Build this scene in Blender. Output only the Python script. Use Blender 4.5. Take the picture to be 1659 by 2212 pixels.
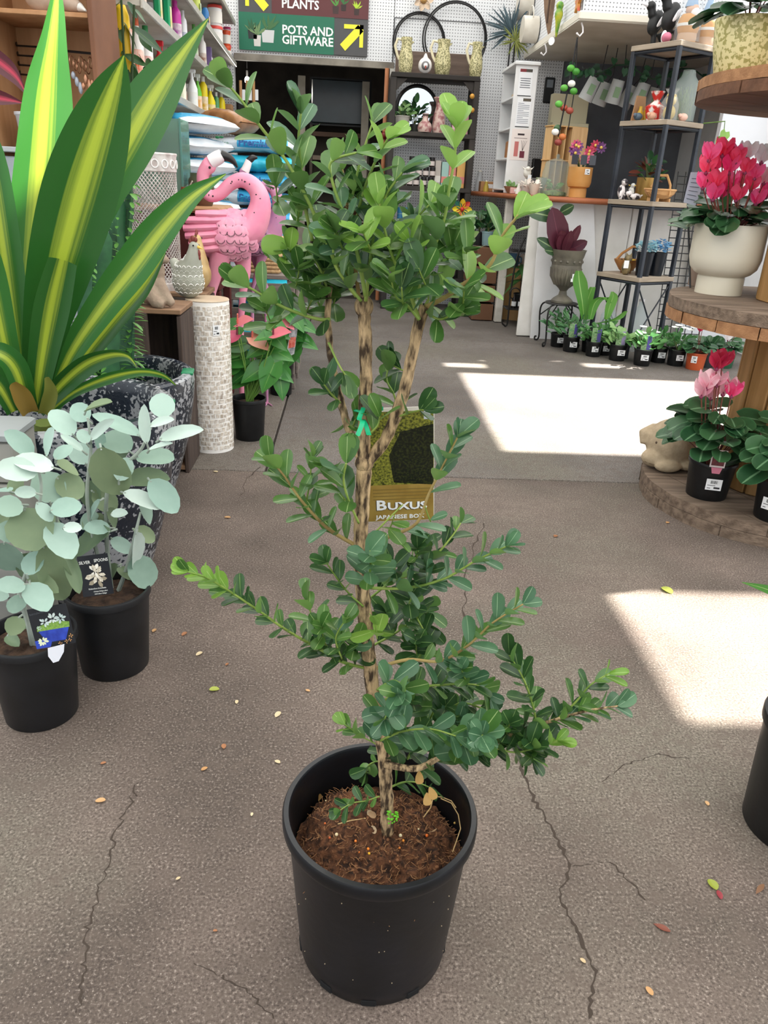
import bpy, math, random
from mathutils import Vector as V, Matrix
R = random.Random(11)
SC = bpy.context.scene
COL = SC.collection
for _o in list(bpy.data.objects): bpy.data.objects.remove(_o)

# ---------------------------------------------------------------- camera
FPX, CX, CY = 1640.0, 829.5, 1106.0
TH, ROLL, YAW, CAMH = math.radians(23.5), math.radians(3.0), math.radians(3.4), 1.17
CF = V((math.sin(YAW)*math.cos(TH), math.cos(YAW)*math.cos(TH), -math.sin(TH)))
_r0 = V((math.cos(YAW), -math.sin(YAW), 0)); _u0 = _r0.cross(CF)
CR = math.cos(ROLL)*_r0 + math.sin(ROLL)*_u0
CU = math.cos(ROLL)*_u0 - math.sin(ROLL)*_r0
CO = V((0, 0, CAMH))
cam = bpy.data.cameras.new('camera'); camo = bpy.data.objects.new('camera', cam); COL.objects.link(camo)
cam.sensor_fit = 'VERTICAL'; cam.sensor_height = 36.0; cam.lens = FPX/2212.0*36.0; cam.clip_start = .02
_m = Matrix((CR, CU, -CF)).transposed().to_4x4(); _m.translation = CO
camo.matrix_world = _m
SC.camera = camo

# ---------------------------------------------------------------- light
SUN = V((0.55, 0.15, 0.82)).normalized()
ROOF = 3.4
w = bpy.data.worlds.new('sky'); SC.world = w; w.use_nodes = True
_bg = w.node_tree.nodes['Background']; _bg.inputs[0].default_value = (0.90, 0.95, 1.0, 1); _bg.inputs[1].default_value = 1.0
_l = bpy.data.lights.new('sun', 'SUN'); _l.energy = 23.0; _l.angle = math.radians(0.9); _l.color = (1.0, 0.95, 0.87)
_lo = bpy.data.objects.new('sun', _l); COL.objects.link(_lo)
_lo.rotation_euler = SUN.to_track_quat('Z', 'Y').to_euler(); _lo.location = (6, 2, 9)
SC.view_settings.view_transform = 'Standard'; SC.view_settings.look = 'None'
SC.view_settings.gamma = 1.0; SC.view_settings.use_curve_mapping = False
SC.view_settings.exposure = 0.6

# ---------------------------------------------------------------- pixel helpers
def ray(x, y): return CF + CR*((x-CX)/FPX) - CU*((y-CY)/FPX)
def pt(x, y, Y):
    d = ray(x, y); return CO + d*(Y/d.y)
def gr(x, y, z=0.0):
    d = ray(x, y); return CO + d*((z-CAMH)/d.z)
def ptx(x, y, X):
    d = ray(x, y); return CO + d*(X/d.x)
def mpp(p): return (V(p)-CO).dot(CF)/FPX          # metres per pixel at a point
def rect(x0, y0, x1, y1, Y):
    xm, ym = (x0+x1)/2, (y0+y1)/2
    a, b = pt(x0, ym, Y), pt(x1, ym, Y); t, u = pt(xm, y0, Y), pt(xm, y1, Y)
    return (a.x+b.x)/2, b.x-a.x, u.z, t.z           # cx, width, z0, z1

# ---------------------------------------------------------------- colour + materials
def lin(c): return c/12.92 if c <= .04045 else ((c+.055)/1.055)**2.4
def hx(h):
    h = h.lstrip('#'); return tuple(lin(int(h[i:i+2], 16)/255) for i in (0, 2, 4)) + (1,)
MATS = {}
def _new(name):
    m = bpy.data.materials.new(name); m.use_nodes = True
    nt = m.node_tree; b = nt.nodes['Principled BSDF']; return m, nt, b
def N(nt, t, **kw):
    n = nt.nodes.new('ShaderNode'+t)
    for k, v in kw.items():
        if k.startswith('i_'):
            n.inputs[int(k[2:]) if k[2:].isdigit() else k[2:].replace('_', ' ')].default_value = v
        else: setattr(n, k, v)
    return n
def ramp(nt, fac, stops):
    r = nt.nodes.new('ShaderNodeValToRGB'); e = r.color_ramp.elements
    while len(e) < len(stops): e.new(.5)
    for i, (p, c) in enumerate(stops): e[i].position = p; e[i].color = c
    nt.links.new(fac, r.inputs[0]); return r.outputs[0]
def mat(col, rough=.55, col2=None, scale=8.0, bump=0.0, bscale=None, metal=0.0, trans=0.0, stretch=None, spec=.5, lo=.35, hi=.65, alpha=1.0, detail=4.0, ior=1.45, sss=0.0):
    key = ('m', col, rough, col2, scale, bump, bscale, metal, trans, stretch, spec, lo, hi, alpha, detail, ior)
    if key in MATS: return MATS[key]
    m, nt, b = _new('surface_'+col.lstrip('#')); MATS[key] = m
    b.inputs['Roughness'].default_value = rough; b.inputs['Metallic'].default_value = metal
    b.inputs['Specular IOR Level'].default_value = spec; b.inputs['IOR'].default_value = ior
    b.inputs['Base Color'].default_value = hx(col)
    if trans: b.inputs['Transmission Weight'].default_value = trans
    if alpha < 1: b.inputs['Alpha'].default_value = alpha
    if col2 or bump:
        tc = N(nt, 'TexCoord'); mp = N(nt, 'Mapping'); nt.links.new(tc.outputs['Object'], mp.inputs[0])
        if stretch: mp.inputs['Scale'].default_value = stretch
    if col2:
        n = N(nt, 'TexNoise', i_Scale=scale, i_Detail=detail); nt.links.new(mp.outputs[0], n.inputs['Vector'])
        nt.links.new(ramp(nt, n.outputs[0], [(lo, hx(col)), (hi, hx(col2))]), b.inputs['Base Color'])
    if bump:
        n2 = N(nt, 'TexNoise', i_Scale=bscale or scale*3, i_Detail=5.0); nt.links.new(mp.outputs[0], n2.inputs['Vector'])
        bp = N(nt, 'Bump', i_Strength=bump, i_Distance=.004); nt.links.new(n2.outputs[0], bp.inputs['Height'])
        nt.links.new(bp.outputs[0], b.inputs['Normal'])
    return m
def leafmat(col, col2, rib=None, transl=.25, rough=.35, ribw=.05, stripes=None, scale=3.0, back=None, edge=None):
    """two sided leaf: colour varies per leaf, pale midrib on the middle of the UV, light shines through"""
    key = ('l', col, col2, rib, transl, rough, ribw, stripes, back, edge)
    if key in MATS: return MATS[key]
    m, nt, b = _new('leaf_'+col.lstrip('#')); MATS[key] = m; L = nt.links
    oi = N(nt, 'ObjectInfo'); ge = N(nt, 'NewGeometry'); uv = N(nt, 'UVMap'); sx = N(nt, 'SeparateXYZ'); L.new(uv.outputs[0], sx.inputs[0])
    ad = N(nt, 'Math', operation='ADD'); L.new(oi.outputs['Random'], ad.inputs[0]); L.new(ge.outputs['Random Per Island'], ad.inputs[1])
    fr = N(nt, 'Math', operation='FRACT'); L.new(ad.outputs[0], fr.inputs[0])
    tc = N(nt, 'TexCoord'); no = N(nt, 'TexNoise', i_Scale=scale, i_Detail=3.0); L.new(tc.outputs['Object'], no.inputs['Vector'])
    mx = N(nt, 'Math', operation='MULTIPLY_ADD'); L.new(no.outputs[0], mx.inputs[0]); mx.inputs[1].default_value = .5; 
    sc = N(nt, 'Math', operation='MULTIPLY'); L.new(fr.outputs[0], sc.inputs[0]); sc.inputs[1].default_value = .7; L.new(sc.outputs[0], mx.inputs[2])
    colr = ramp(nt, mx.outputs[0], [(.2, hx(col)), (.85, hx(col2))])
    if stripes:
        mp = N(nt, 'Mapping'); mp.inputs['Scale'].default_value = (14, .5, 1); L.new(uv.outputs[0], mp.inputs[0])
        n2 = N(nt, 'TexNoise', i_Scale=1.0, i_Detail=3.0); L.new(mp.outputs[0], n2.inputs['Vector'])
        d = N(nt, 'Math', operation='SUBTRACT'); L.new(sx.outputs[0], d.inputs[0]); d.inputs[1].default_value = .5
        a = N(nt, 'Math', operation='ABSOLUTE'); L.new(d.outputs[0], a.inputs[0])
        k = N(nt, 'Math', operation='MULTIPLY_ADD'); L.new(n2.outputs[0], k.inputs[0]); k.inputs[1].default_value = .34; L.new(a.outputs[0], k.inputs[2])
        f = ramp(nt, k.outputs[0], [(.20, (1, 1, 1, 1)), (.30, (.55, .55, .55, 1)), (.37, (0, 0, 0, 1))])
        mm = N(nt, 'MixRGB'); L.new(f, mm.inputs[0]); L.new(colr, mm.inputs[1]); mm.inputs[2].default_value = hx(stripes); colr = mm.outputs[0]
    if rib:
        d = N(nt, 'Math', operation='SUBTRACT'); L.new(sx.outputs[0], d.inputs[0]); d.inputs[1].default_value = .5
        a = N(nt, 'Math', operation='ABSOLUTE'); L.new(d.outputs[0], a.inputs[0])
        f = ramp(nt, a.outputs[0], [(ribw*.5, (1, 1, 1, 1)), (ribw, (0, 0, 0, 1))])
        mm = N(nt, 'MixRGB'); L.new(f, mm.inputs[0]); L.new(colr, mm.inputs[1]); mm.inputs[2].default_value = hx(rib); colr = mm.outputs[0]
    if edge:
        d = N(nt, 'Math', operation='SUBTRACT'); L.new(sx.outputs[0], d.inputs[0]); d.inputs[1].default_value = .5
        a = N(nt, 'Math', operation='ABSOLUTE'); L.new(d.outputs[0], a.inputs[0])
        f = ramp(nt, a.outputs[0], [(.44, (0, 0, 0, 1)), (.49, (1, 1, 1, 1))])
        mm = N(nt, 'MixRGB'); L.new(f, mm.inputs[0]); L.new(colr, mm.inputs[1]); mm.inputs[2].default_value = hx(edge); colr = mm.outputs[0]
    if back:
        mm = N(nt, 'MixRGB'); L.new(ge.outputs['Backfacing'], mm.inputs[0]); L.new(colr, mm.inputs[1]); mm.inputs[2].default_value = hx(back); colr = mm.outputs[0]
    L.new(colr, b.inputs['Base Color']); b.inputs['Roughness'].default_value = rough
    tr = N(nt, 'BsdfTranslucent'); hs = N(nt, 'HueSaturation', i_Saturation=.92, i_Value=1.25); L.new(colr, hs.inputs['Color']); L.new(hs.outputs[0], tr.inputs[0])
    ms = N(nt, 'MixShader'); ms.inputs[0].default_value = transl
    L.new(b.outputs[0], ms.inputs[1]); L.new(tr.outputs[0], ms.inputs[2]); L.new(ms.outputs[0], nt.nodes['Material Output'].inputs[0])
    return m
def glass(col='#dfeee8', rough=.03, alpha=.25):
    key = ('g', col, rough, alpha)
    if key in MATS: return MATS[key]
    m, nt, b = _new('glass'); MATS[key] = m
    tp = N(nt, 'BsdfTransparent'); tp.inputs[0].default_value = hx(col)
    b.inputs['Base Color'].default_value = hx(col); b.inputs['Roughness'].default_value = rough
    ms = N(nt, 'MixShader'); ms.inputs[0].default_value = alpha
    nt.links.new(tp.outputs[0], ms.inputs[1]); nt.links.new(b.outputs[0], ms.inputs[2]); nt.links.new(ms.outputs[0], nt.nodes['Material Output'].inputs[0])
    return m

# ---------------------------------------------------------------- mesh builder
class MB:
    def __init__(s): s.v, s.f, s.m, s.uv = [], [], [], []
    def add(s, vs, fs, mi=0, uvs=None):
        o = len(s.v); s.v += [tuple(p) for p in vs]; s.uv += (uvs if uvs else [(.5, .5)]*len(vs))
        for f in fs: s.f.append(tuple(i+o for i in f)); s.m.append(mi)
        return s
    def box(s, c, d, rz=0.0, mi=0, rot=None):
        hx_, hy, hz = d[0]/2, d[1]/2, d[2]/2
        vs = [V((x*hx_, y*hy, z*hz)) for z in (-1, 1) for y in (-1, 1) for x in (-1, 1)]
        q = rot if rot is not None else Matrix.Rotation(rz, 3, 'Z')
        vs = [q @ p + V(c) for p in vs]
        return s.add(vs, [(0, 2, 3, 1), (4, 5, 7, 6), (0, 1, 5, 4), (2, 6, 7, 3), (0, 4, 6, 2), (1, 3, 7, 5)], mi)
    def bevbox(s, c, d, b=.004, rz=0.0, mi=0):
        X, Y, Z = d[0]/2, d[1]/2, d[2]/2; b = min(b, X*.9, Y*.9, Z*.9)
        pr = lambda k: [(X-k, -Y), (X, -Y+k), (X, Y-k), (X-k, Y), (-X+k, Y), (-X, Y-k), (-X, -Y+k), (-X+k, -Y)]
        q = Matrix.Rotation(rz, 3, 'Z'); vs = []
        for z, ins in ((-Z, b), (-Z+b, 0), (Z-b, 0), (Z, b)):
            f = ((X-ins)/X, (Y-ins)/Y)
            vs += [q @ V((x*f[0], y*f[1], z)) + V(c) for x, y in pr(b)]
        fs = [tuple(range(7, -1, -1)), tuple(range(24, 32))]
        for k in range(3):
            for i in range(8): fs.append((k*8+i, k*8+(i+1) % 8, k*8+8+(i+1) % 8, k*8+8+i))
        return s.add(vs, fs, mi)
    def lathe(s, prof, seg=24, c=(0, 0, 0), mi=0, ax=None, wob=0.0, flat=1.0):
        q = V((0, 0, 1)).rotation_difference(V(ax)).to_matrix() if ax is not None else Matrix.Identity(3)
        o = len(s.v); vs = []; fs = []; uvs = []; idx = []; n = len(prof)
        for k, (r, z) in enumerate(prof):
            if abs(r) < 1e-6: idx.append([len(vs)]); vs.append(q @ V((0, 0, z)) + V(c)); uvs.append((.5, k/max(1, n-1)))
            else:
                ring = []
                for i in range(seg):
                    a = 2*math.pi*i/seg; rr = r*(1+wob*math.sin(3*a+z*9))
                    ring.append(len(vs)); vs.append(q @ V((rr*math.cos(a), rr*math.sin(a)*flat, z)) + V(c)); uvs.append((i/seg, k/max(1, n-1)))
                idx.append(ring)
        for a, b in zip(idx, idx[1:]):
            for i in range(seg):
                j = (i+1) % seg
                if len(a) == 1 and len(b) == 1: break
                if len(a) == 1: fs.append((a[0], b[j], b[i]))
                elif len(b) == 1: fs.append((a[i], a[j], b[0]))
                else: fs.append((a[i], a[j], b[j], b[i]))
        return s.add(vs, fs, mi, uvs)
    def tube(s, pts, rad, seg=8, mi=0, cap=True, flat=1.0):
        pts = [V(p) for p in pts]; n = len(pts); rad = rad if isinstance(rad, (list, tuple)) else [rad]*n
        vs, fs = [], []; up = V((0, 0, 1)); prev = None
        for i, p in enumerate(pts):
            t = (pts[min(i+1, n-1)]-pts[max(i-1, 0)])
            t = t.normalized() if t.length > 1e-9 else V((0, 0, 1))
            if prev is None:
                a = t.cross(up) if abs(t.z) < .95 else t.cross(V((1, 0, 0)))
            else: a = prev - t*prev.dot(t)
            a.normalize(); b = t.cross(a); prev = a
            for k in range(seg):
                an = 2*math.pi*k/seg; vs.append(p + (a*math.cos(an) + b*math.sin(an)*flat)*rad[i])
        for i in range(n-1):
            for k in range(seg): fs.append((i*seg+k, i*seg+(k+1) % seg, (i+1)*seg+(k+1) % seg, (i+1)*seg+k))
        if cap: fs.append(tuple(range(seg-1, -1, -1))); fs.append(tuple(range((n-1)*seg, n*seg)))
        return s.add(vs, fs, mi)
    def ball(s, c, r, seg=16, rings=10, mi=0, q=None):
        r = r if isinstance(r, (list, tuple)) else (r, r, r); q = q or Matrix.Identity(3)
        vs = [V((0, 0, -1))]; fs = []
        for j in range(1, rings):
            a = math.pi*j/rings
            for i in range(seg):
                b = 2*math.pi*i/seg; vs.append(V((math.sin(a)*math.cos(b), math.sin(a)*math.sin(b), -math.cos(a))))
        vs.append(V((0, 0, 1))); top = len(vs)-1
        for i in range(seg):
            j = (i+1) % seg; fs.append((0, 1+j, 1+i)); fs.append((top, top-seg+i, top-seg+j))
            for k in range(rings-2): fs.append((1+k*seg+i, 1+k*seg+j, 1+(k+1)*seg+j, 1+(k+1)*seg+i))
        return s.add([q @ V((p.x*r[0], p.y*r[1], p.z*r[2])) + V(c) for p in vs], fs, mi)
    def prism(s, poly, o, ux, uy, th, mi=0):
        """extrude a 2D outline: o + x*ux + y*uy, thickness th along ux x uy"""
        ux, uy, o = V(ux), V(uy), V(o); nn = ux.cross(uy).normalized()*th; n = len(poly)
        a = [o+ux*x+uy*y for x, y in poly]; vs = a+[p-nn for p in a]
        fs = [tuple(range(n)), tuple(range(2*n-1, n-1, -1))]+[(i, n+i, n+(i+1) % n, (i+1) % n) for i in range(n)]
        return s.add(vs, fs, mi)
    def strip(s, spine, widths, side, nrm, cup=.15, nx=4, mi=0, thick=0):
        """a blade along a spine; side/nrm vectors or lists of them; UV x runs across"""
        n = len(spine); vs, fs, uvs = [], [], []
        for i, p in enumerate(spine):
            sd = side[i] if isinstance(side, list) else side; nm = nrm[i] if isinstance(nrm, list) else nrm
            for k in range(nx+1):
                u = k/nx*2-1; vs.append(V(p) + sd*(u*widths[i]/2) + nm*(cup*widths[i]*(u*u-.3))); uvs.append((k/nx, i/(n-1)))
        for i in range(n-1):
            for k in range(nx):
                a = i*(nx+1)+k; fs.append((a, a+1, a+nx+2, a+nx+1))
        return s.add(vs, fs, mi, uvs)
    def obj(s, name, mats, parent=None, world=False, smooth=True, ang=40, kind=None):
        me = bpy.data.meshes.new(name)
        off = V(parent.location) if (world and parent) else V((0, 0, 0))
        me.from_pydata([(x-off.x, y-off.y, z-off.z) for x, y, z in s.v], [], s.f)
        for m in (mats if isinstance(mats, (list, tuple)) else [mats]): me.materials.append(m)
        if len(me.materials) > 1: me.polygons.foreach_set('material_index', s.m)
        ul = me.uv_layers.new(name='UVMap'); li = [0]*len(me.loops); me.loops.foreach_get('vertex_index', li)
        ul.data.foreach_set('uv', [c for i in li for c in s.uv[i]])
        if smooth:
            me.polygons.foreach_set('use_smooth', [True]*len(me.polygons)); me.set_sharp_from_angle(angle=math.radians(ang))
        me.update()
        return link(name, me, parent, kind=kind)
def link(name, me, parent=None, mw=None, kind=None):
    o = bpy.data.objects.new(name, me); COL.objects.link(o)
    if parent: o.parent = parent
    if mw is not None: o.matrix_local = mw
    if kind: o['kind'] = kind
    return o
def tag(o, label=None, cat=None, group=None, kind=None):
    if label: o['label'] = label
    if cat: o['category'] = cat
    if group: o['group'] = group
    if kind: o['kind'] = kind
    return o
def thing(name, label, cat, loc=(0, 0, 0), rz=0.0, group=None):
    o = bpy.data.objects.new(name, None); COL.objects.link(o); o.empty_display_size = .05
    o.location = loc; o.rotation_euler = (0, 0, rz); return tag(o, label, cat, group)
def struct(mb, name, m, parent=None, **kw):
    o = mb.obj(name, m, parent, **kw); o['kind'] = 'structure'; return o
def frame(o, d, n, sx=1, sy=1, sz=1):
    y = V(d).normalized(); z = V(n) - y*V(n).dot(y)
    if z.length < 1e-5: z = y.orthogonal()
    z.normalize(); x = y.cross(z)
    m = Matrix((x*sx, y*sy, z*sz)).transposed().to_4x4(); m.translation = V(o); return m
def copy_tree(o, parent=None):
    c = o.copy(); COL.objects.link(c); c.parent = parent
    for ch in list(o.children): copy_tree(ch, c)
    return c
def cr(pts, n=6):
    """Catmull-Rom through tuples of any length"""
    out = []; P_ = [pts[0]]+list(pts)+[pts[-1]]
    for i in range(1, len(P_)-2):
        a, b, c, d = P_[i-1:i+3]
        for k in range(n):
            t = k/n; out.append(tuple(.5*((2*b[j])+(-a[j]+c[j])*t+(2*a[j]-5*b[j]+4*c[j]-d[j])*t*t+(-a[j]+3*b[j]-3*c[j]+d[j])*t**3) for j in range(len(b))))
    out.append(tuple(pts[-1])); return out
def text(s, size, name, m, parent, mw, ext=.0004, align='LEFT', sp=1.0, sx=1.0, bold=0.0, kind=None):
    c = bpy.data.curves.new(name, 'FONT'); c.body = s; c.size = size; c.extrude = ext; c.align_x = align; c.space_character = sp; c.resolution_u = 2; c.offset = bold
    o = bpy.data.objects.new(name, c); COL.objects.link(o); bpy.context.view_layer.update()
    me = bpy.data.meshes.new_from_object(o.evaluated_get(bpy.context.evaluated_depsgraph_get())); bpy.data.objects.remove(o)
    me.name = name; me.materials.clear(); me.materials.append(m)
    if sx != 1.0: me.transform(Matrix.Diagonal((sx, 1, 1, 1)))
    return link(name, me, parent, mw, kind)
# frame of a sheet facing -Y (text reads left to right for the camera), at o
def facing(o, tilt=0.0, rz=0.0):
    return Matrix.Translation(V(o)) @ Matrix.Rotation(rz, 4, 'Z') @ Matrix.Rotation(math.pi/2-tilt, 4, 'X')

# leaf meshes: unit length along +Y, +Z up side
LEAF = {}
def leafmesh(shape, m, w=.6, cup=.12, bend=.15, nx=4, ny=6):
    key = (shape, m.name, w, cup, bend)
    if key in LEAF: return LEAF[key]
    prof = {'obovate': [.10, .40, .72, .95, 1.0, .74, .12], 'ovate': [.15, .78, 1.0, .95, .74, .42, .04], 'round': [.3, .85, 1.0, 1.0, .9, .66, .12],
            'lance': [.25, .7, .98, 1.0, .8, .45, .03], 'heart': [.55, 1.0, 1.0, .86, .62, .34, .02], 'cord': [.45, .92, 1.0, .98, .84, .55, .10], 'petal': [.35, .7, .95, 1.0, .95, .75, .2], 'strap': [.7, .9, 1, 1, .9, .65, .05]}[shape]
    mb = MB(); sp = []; wd = []
    if shape == 'obovate': prof = [.12, .46, .84, 1.0, .93, .60, .16]
    if shape == 'ovate': prof = [.16, .60, .95, 1.0, .80, .44, .06]
    if shape == 'round': prof = [.25, .66, .96, 1.0, .88, .58, .12]
    T_ = [0, .12, .36, .62, .82, .95, 1.0] if shape == 'obovate' else [0, .10, .30, .55, .78, .93, 1.0] if shape in ('ovate', 'round', 'cord') else [i/ny for i in range(ny+1)]
    for i in range(ny+1):
        t = T_[i]; sp.append(V((0, t, -bend*t*t+bend*.25*t))); wd.append(prof[i]*w)
    mb.strip(sp, wd, V((1, 0, 0)), V((0, 0, 1)), cup, nx)
    if shape in ('heart', 'cord'):
        for k in range(nx+1):
            x, y, z = mb.v[k]; mb.v[k] = (x, y-.16*abs(k/nx*2-1), z)
    me = bpy.data.meshes.new('leaf'); me.from_pydata(mb.v, [], mb.f); me.materials.append(m)
    ul = me.uv_layers.new(name='UVMap'); li = [0]*len(me.loops); me.loops.foreach_get('vertex_index', li)
    ul.data.foreach_set('uv', [c for i in li for c in mb.uv[i]])
    me.polygons.foreach_set('use_smooth', [True]*len(me.polygons)); me.update()
    LEAF[key] = me; return me
def put_leaves(root, items, limit=300, name='leaf'):
    """items: (mesh, world matrix). The ones that show largest become parts, the rest one stuff part"""
    loc = Matrix.Translation(-V(root.location))
    def big(it): return it[1].to_scale().length/max(.2, (it[1].translation-CO).length)
    items = sorted(items, key=big, reverse=True)
    for me, mw in items[:limit]: link(name, me, root, loc @ mw)
    rest = items[limit:]
    if rest:
        by = {}
        for me, mw in rest: by.setdefault(me.materials[0].name, []).append((me, mw))
        mb = MB(); ms = []
        for k, lst in by.items():
            ms.append(lst[0][0].materials[0])
            for me, mw in lst:
                uvm = {}
                for l, u in zip(me.loops, me.uv_layers[0].data): uvm[l.vertex_index] = tuple(u.uv)
                mb.add([mw @ v.co for v in me.vertices], [tuple(p.vertices) for p in me.polygons], len(ms)-1, [uvm[i] for i in range(len(me.vertices))])
        mb.obj('foliage', ms, root, world=True, kind='stuff', ang=180)
def rnd(a, b): return R.uniform(a, b)
def rv(s=1.0): return V((rnd(-s, s), rnd(-s, s), rnd(-s, s)))

BLACKP = mat('#0e0f11', .42, '#16181a', 30, .06, 90)
SOIL = mat('#2a1d15', .95, '#4e3a2c', 60, 1.0, 140)
STICK = mat('#eceef0', .5)
INK = mat('#26282c', .6)
def sticker(parent, c, w_, h_, rz=0.0, tilt=0.0, r=None, name='price_sticker', lines=True):
    """white barcode sticker, facing -Y turned by rz; curved to radius r if given; local coords"""
    mb = MB(); q = Matrix.Rotation(rz, 3, 'Z')
    def P3(u, vv, d): # u across, v up
        if r:
            a = u/r; p = V((r*math.sin(a), -(r+d)*math.cos(a)+r, vv))
        else: p = V((u, -d, vv))
        return q @ p + V(c)
    def sheet(x0, x1, y0, y1, d, mi):
        n = 5; vs = [P3(x0+(x1-x0)*i/n, y, d) for y in (y0, y1) for i in range(n+1)]
        mb.add(vs, [(i, i+1, n+2+i, n+1+i) for i in range(n)], mi)
    sheet(-w_/2, w_/2, -h_/2, h_/2, .0006, 0)
    o = mb.obj(name, [STICK, INK], parent, smooth=False)
    if lines:
        mb = MB(); rr = random.Random(int(w_*1e6)); x = -w_*.22
        while x < w_*.22:
            d = w_*rr.uniform(.012, .04); sheet(x, x+d, h_*.08, h_*.36, .0010, 0); x += d+w_*rr.uniform(.012, .03)
        sheet(-w_*.4, w_*.1, -h_*.10, -h_*.05, .0010, 0); sheet(w_*.02, w_*.4, -h_*.36, -h_*.2, .0010, 0); sheet(-w_*.4, -w_*.18, -h_*.36, -h_*.3, .0010, 0)
        mb.obj('barcode_print', INK, o, smooth=False)
    return o
def nursery_pot(parent, r, h, m=BLACKP, taper=.8, fill=.84, soil=True, seg=32, notch=False, name='pot'):
    rb = r*taper; t = max(.002, r*.03)
    rim = h*.085
    mb = MB()
    prof = [(0, .006), (rb*.9, .006), (rb*.985, 0), (rb, .002), (r*.945-.0, h-rim*1.1), (r*.965, h-rim), (r*.995, h-rim*.95), (r, h-rim*.2), (r*.985, h), (r*.93, h), (r*.915, h-rim*.4), (r*.90, h-rim), (rb*.95, h*.3), (0, h*.3)]
    mb.lathe(prof, seg)
    o = mb.obj(name, m, parent)
    if soil:
        mb = MB(); rs = (rb*.95+(r*.90-rb*.95)*((fill-.3)/.7))*.99
        n = 20; vs = [V((0, 0, h*fill+.004))]; fs = []
        for k in range(1, 5):
            for i in range(n):
                a = 6.283*i/n; q = rs*k/4; vs.append(V((q*math.cos(a), q*math.sin(a), h*fill+rnd(-.006, .006)*min(1, r*9))))
        for i in range(n):
            j = (i+1) % n; fs.append((0, 1+i, 1+j))
            for k in range(3): fs.append((1+k*n+i, 1+(k+1)*n+i, 1+(k+1)*n+j, 1+k*n+j))
        mb.add(vs, fs); mb.obj('soil', SOIL, parent)
    return o
# ================================================================= SETTING
def concrete(c1, c2, seed):
    m, nt, b = _new('concrete'); L = nt.links
    tc = N(nt, 'TexCoord'); mp = N(nt, 'Mapping'); mp.inputs['Location'].default_value = (seed, seed*2.1, 0); L.new(tc.outputs['Object'], mp.inputs[0])
    n1 = N(nt, 'TexNoise', i_Scale=2.2, i_Detail=6.0); n2 = N(nt, 'TexNoise', i_Scale=190.0, i_Detail=5.0); n2.inputs['Roughness'].default_value = .65
    vo = N(nt, 'TexVoronoi', i_Scale=150.0); n3 = N(nt, 'TexNoise', i_Scale=26.0, i_Detail=8.0); n3.inputs['Roughness'].default_value = .7
    for n in (n1, n2, vo, n3): L.new(mp.outputs[0], n.inputs['Vector'])
    base = ramp(nt, n1.outputs[0], [(.36, hx(c1)), (.62, hx(c2))])
    n5 = N(nt, 'TexNoise', i_Scale=.9, i_Detail=4.0); L.new(mp.outputs[0], n5.inputs['Vector'])
    def over(a, fac, col, mode='MIX'):
        x = N(nt, 'MixRGB', blend_type=mode); L.new(fac, x.inputs[0]); L.new(a, x.inputs[1]); x.inputs[2].default_value = col; return x.outputs[0]
    base = over(base, ramp(nt, n5.outputs[0], [(.50, (0, 0, 0, 1)), (.66, (.7, .7, .7, 1))]), hx('#6a665a'))
    sp = ramp(nt, n2.outputs[0], [(.38, (.75, .75, .75, 1)), (.50, (0, 0, 0, 1))]); k = over(base, sp, hx('#352c27'))
    sp = ramp(nt, n2.outputs[0], [(.55, (0, 0, 0, 1)), (.68, (.7, .7, .7, 1))]); k = over(k, sp, hx('#a5998f'))
    sp = ramp(nt, n3.outputs[0], [(.36, (.7, .7, .7, 1)), (.52, (0, 0, 0, 1))]); k = over(k, sp, hx('#5b5048'))
    sp = ramp(nt, vo.outputs['Distance'], [(.05, (.8, .8, .8, 1)), (.12, (0, 0, 0, 1))])
    vc = N(nt, 'SeparateColor'); L.new(vo.outputs['Color'], vc.inputs[0])
    g = N(nt, 'Math', operation='GREATER_THAN'); L.new(vc.outputs[0], g.inputs[0]); g.inputs[1].default_value = .86
    mu = N(nt, 'Math', operation='MULTIPLY'); L.new(sp, mu.inputs[0]); L.new(g.outputs[0], mu.inputs[1]); k = over(k, mu.outputs[0], hx('#d8d0c6'))
    L.new(k, b.inputs['Base Color']); b.inputs['Roughness'].default_value = .9
    bp = N(nt, 'Bump', i_Strength=.3, i_Distance=.003); L.new(n2.outputs[0], bp.inputs['Height']); L.new(bp.outputs[0], b.inputs['Normal'])
    return m
C_NEAR = concrete('#50463f', '#6f625a', 1.0); C_FAR = concrete('#55504c', '#6c6763', 5.0); C_LEFT = concrete('#625c56', '#7b746d', 9.0)
fl = struct(MB().box((1.5, 4.2, -.056), (11, 19, .08)), 'floor', mat('#3b342f', .95))
for (x0, x1, y0, y1, m) in [(-4, 7.0, -5, 3.085, C_NEAR), (-.333, 7.0, 3.093, 6.27, C_FAR), (-.333, 7.0, 6.278, 8.4, C_FAR), (-4, -.343, 3.093, 5.1, C_LEFT), (-4, -.343, 5.108, 8.4, C_LEFT)]:
    MB().bevbox(((x0+x1)/2, (y0+y1)/2, -.01), (x1-x0, y1-y0, .02), .003).obj('concrete_slab', m, fl, ang=10)
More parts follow.
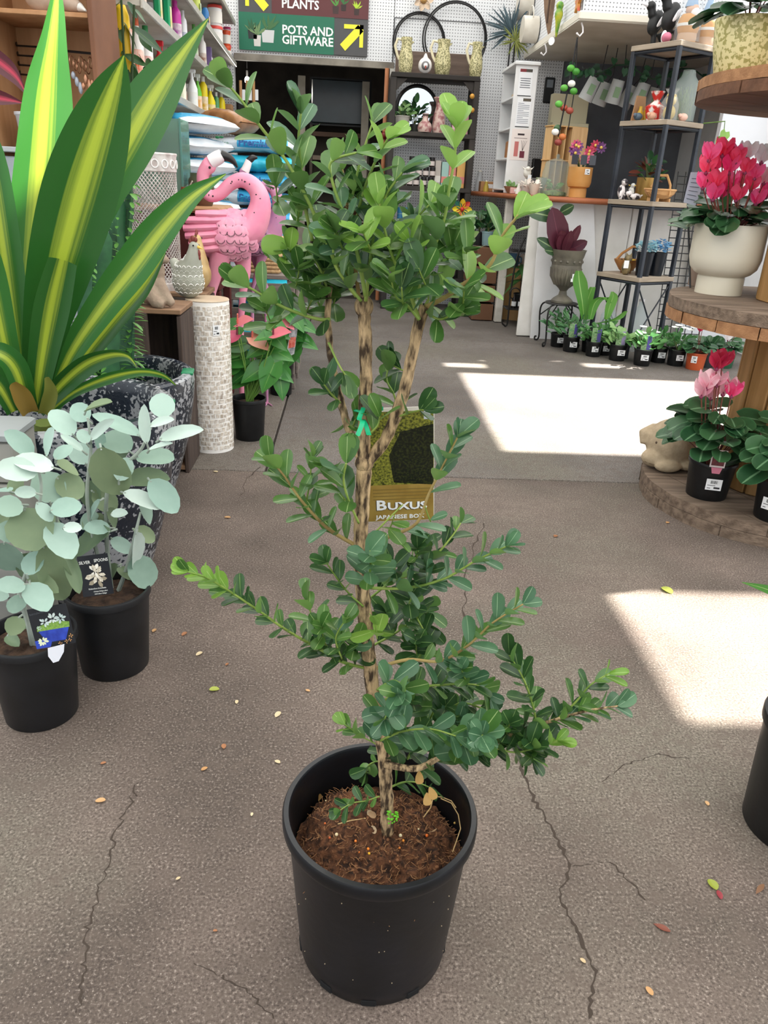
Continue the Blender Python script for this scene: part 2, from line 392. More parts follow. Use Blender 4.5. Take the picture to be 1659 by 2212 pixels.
# cracks in the slabs, dark grit filled
def crack(px, wd, amp=5):
    pts = []
    for (a, b) in zip(px, px[1:]):
        n = max(2, int(math.hypot(b[0]-a[0], b[1]-a[1])/9))
        for i in range(n): pts.append(gr(a[0]+(b[0]-a[0])*i/n+rnd(-amp, amp), a[1]+(b[1]-a[1])*i/n+rnd(-amp, amp)*.6, .0006))
    mb = MB(); mb.strip(pts, [wd*rnd(.4, 2.2) for _ in pts], V((1, .25, 0)).normalized(), V((0, 0, 1)), 0, 1); mb.obj('crack', mat('#3c332c', 1.0), fl)
crack([(1045, 1130), (1010, 1220), (1000, 1330), (1020, 1390)], .0035)
crack([(1120, 1640), (1150, 1720), (1195, 1800), (1235, 1870), (1205, 1940), (1245, 2010), (1285, 2100), (1270, 2212)], .004)
crack([(1235, 1870), (1320, 1860), (1400, 1950)], .002)
crack([(1300, 1690), (1350, 1650), (1420, 1630), (1500, 1640)], .003)
crack([(560, 1010), (530, 1040), (520, 1080)], .004)
crack([(300, 1690), (250, 1800), (190, 2000), (170, 2200)], .002, 8)
crack([(420, 2080), (520, 2130), (600, 2205)], .0018, 6)

# roof of translucent sheeting with openings that let the sun patches in
def translucent_sheet():
    m, nt, b = _new('translucent_roof_sheet'); L = nt.links
    tr = N(nt, 'BsdfTranslucent'); tr.inputs[0].default_value = (.92, .94, .96, 1); df = N(nt, 'BsdfDiffuse'); df.inputs[0].default_value = (.85, .85, .83, 1)
    ms = N(nt, 'MixShader'); ms.inputs[0].default_value = .25; L.new(df.outputs[0], ms.inputs[1]); L.new(tr.outputs[0], ms.inputs[2]); L.new(ms.outputs[0], nt.nodes['Material Output'].inputs[0]); return m
SH = translucent_sheet()
def roofpos(p): return V(p) + SUN*((ROOF-p[2])/SUN.z)
def hole(x0, x1, y0, y1, z=0.0):
    a = roofpos((x0, y0, z)); b = roofpos((x1, y1, z)); return (a.x, b.x, a.y, b.y)
holes = [hole(.775, 2.75, 3.47, 5.10), hole(.86, 2.1, 1.46, 2.10), hole(.70, .98, 5.28, 5.40), hole(.80, 1.02, 5.52, 5.56), hole(1.30, 1.60, 5.60, 5.65), hole(1.95, 2.35, 5.50, 5.62, .3), hole(-.92, -.62, 2.15, 2.5, 1.42)]
xs = sorted(set([-4.0, 8.0]+[h[0] for h in holes]+[h[1] for h in holes])); ys = sorted(set([-3.0, 8.7]+[h[2] for h in holes]+[h[3] for h in holes]))
mb = MB()
for x0, x1 in zip(xs, xs[1:]):
    for y0, y1 in zip(ys, ys[1:]):
        cx, cy = (x0+x1)/2, (y0+y1)/2
        if any(h[0] < cx < h[1] and h[2] < cy < h[3] for h in holes): continue
        mb.add([(x0, y0, ROOF), (x1, y0, ROOF), (x1, y1, ROOF), (x0, y1, ROOF)], [(0, 1, 2, 3)])
struct(mb, 'ceiling', SH, smooth=False)

def pegmat(ax, col='#dfe1e4'):
    m, nt, b = _new('pegboard'); L = nt.links
    tc = N(nt, 'TexCoord'); sp = N(nt, 'SeparateXYZ'); L.new(tc.outputs['Object'], sp.inputs[0])
    def cell(s):
        a = N(nt, 'Math', operation='MULTIPLY'); L.new(s, a.inputs[0]); a.inputs[1].default_value = 1/.0254
        f = N(nt, 'Math', operation='FRACT'); L.new(a.outputs[0], f.inputs[0])
        d = N(nt, 'Math', operation='SUBTRACT'); L.new(f.outputs[0], d.inputs[0]); d.inputs[1].default_value = .5
        p = N(nt, 'Math', operation='POWER'); L.new(d.outputs[0], p.inputs[0]); p.inputs[1].default_value = 2.0; return p.outputs[0]
    s = N(nt, 'Math', operation='ADD'); L.new(cell(sp.outputs[ax]), s.inputs[0]); L.new(cell(sp.outputs[2]), s.inputs[1])
    L.new(ramp(nt, s.outputs[0], [(.022, hx('#6a6c70')), (.045, hx(col))]), b.inputs['Base Color']); b.inputs['Roughness'].default_value = .6
    return m
PEG = pegmat(0); PEGY = pegmat(1)
WHITE = mat('#e6e6e6', .5, '#d6d7d8', 3); WHITEB = mat('#eceae6', .55, '#dcdad4', 5)
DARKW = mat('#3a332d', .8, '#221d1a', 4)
BACK = 8.3
mb = MB()
mb.box((-1.42, BACK+.05, 1.7), (.55, .1, 3.4)); mb.box((-.40, BACK+.05, 2.81), (1.49, .1, 1.22)); mb.box((1.17, BACK+.05, 1.7), (1.64, .1, 3.4))
struct(mb, 'wall_back', PEG, smooth=False)
struct(MB().box((2.9, BACK+.05, 1.7), (1.8, .1, 3.4)), 'wall_booth', mat('#5c5f66', .7, '#6d7077', 3), smooth=False)
struct(MB().box((-1.70, 5.5, 1.7), (.08, 5.8, 3.4)), 'wall_left', mat('#c9c6c0', .7, '#b9b5ae', 3), smooth=False)
struct(MB().box((-.385, BACK-.02, 2.175), (1.50, .06, .055)), 'trim_1', mat('#8d877c', .7, '#6d675e', 6))
struct(MB().box((.352, BACK-.03, 1.075), (.05, .06, 2.15)), 'trim_2', mat('#c5c2ba', .6))
# seams between the pegboard sheets
mb = MB(); a = pt(853, 38, BACK); b = pt(1085, 52, BACK)
mb.box(((a.x+b.x)/2, BACK-.002, a.z), (b.x-a.x, .004, .008)); mb.box((a.x, BACK-.002, a.z-.25), (.008, .004, .5)); mb.obj('trim_3', mat('#6b6c6e', .7), smooth=False)['kind'] = 'structure'
# dim back room behind the doorway
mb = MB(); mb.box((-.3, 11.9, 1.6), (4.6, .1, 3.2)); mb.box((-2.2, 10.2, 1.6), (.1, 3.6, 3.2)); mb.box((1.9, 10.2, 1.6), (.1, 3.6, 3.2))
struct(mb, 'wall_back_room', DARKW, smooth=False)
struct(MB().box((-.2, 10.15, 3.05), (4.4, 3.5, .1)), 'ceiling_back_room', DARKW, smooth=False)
mb = MB()
for (x, w_, z0, z1) in [(-.545, .075, 0, 2.12), (.115, .075, 0, 2.1)]: mb.box((x, 8.95, (z0+z1)/2), (w_, .07, z1-z0))
struct(mb, 'trim_4', mat('#a9a294', .7, '#8e877a', 5))
sh = thing('back_room_shelf', 'dim shelving boards standing inside the dark doorway', 'shelf', (-.2, 9.6, 0))
for z in (1.82, 1.62, 1.38, 1.1): MB().box((.05, 0, z), (.6, .32, .045)).obj('shelf_board', mat('#8a7c6c' if z != 1.62 else '#5a4436', .7), sh)
MB().box((.05, .12, 1.1), (.62, .03, 1.6)).obj('back_panel', mat('#4b443c', .8), sh)
for s in (-.27, .37): MB().box((s, 0, .92), (.03, .3, 1.84)).obj('side_panel', mat('#5e564b', .8), sh)
scn = thing('dark_screen', 'large dark teal panel hung in the room behind the doorway', 'panel', (-.15, 9.3, 1.9))
MB().bevbox((0, 0, .03), (.62, .04, .42), .01).obj('panel_face', mat('#101c20', .25, '#1c3036', 3), scn)
MB().box((0, .025, .03), (.66, .02, .46)).obj('panel_frame', mat('#0c0e10', .5), scn)
lb = thing('back_room_bulb', 'small glowing bulb hanging in the dark back room', 'light bulb', pt(534, 173, 9.4))
_e = bpy.data.materials.new('bulb_glow'); _e.use_nodes = True; _e.node_tree.nodes['Principled BSDF'].inputs['Emission Color'].default_value = (1, .95, .85, 1); _e.node_tree.nodes['Principled BSDF'].inputs['Emission Strength'].default_value = 14
MB().ball((0, 0, 0), (.028, .028, .036), 14, 9).obj('bulb', _e, lb); MB().tube([(0, 0, .03), (0, 0, .09)], .012, 8).obj('socket', mat('#2a2a2a', .5), lb); MB().tube([(0, 0, .09), (0, 0, 3.0-lb.location.z)], .003, 5).obj('cord', mat('#2a2a2a', .5), lb)
_pl = bpy.data.lights.new('bulb_light', 'POINT'); _pl.energy = 14; _pl.color = (1, .92, .8); _pl.shadow_soft_size = .04; _po = bpy.data.objects.new('bulb_light', _pl); COL.objects.link(_po); _po.location = V(lb.location)+V((0, -.06, -.05))
# copper pipe with red valve by the door
cp = thing('copper_pipe', 'vertical copper pipe beside the dark doorway with red tap', 'pipe', (.30, BACK-.055, 0))
MB().tube([(0, 0, .02), (0, 0, 2.15)], .02, 12).obj('pipe', mat('#b9764f', .45, '#c98a62', 5), cp)
mb = MB(); mb.ball((.0, -.02, 1.58), .035); mb.tube([(0, -.02, 1.58), (.09, -.03, 1.58)], .012); mb.obj('valve', mat('#7c1d18', .4), cp)

# big direction sign above the doorway
Y = BACK-.03; A = pt(517, 105, Y); B = pt(793, 120, Y)
sg = thing('direction_sign', 'green and maroon direction sign with yellow arrows above the doorway', 'sign', (A.x, Y, A.z-.005))
SW = B.x-A.x; SHH = .56
MB().bevbox((SW/2, .012, SHH/2), (SW, .02, SHH), .003).obj('board', mat('#4a4a4c', .5), sg)
def spx(x, y):
    p = pt(x, y, Y); return (p.x-A.x, p.z-(A.z-.005))
def flat(poly, m, name, d=.002):
    mb = MB(); n = len(poly); mb.prism(poly, (0, d*-1, 0), (1, 0, 0), (0, 0, 1), .001); return mb.obj(name, m, sg, smooth=False)
gx1 = spx(722, 60)[0]; zt = spx(600, 30)[1]
flat([(0, 0), (gx1, 0), (gx1, zt), (0, zt)], mat('#1c6a50', .5), 'green_field')
gx0 = spx(587, 15)[0]
flat([(gx0, zt+.0), (SW, zt), (SW, SHH), (gx0, SHH)], mat('#5a2a2c', .5), 'maroon_field')
YEL = mat('#e6e23a', .5); TXT = mat('#eef0ee', .5)
def arrow(x0, y0, s):
    t = .035
    d = t*.7071
    polys = [[(x0-d, y0+d-.0), (x0+d, y0-d), (x0+s+.0, y0+s-2*d), (x0+s-2*d, y0+s)], [(x0+s*.05, y0+s+t*.0), (x0+s, y0+s), (x0+s, y0+s-t), (x0+s*.05, y0+s-t)][::-1], [(x0+s-t, y0+s*.05), (x0+s, y0+s*.05), (x0+s, y0+s), (x0+s-t, y0+s)]]
    return polys
ap = spx(740, 103); MBa = MB()
for p in arrow(ap[0], ap[1], .19): MBa.prism(p, (0, -.002, 0), (1, 0, 0), (0, 0, 1), .001)
MBa.obj('arrow', YEL, sg, smooth=False)
ap = spx(575, 18); MBa = MB()
for p in arrow(0, 0, .19): MBa.prism([(ap[0]-x, ap[1]+y) for x, y in p][::-1], (0, -.002, 0), (1, 0, 0), (0, 0, 1), .001)
MBa.obj('arrow', YEL, sg, smooth=False)
def sgt(s, x, y, size):
    q = spx(x, y); text(s, size, 'lettering', TXT, sg, facing((q[0], -.0035, q[1])), .0004, bold=.0022)
sgt('POTS AND', 609, 72, .098); sgt('GIFTWARE', 609, 94, .098); sgt('PLANTS', 608, 16, .098)
def printed_pot(x, y, w_, h_, pc, lc, seed):
    rr = random.Random(seed); q = spx(x, y); mb = MB()
    mb.prism([(q[0]-w_*.42, q[1]), (q[0]+w_*.42, q[1]), (q[0]+w_/2, q[1]+h_), (q[0]-w_/2, q[1]+h_)], (0, -.003, 0), (1, 0, 0), (0, 0, 1), .001, 0)
    for i in range(9):
        an = rr.uniform(.5, 2.6); l = h_*rr.uniform(.7, 1.5); c_, s_ = math.cos(an), math.sin(an); k = h_*.13
        bx, bz = q[0]+rr.uniform(-.2, .2)*w_, q[1]+h_
        mb.prism([(bx, bz), (bx+c_*l*.5+s_*k, bz+s_*l*.5-c_*k), (bx+c_*l, bz+s_*l), (bx+c_*l*.5-s_*k, bz+s_*l*.5+c_*k)], (0, -.003-.0002*i, 0), (1, 0, 0), (0, 0, 1), .001, 1)
    mb.obj('printed_picture', [mat(pc, .5), mat(lc, .5)], sg, smooth=False)
printed_pot(546, 84, .09, .07, '#2a2d2e', '#2f5b3a', 1); printed_pot(556, 100, .07, .09, '#cfcbc6', '#6d8a5c', 2); printed_pot(579, 92, .12, .10, '#c9cbcc', '#3f6b3f', 3)
printed_pot(725, 30, .06, .06, '#3a2524', '#4c8a3a', 4); printed_pot(742, 24, .05, .05, '#2c1c1c', '#2e6a35', 6); printed_pot(770, 33, .05, .05, '#33201f', '#a8c832', 5)

# ---------------------------------------------------------------- bulkhead, counter, booth (right back)
BX, BY, BZ = 1.62, 6.40, 2.33
bh = struct(MB().box((BX+.01, (BY+BACK)/2, 2.87), (.02, BACK-BY, 1.07)), 'wall_bulkhead_side', PEGY, smooth=False)
struct(MB().box((BX+1.4, BY+.01, 2.87), (2.8, .02, 1.07)), 'wall_bulkhead_front', PEG, smooth=False)
struct(MB().box((BX+1.4, (BY+BACK)/2, BZ-.012), (2.84, BACK-BY+.03, .03)), 'ceiling_bulkhead', mat('#d9d4c8', .6, '#c4beb0', 3), smooth=False)
struct(MB().bevbox((BX-.005, (BY+BACK)/2, BZ+.005), (.035, BACK-BY+.05, .06), .01), 'trim_5', mat('#dcd6c8', .5))
struct(MB().bevbox((BX+1.4, BY-.01, BZ+.005), (2.85, .035, .06), .01), 'trim_6', mat('#dcd6c8', .5))
struct(MB().box((3.30, 7.2, 1.6), (.08, 2.2, 3.2)), 'wall_right', WHITE, smooth=False)
struct(MB().box((3.95, 6.42, 1.7), (2.3, .06, 3.4)), 'wall_right_front', mat('#e4e7ee', .6), smooth=False)
ct = thing('shop_counter', 'shop counter with terracotta rounded edge and white cladding', 'counter', (1.6, 6.5, 0))
TER = mat('#a9653f', .5, '#96573a', 6, .1)
poly = [(1.16, 8.26), (1.53, 6.38), (2.795, 6.38), (2.795, 6.98), (2.1, 6.98), (1.87, 8.26)]
mb = MB(); mb.prism([(x-1.6, y-6.5) for x, y in poly], (0, 0, 1.125), (1, 0, 0), (0, 1, 0), .03); mb.obj('worktop', TER, ct, ang=20)
for (a, b) in [((1.16, 8.26), (1.53, 6.38)), ((1.53, 6.38), (2.795, 6.38))]:
    MB().tube([(a[0]-1.6, a[1]-6.5, 1.105), (b[0]-1.6, b[1]-6.5, 1.105)], .022, 10).obj('rounded_edge', TER, ct)
for i in range(4): MB().bevbox((.22+i*.42-.16, .080, .545), (.415, .03, 1.08), .006).obj('front_panel', WHITEB, ct)
for (x, y) in [(-.25, .765), (-.28, 1.5), (-.02, .3)]: MB().bevbox((x+.06, y, .545), (.07, .07, 1.08), .006).obj('leg', mat('#d8d4cc', .6, '#b9b4aa', 9), ct)
MB().box((.24, .92, .545), (.03, 1.6, 1.08)).obj('inner_panel', mat('#cfccc6', .6), ct)
MB().box((-.06, 1.56, .42), (.5, .36, .025)).obj('lower_shelf', mat('#7d6a58', .7), ct)
# white panel leaning on the end of the counter
wp = thing('white_board', 'white painted board with clipped corner standing against the counter', 'board', gr(1143, 735))
loc = wp.location; q = [pt(x, y, 6.50) for x, y in [(1145, 733), (1290, 740), (1284, 432), (1186, 431), (1166, 468)]]
mb = MB(); mb.prism([(p.x-loc.x, min(1.088, max(0, p.z))) for p in q], (0, 6.50-loc.y, 0), (1, 0, 0), (0, 0, 1), .025); mb.obj('panel', mat('#e9eaec', .45, '#dcdcdc', 4), wp)
# ================================================================= MAIN BOXWOOD
BXC = V((.071, .89, 0))
bx = thing('potted_boxwood', 'tall leafy green boxwood shrub with bare brown trunk in black plastic pot', 'potted plant', BXC)
rP, hP = .150, .285
mb = MB(); seg = 96; rb = .121
prof = [(0, .004), (rb*.93, .004), (rb*.985, 0), (rb, .003), (rb*1.02, .03), (.1405, hP-.030), (.1415, hP-.026), (.1470, hP-.0255), (.1500, hP-.018), (.1500, hP-.004), (.1478, hP), (.1405, hP), (.1385, hP-.003), (.1380, hP-.02), (.1330, hP*.55), (0, hP*.55)]
mb.lathe(prof, seg)
mb.obj('pot', mat('#0a0c0f', .38, '#11141a', 12, .08, 60), bx)
for a in (-2.25, -1.65, -1.05, -.2, .9, 2.2, 3.3):
    c, s_ = math.cos(a), math.sin(a)
    MB().bevbox((c*(rb-.0045), s_*(rb-.0045), .009), (.013, .026, .016), .003, rz=a).obj('drain_slot', mat('#08080a', .9), bx)
# dust specks and cobweb fibres on the pot wall
mb = MB()
for i in range(18):
    a = rnd(-2.9, -.2); z = rnd(.02, .24); r_ = rb+(.1405-rb)*(z/.255)+.0006
    mb.ball((r_*math.cos(a), r_*math.sin(a), z), (rnd(.0004, .0012),)*3, 5, 4)
mb.obj('dust_specks', mat('#9a8a72', .9), bx, kind='stuff')
# soil: heaped peat, real relief
mb = MB(); n, rg = 72, 30; vs = []; fs = []; rr = random.Random(3)
def soilz(x, y):
    from mathutils import noise
    r_ = math.hypot(x, y)/.134
    h = .198+.034*max(0, 1-((x+.045)**2+(y-.035)**2)/.0065) + .026*(1-r_*r_)
    h += .015*noise.noise((x*38, y*38, 3)) + .010*noise.noise((x*95, y*95, 1)) + .005*noise.noise((x*240, y*240, 6))
    return h
vs.append(V((0, 0, soilz(0, 0))))
for k in range(1, rg+1):
    for i in range(n):
        a = 6.2832*i/n; q = .1325*k/rg; x, y = q*math.cos(a), q*math.sin(a); vs.append(V((x, y, soilz(x, y))))
for i in range(n):
    j = (i+1) % n; fs.append((0, 1+i, 1+j))
    for k in range(rg-1): fs.append((1+k*n+i, 1+(k+1)*n+i, 1+(k+1)*n+j, 1+k*n+j))
mb.add(vs, fs); soil = mb.obj('soil', mat('#26150c', .95, '#6a442b', 100, 1.0, 240), bx, ang=180)
mb = MB()      # peat fibres and crumbs
for i in range(1500):
    a, q = rnd(0, 6.28), .130*math.sqrt(rnd(0, 1)); x, y = q*math.cos(a), q*math.sin(a); z = soilz(x, y)
    if i % 3: d = rv(1); d.z = abs(d.z)*.4; d = d.normalized()*rnd(.004, .014); p = V((x, y, z)); mb.tube([p, p+d*.5+rv(.002), p+d], rnd(.0003, .0007), 4)
    else: mb.ball((x, y, z), (rnd(.001, .0035), rnd(.001, .0035), rnd(.001, .003)), 6, 4, 1)
mb.obj('peat_fibres', [mat('#8f6846', .95), mat('#371f12', .95, '#80573a', 90)], soil, kind='stuff')
# fertiliser prills, bark chips, dry roots
for i, (x, y, c, s_) in enumerate([(672, 1820, '#d9772b', 3.4), (795, 1835, '#e8862c', 3.6), (797, 1845, '#e9b42e', 3.2), (768, 1818, '#e07d33', 3.3), (845, 1862, '#c96a2c', 3.2), (863, 1833, '#cf7a35', 3), (871, 1817, '#f09a3a', 3.4), (922, 1806, '#e8742a', 4), (727, 1804, '#dcc9a0', 4.3), (865, 1806, '#e2d6b0', 4.3), (788, 1852, '#c8b43a', 3.6), (712, 1811, '#b8572c', 3), (702, 1780, '#c8642e', 2.6), (904, 1792, '#ded0a8', 2.5), (884, 1828, '#d68a4a', 3), (775, 1842, '#dd7c34', 2.6), (982, 1779, '#c9a659', 3), (704, 1731, '#e2cfa0', 2.5)]):
    p = gr(x, y, .23); z = soilz(p.x-BXC.x, p.y-BXC.y); p = gr(x, y, z); MB().ball((0, 0, 0), s_*.00065, 10, 7).obj('fertiliser_prill', mat(c, .5), soil).location = p-BXC+V((0, 0, .0012))
for (x, y, s_, c) in [(812, 1768, 9, '#b79a78'), (810, 1805, 8, '#cdbb9d'), (932, 1800, 13, '#c8a880'), (688, 1729, 10, '#b08a48'), (793, 1762, 7, '#d8cba8')]:
    p = gr(x, y, .235); z = soilz(p.x-BXC.x, p.y-BXC.y); p = gr(x, y, z)
    me = leafmesh('ovate', mat(c, .8, '#8a6a48', 40), .7, .25, .1); link('dry_leaf', me, bx, frame(p-BXC+V((0, 0, .004)), V((rnd(-1, 1), rnd(-.5, 1), .5)), V((0, -.6, 1)), s_*.0016, s_*.0016, .012))
for pp in [[(952, 1725), (975, 1735), (990, 1760), (995, 1790), (985, 1820), (978, 1840)], [(930, 1720), (955, 1722), (975, 1730), (985, 1745)], [(730, 1780), (760, 1772), (790, 1768)], [(915, 1765), (930, 1745), (935, 1725)]]:
    MB().tube([gr(x, y, .252)-BXC for x, y in pp], .0009, 5).obj('dry_root', mat('#b39668', .8), bx)

# trunk and branches, traced
BARK = mat('#3c2d1e', .9, '#c0a47c', 150, 1.0, 200, stretch=(1, 1, .3), lo=.38, hi=.60, detail=7.0)
TWIG = mat('#8a7346', .8, '#a8945c', 30, .4); GTW = mat('#6d8a3a', .6, '#8ca04c', 20)
def bpt(x, y, dy=0.0): return pt(x, y, BXC.y+dy)
def branch(px, r0, r1, m, dy0=0, dy1=0, jit=0.0, name='branch', n=5, knob=0.0):
    P_ = cr(px, n); k = len(P_); pts = [bpt(p[0], p[1], dy0+(dy1-dy0)*i/(k-1)) + rv(jit) for i, p in enumerate(P_)]
    rad = [(r0+(r1-r0)*i/(k-1))*(1+knob*rnd(-1, 1)) for i in range(k)]
    MB().tube(pts, rad, 10).obj(name, m, bx, world=True, ang=180); return pts
tr_ = branch([(836, 1800), (836, 1740), (833, 1680), (826, 1600), (808, 1510), (797, 1420), (786, 1310), (780, 1200), (781, 1110), (787, 1000)], .0105, .0098, BARK, 0, 0, .0006, 'trunk', 8, .06)
branch([(787, 1005), (787, 930), (790, 820), (789, 730), (785, 655)], .0082, .0075, BARK, 0, 0, .0005, 'limb', 6, .07)
branch([(790, 1010), (768, 965), (742, 890), (720, 800), (708, 700), (712, 620)], .0062, .0035, BARK, 0, .03, .0005, 'limb', 6, .07)
branch([(787, 1005), (832, 950), (868, 860), (890, 770), (905, 700), (918, 662)], .0075, .006, BARK, 0, -.02, .0005, 'limb', 6, .07)
MB().ball(bpt(787, 1000, -.002), (.012, .010, .012)).obj('trunk_knot', BARK, bx, world=True); MB().ball(bpt(786, 662), (.011, .010, .013)).obj('trunk_knot', BARK, bx, world=True)
BL_D = leafmesh('obovate', leafmat('#20411f', '#35592c', '#78965a', .22, .36, .03, back='#54793c'), .62)
BL_M = leafmesh('obovate', leafmat('#3b632b', '#58803a', '#9ab474', .28, .3, .03, back='#6e9449'), .58)
BL_L = leafmesh('obovate', leafmat('#648e34', '#82ab45', '#aac674', .36, .35, .03, back='#82a84c'), .6)
BL_G = leafmesh('obovate', leafmat('#375d40', '#527a56', '#8aa884', .22, .36, .03, back='#658b52'), .62)
LV = []
KEEP = [(785, 1035, 930, 1128), (820, 905, 925, 1060), (765, 690, 805, 830), (765, 930, 805, 1180), (860, 720, 905, 800)]   # keep the card and the bare trunk in view
def masked(p, d, l):
    for k in (.25, .6, .95):
        q = prj(V(p)+V(d).normalized()*l*k)
        if any(x0 < q[0] < x1 and y0 < q[1] < y1 for x0, y0, x1, y1 in KEEP): return True
    return False
def prj(p):
    q = V(p)-CO; z = q.dot(CF); return CX+FPX*q.dot(CR)/z, CY-FPX*q.dot(CU)/z
def shoot(px, dy0, dy1, ln, kind='M', sp=24, start=.0, r0=.0022, r1=.0012, tipk=None, tw=None, rosette=2, twigm=None):
    """a leafy shoot traced in the picture; ln = leaf length in pixels"""
    pts = branch(px, r0*(.8 if r0 < .0045 else 1), r1*.8, twigm or (GTW if r0 < .0031 else TWIG), dy0, dy1, 0, 'twig', 6)
    seglen = [(b-a).length for a, b in zip(pts, pts[1:])]; tot = sum(seglen); m_ = mpp(pts[len(pts)//2]); L = ln*m_*1.10
    d = start*tot; i = 0; alt = rnd(0, 3.14)
    def at(s):
        for k, l in enumerate(seglen):
            if s <= l or k == len(seglen)-1: t = min(1, s/l) if l > 0 else 0; return pts[k].lerp(pts[k+1], t), (pts[k+1]-pts[k]).normalized()
            s -= l
    while d <= tot:
        p, t = at(d); a = t.cross(V((0, 0, 1)) if abs(t.z) < .9 else V((0, 1, 0))).normalized(); b = t.cross(a)
        f = d/tot; kk = kind
        if tipk and f > .8: kk = tipk
        for sgn in (0, math.pi):
            if rnd(0, 1) < .06: continue
            an = alt+sgn+rnd(-.3, .3); sd = a*math.cos(an)+b*math.sin(an); spread = .95-.35*f
            dr = (sd*spread+t*(.45+.35*f)+V((0, 0, .12))+rv(.22)).normalized(); nm = (t*.8+V((0, -.25, .75))+rv(.25)) - sd*.2
            l = L*rnd(.78, 1.12)*(1.0 if f < .9 else .8)
            me = {'D': BL_D, 'M': BL_M, 'L': BL_L, 'G': BL_G}[kk if rnd(0, 1) > .25 else ('M' if kk != 'M' else R.choice('DG'))]
            wv = rnd(.85, 1.12); 
            if masked(p, dr, l): continue
            LV.append((me, frame(p+dr*r1, dr, nm, l*wv, l, l)))
        alt += math.pi/2+rnd(-.25, .25); d += sp*m_*rnd(.85, 1.15)
    if rosette:
        p, t = at(tot)
        for k in range(rosette):
            an = rnd(0, 6.28); a = t.cross(V((0, 0, 1)) if abs(t.z) < .9 else V((0, 1, 0))).normalized(); b = t.cross(a); sd = a*math.cos(an)+b*math.sin(an)
            me = {'D': BL_D, 'M': BL_M, 'L': BL_L, 'G': BL_G}[tipk or kind]; l = L*rnd(.7, .95)
            if masked(p, t+sd*.5, l): continue
            LV.append((me, frame(p, t+sd*.5, V((0, -.6, .6))-sd*.5, l, l, l)))
S = shoot
# crown
S([(770, 640), (735, 590), (700, 510), (668, 440), (620, 350), (560, 270), (520, 215), (490, 180)], .0, -.03, 64, 'M', 38, .12, .0030, .0014, 'M')
S([(675, 520), (658, 440), (650, 360), (645, 300), (650, 245)], .02, .0, 68, 'G', 40, .1, .0026, .0015, 'G', rosette=4)
S([(775, 640), (765, 560), (752, 480), (748, 410), (735, 350)], .03, .03, 62, 'M', 34, .1, .0032, .0016)
S([(790, 640), (770, 540), (745, 470), (720, 400), (715, 350), (770, 330)], -.04, -.05, 62, 'M', 34, .15, .0030, .0014)
S([(790, 650), (800, 560), (812, 480), (835, 420), (870, 372)], -.02, -.05, 70, 'G', 36, .15, .0028, .0014, 'G', rosette=3)
S([(770, 470), (790, 400), (815, 340), (838, 300)], -.02, -.04, 62, 'M', 34, .1, .0022, .0013, 'L', rosette=3)
S([(760, 430), (775, 360), (790, 310), (805, 265)], .0, .0, 60, 'M', 34, .1, .0020, .0012, 'M')
S([(905, 690), (880, 620), (850, 560), (832, 500), (820, 440)], -.03, -.06, 66, 'L', 36, .15, .0030, .0014, 'L')
S([(912, 680), (905, 600), (935, 540), (960, 470), (968, 420), (982, 340), (985, 275)], .0, -.02, 68, 'M', 36, .1, .0030, .0016, 'L', rosette=4)
S([(918, 664), (965, 640), (1020, 600), (1060, 570), (1085, 510), (1120, 465)], -.02, -.06, 74, 'L', 44, .05, .0036, .0016, 'L', rosette=2)
S([(900, 700), (930, 640), (965, 600), (985, 560), (990, 520)], .03, .05, 66, 'M', 34, .1, .0026, .0014)
S([(712, 690), (690, 690), (640, 675), (595, 655), (545, 625), (512, 610)], .02, .0, 62, 'M', 36, .05, .0030, .0014, 'M')
S([(712, 640), (695, 590), (672, 550), (640, 530), (620, 545)], .03, .05, 58, 'M', 32, .1, .0024, .0013, 'L')
S([(712, 660), (720, 600), (700, 540), (690, 490)], .05, .06, 60, 'D', 30, .1, .0024, .0013)
S([(785, 655), (810, 620), (850, 590), (880, 540), (890, 490)], .04, .06, 62, 'D', 30, .1, .0024, .0013)
S([(780, 650), (740, 600), (720, 560), (725, 500)], -.05, -.07, 60, 'D', 30, .2, .0022, .0013)
S([(905, 690), (880, 660), (855, 640), (845, 600)], -.06, -.08, 58, 'M', 28, .2, .0022, .0013)
S([(860, 560), (870, 500), (900, 470), (930, 440)], .0, .02, 64, 'L', 34, .1, .0020, .0012, 'L')
S([(710, 700), (680, 640), (660, 610)], .06, .08, 58, 'D', 28, .1, .0022, .0013)
S([(915, 668), (950, 690), (990, 670)], -.02, -.05, 58, 'M', 30, .1, .0022, .0013)
S([(710, 740), (728, 780), (745, 810)], .0, -.02, 56, 'M', 34, .4, .0018, .0012)
S([(735, 870), (715, 850), (700, 830)], .0, -.02, 52, 'D', 26, .2, .0018, .0012)
S([(862, 890), (850, 850), (835, 820), (840, 790)], .02, .03, 54, 'D', 26, .1, .0018, .0012)
S([(895, 760), (880, 800), (850, 790)], .02, .03, 54, 'D', 26, .1, .0018, .0012)
S([(860, 900), (890, 890), (915, 885)], -.01, -.03, 52, 'D', 40, .3, .0016, .001)
S([(795, 940), (815, 920), (820, 900)], -.02, -.03, 56, 'M', 30, .3, .0016, .001)
S([(740, 900), (755, 930), (770, 900)], .01, -.0, 46, 'M', 26, .2, .0014, .001)
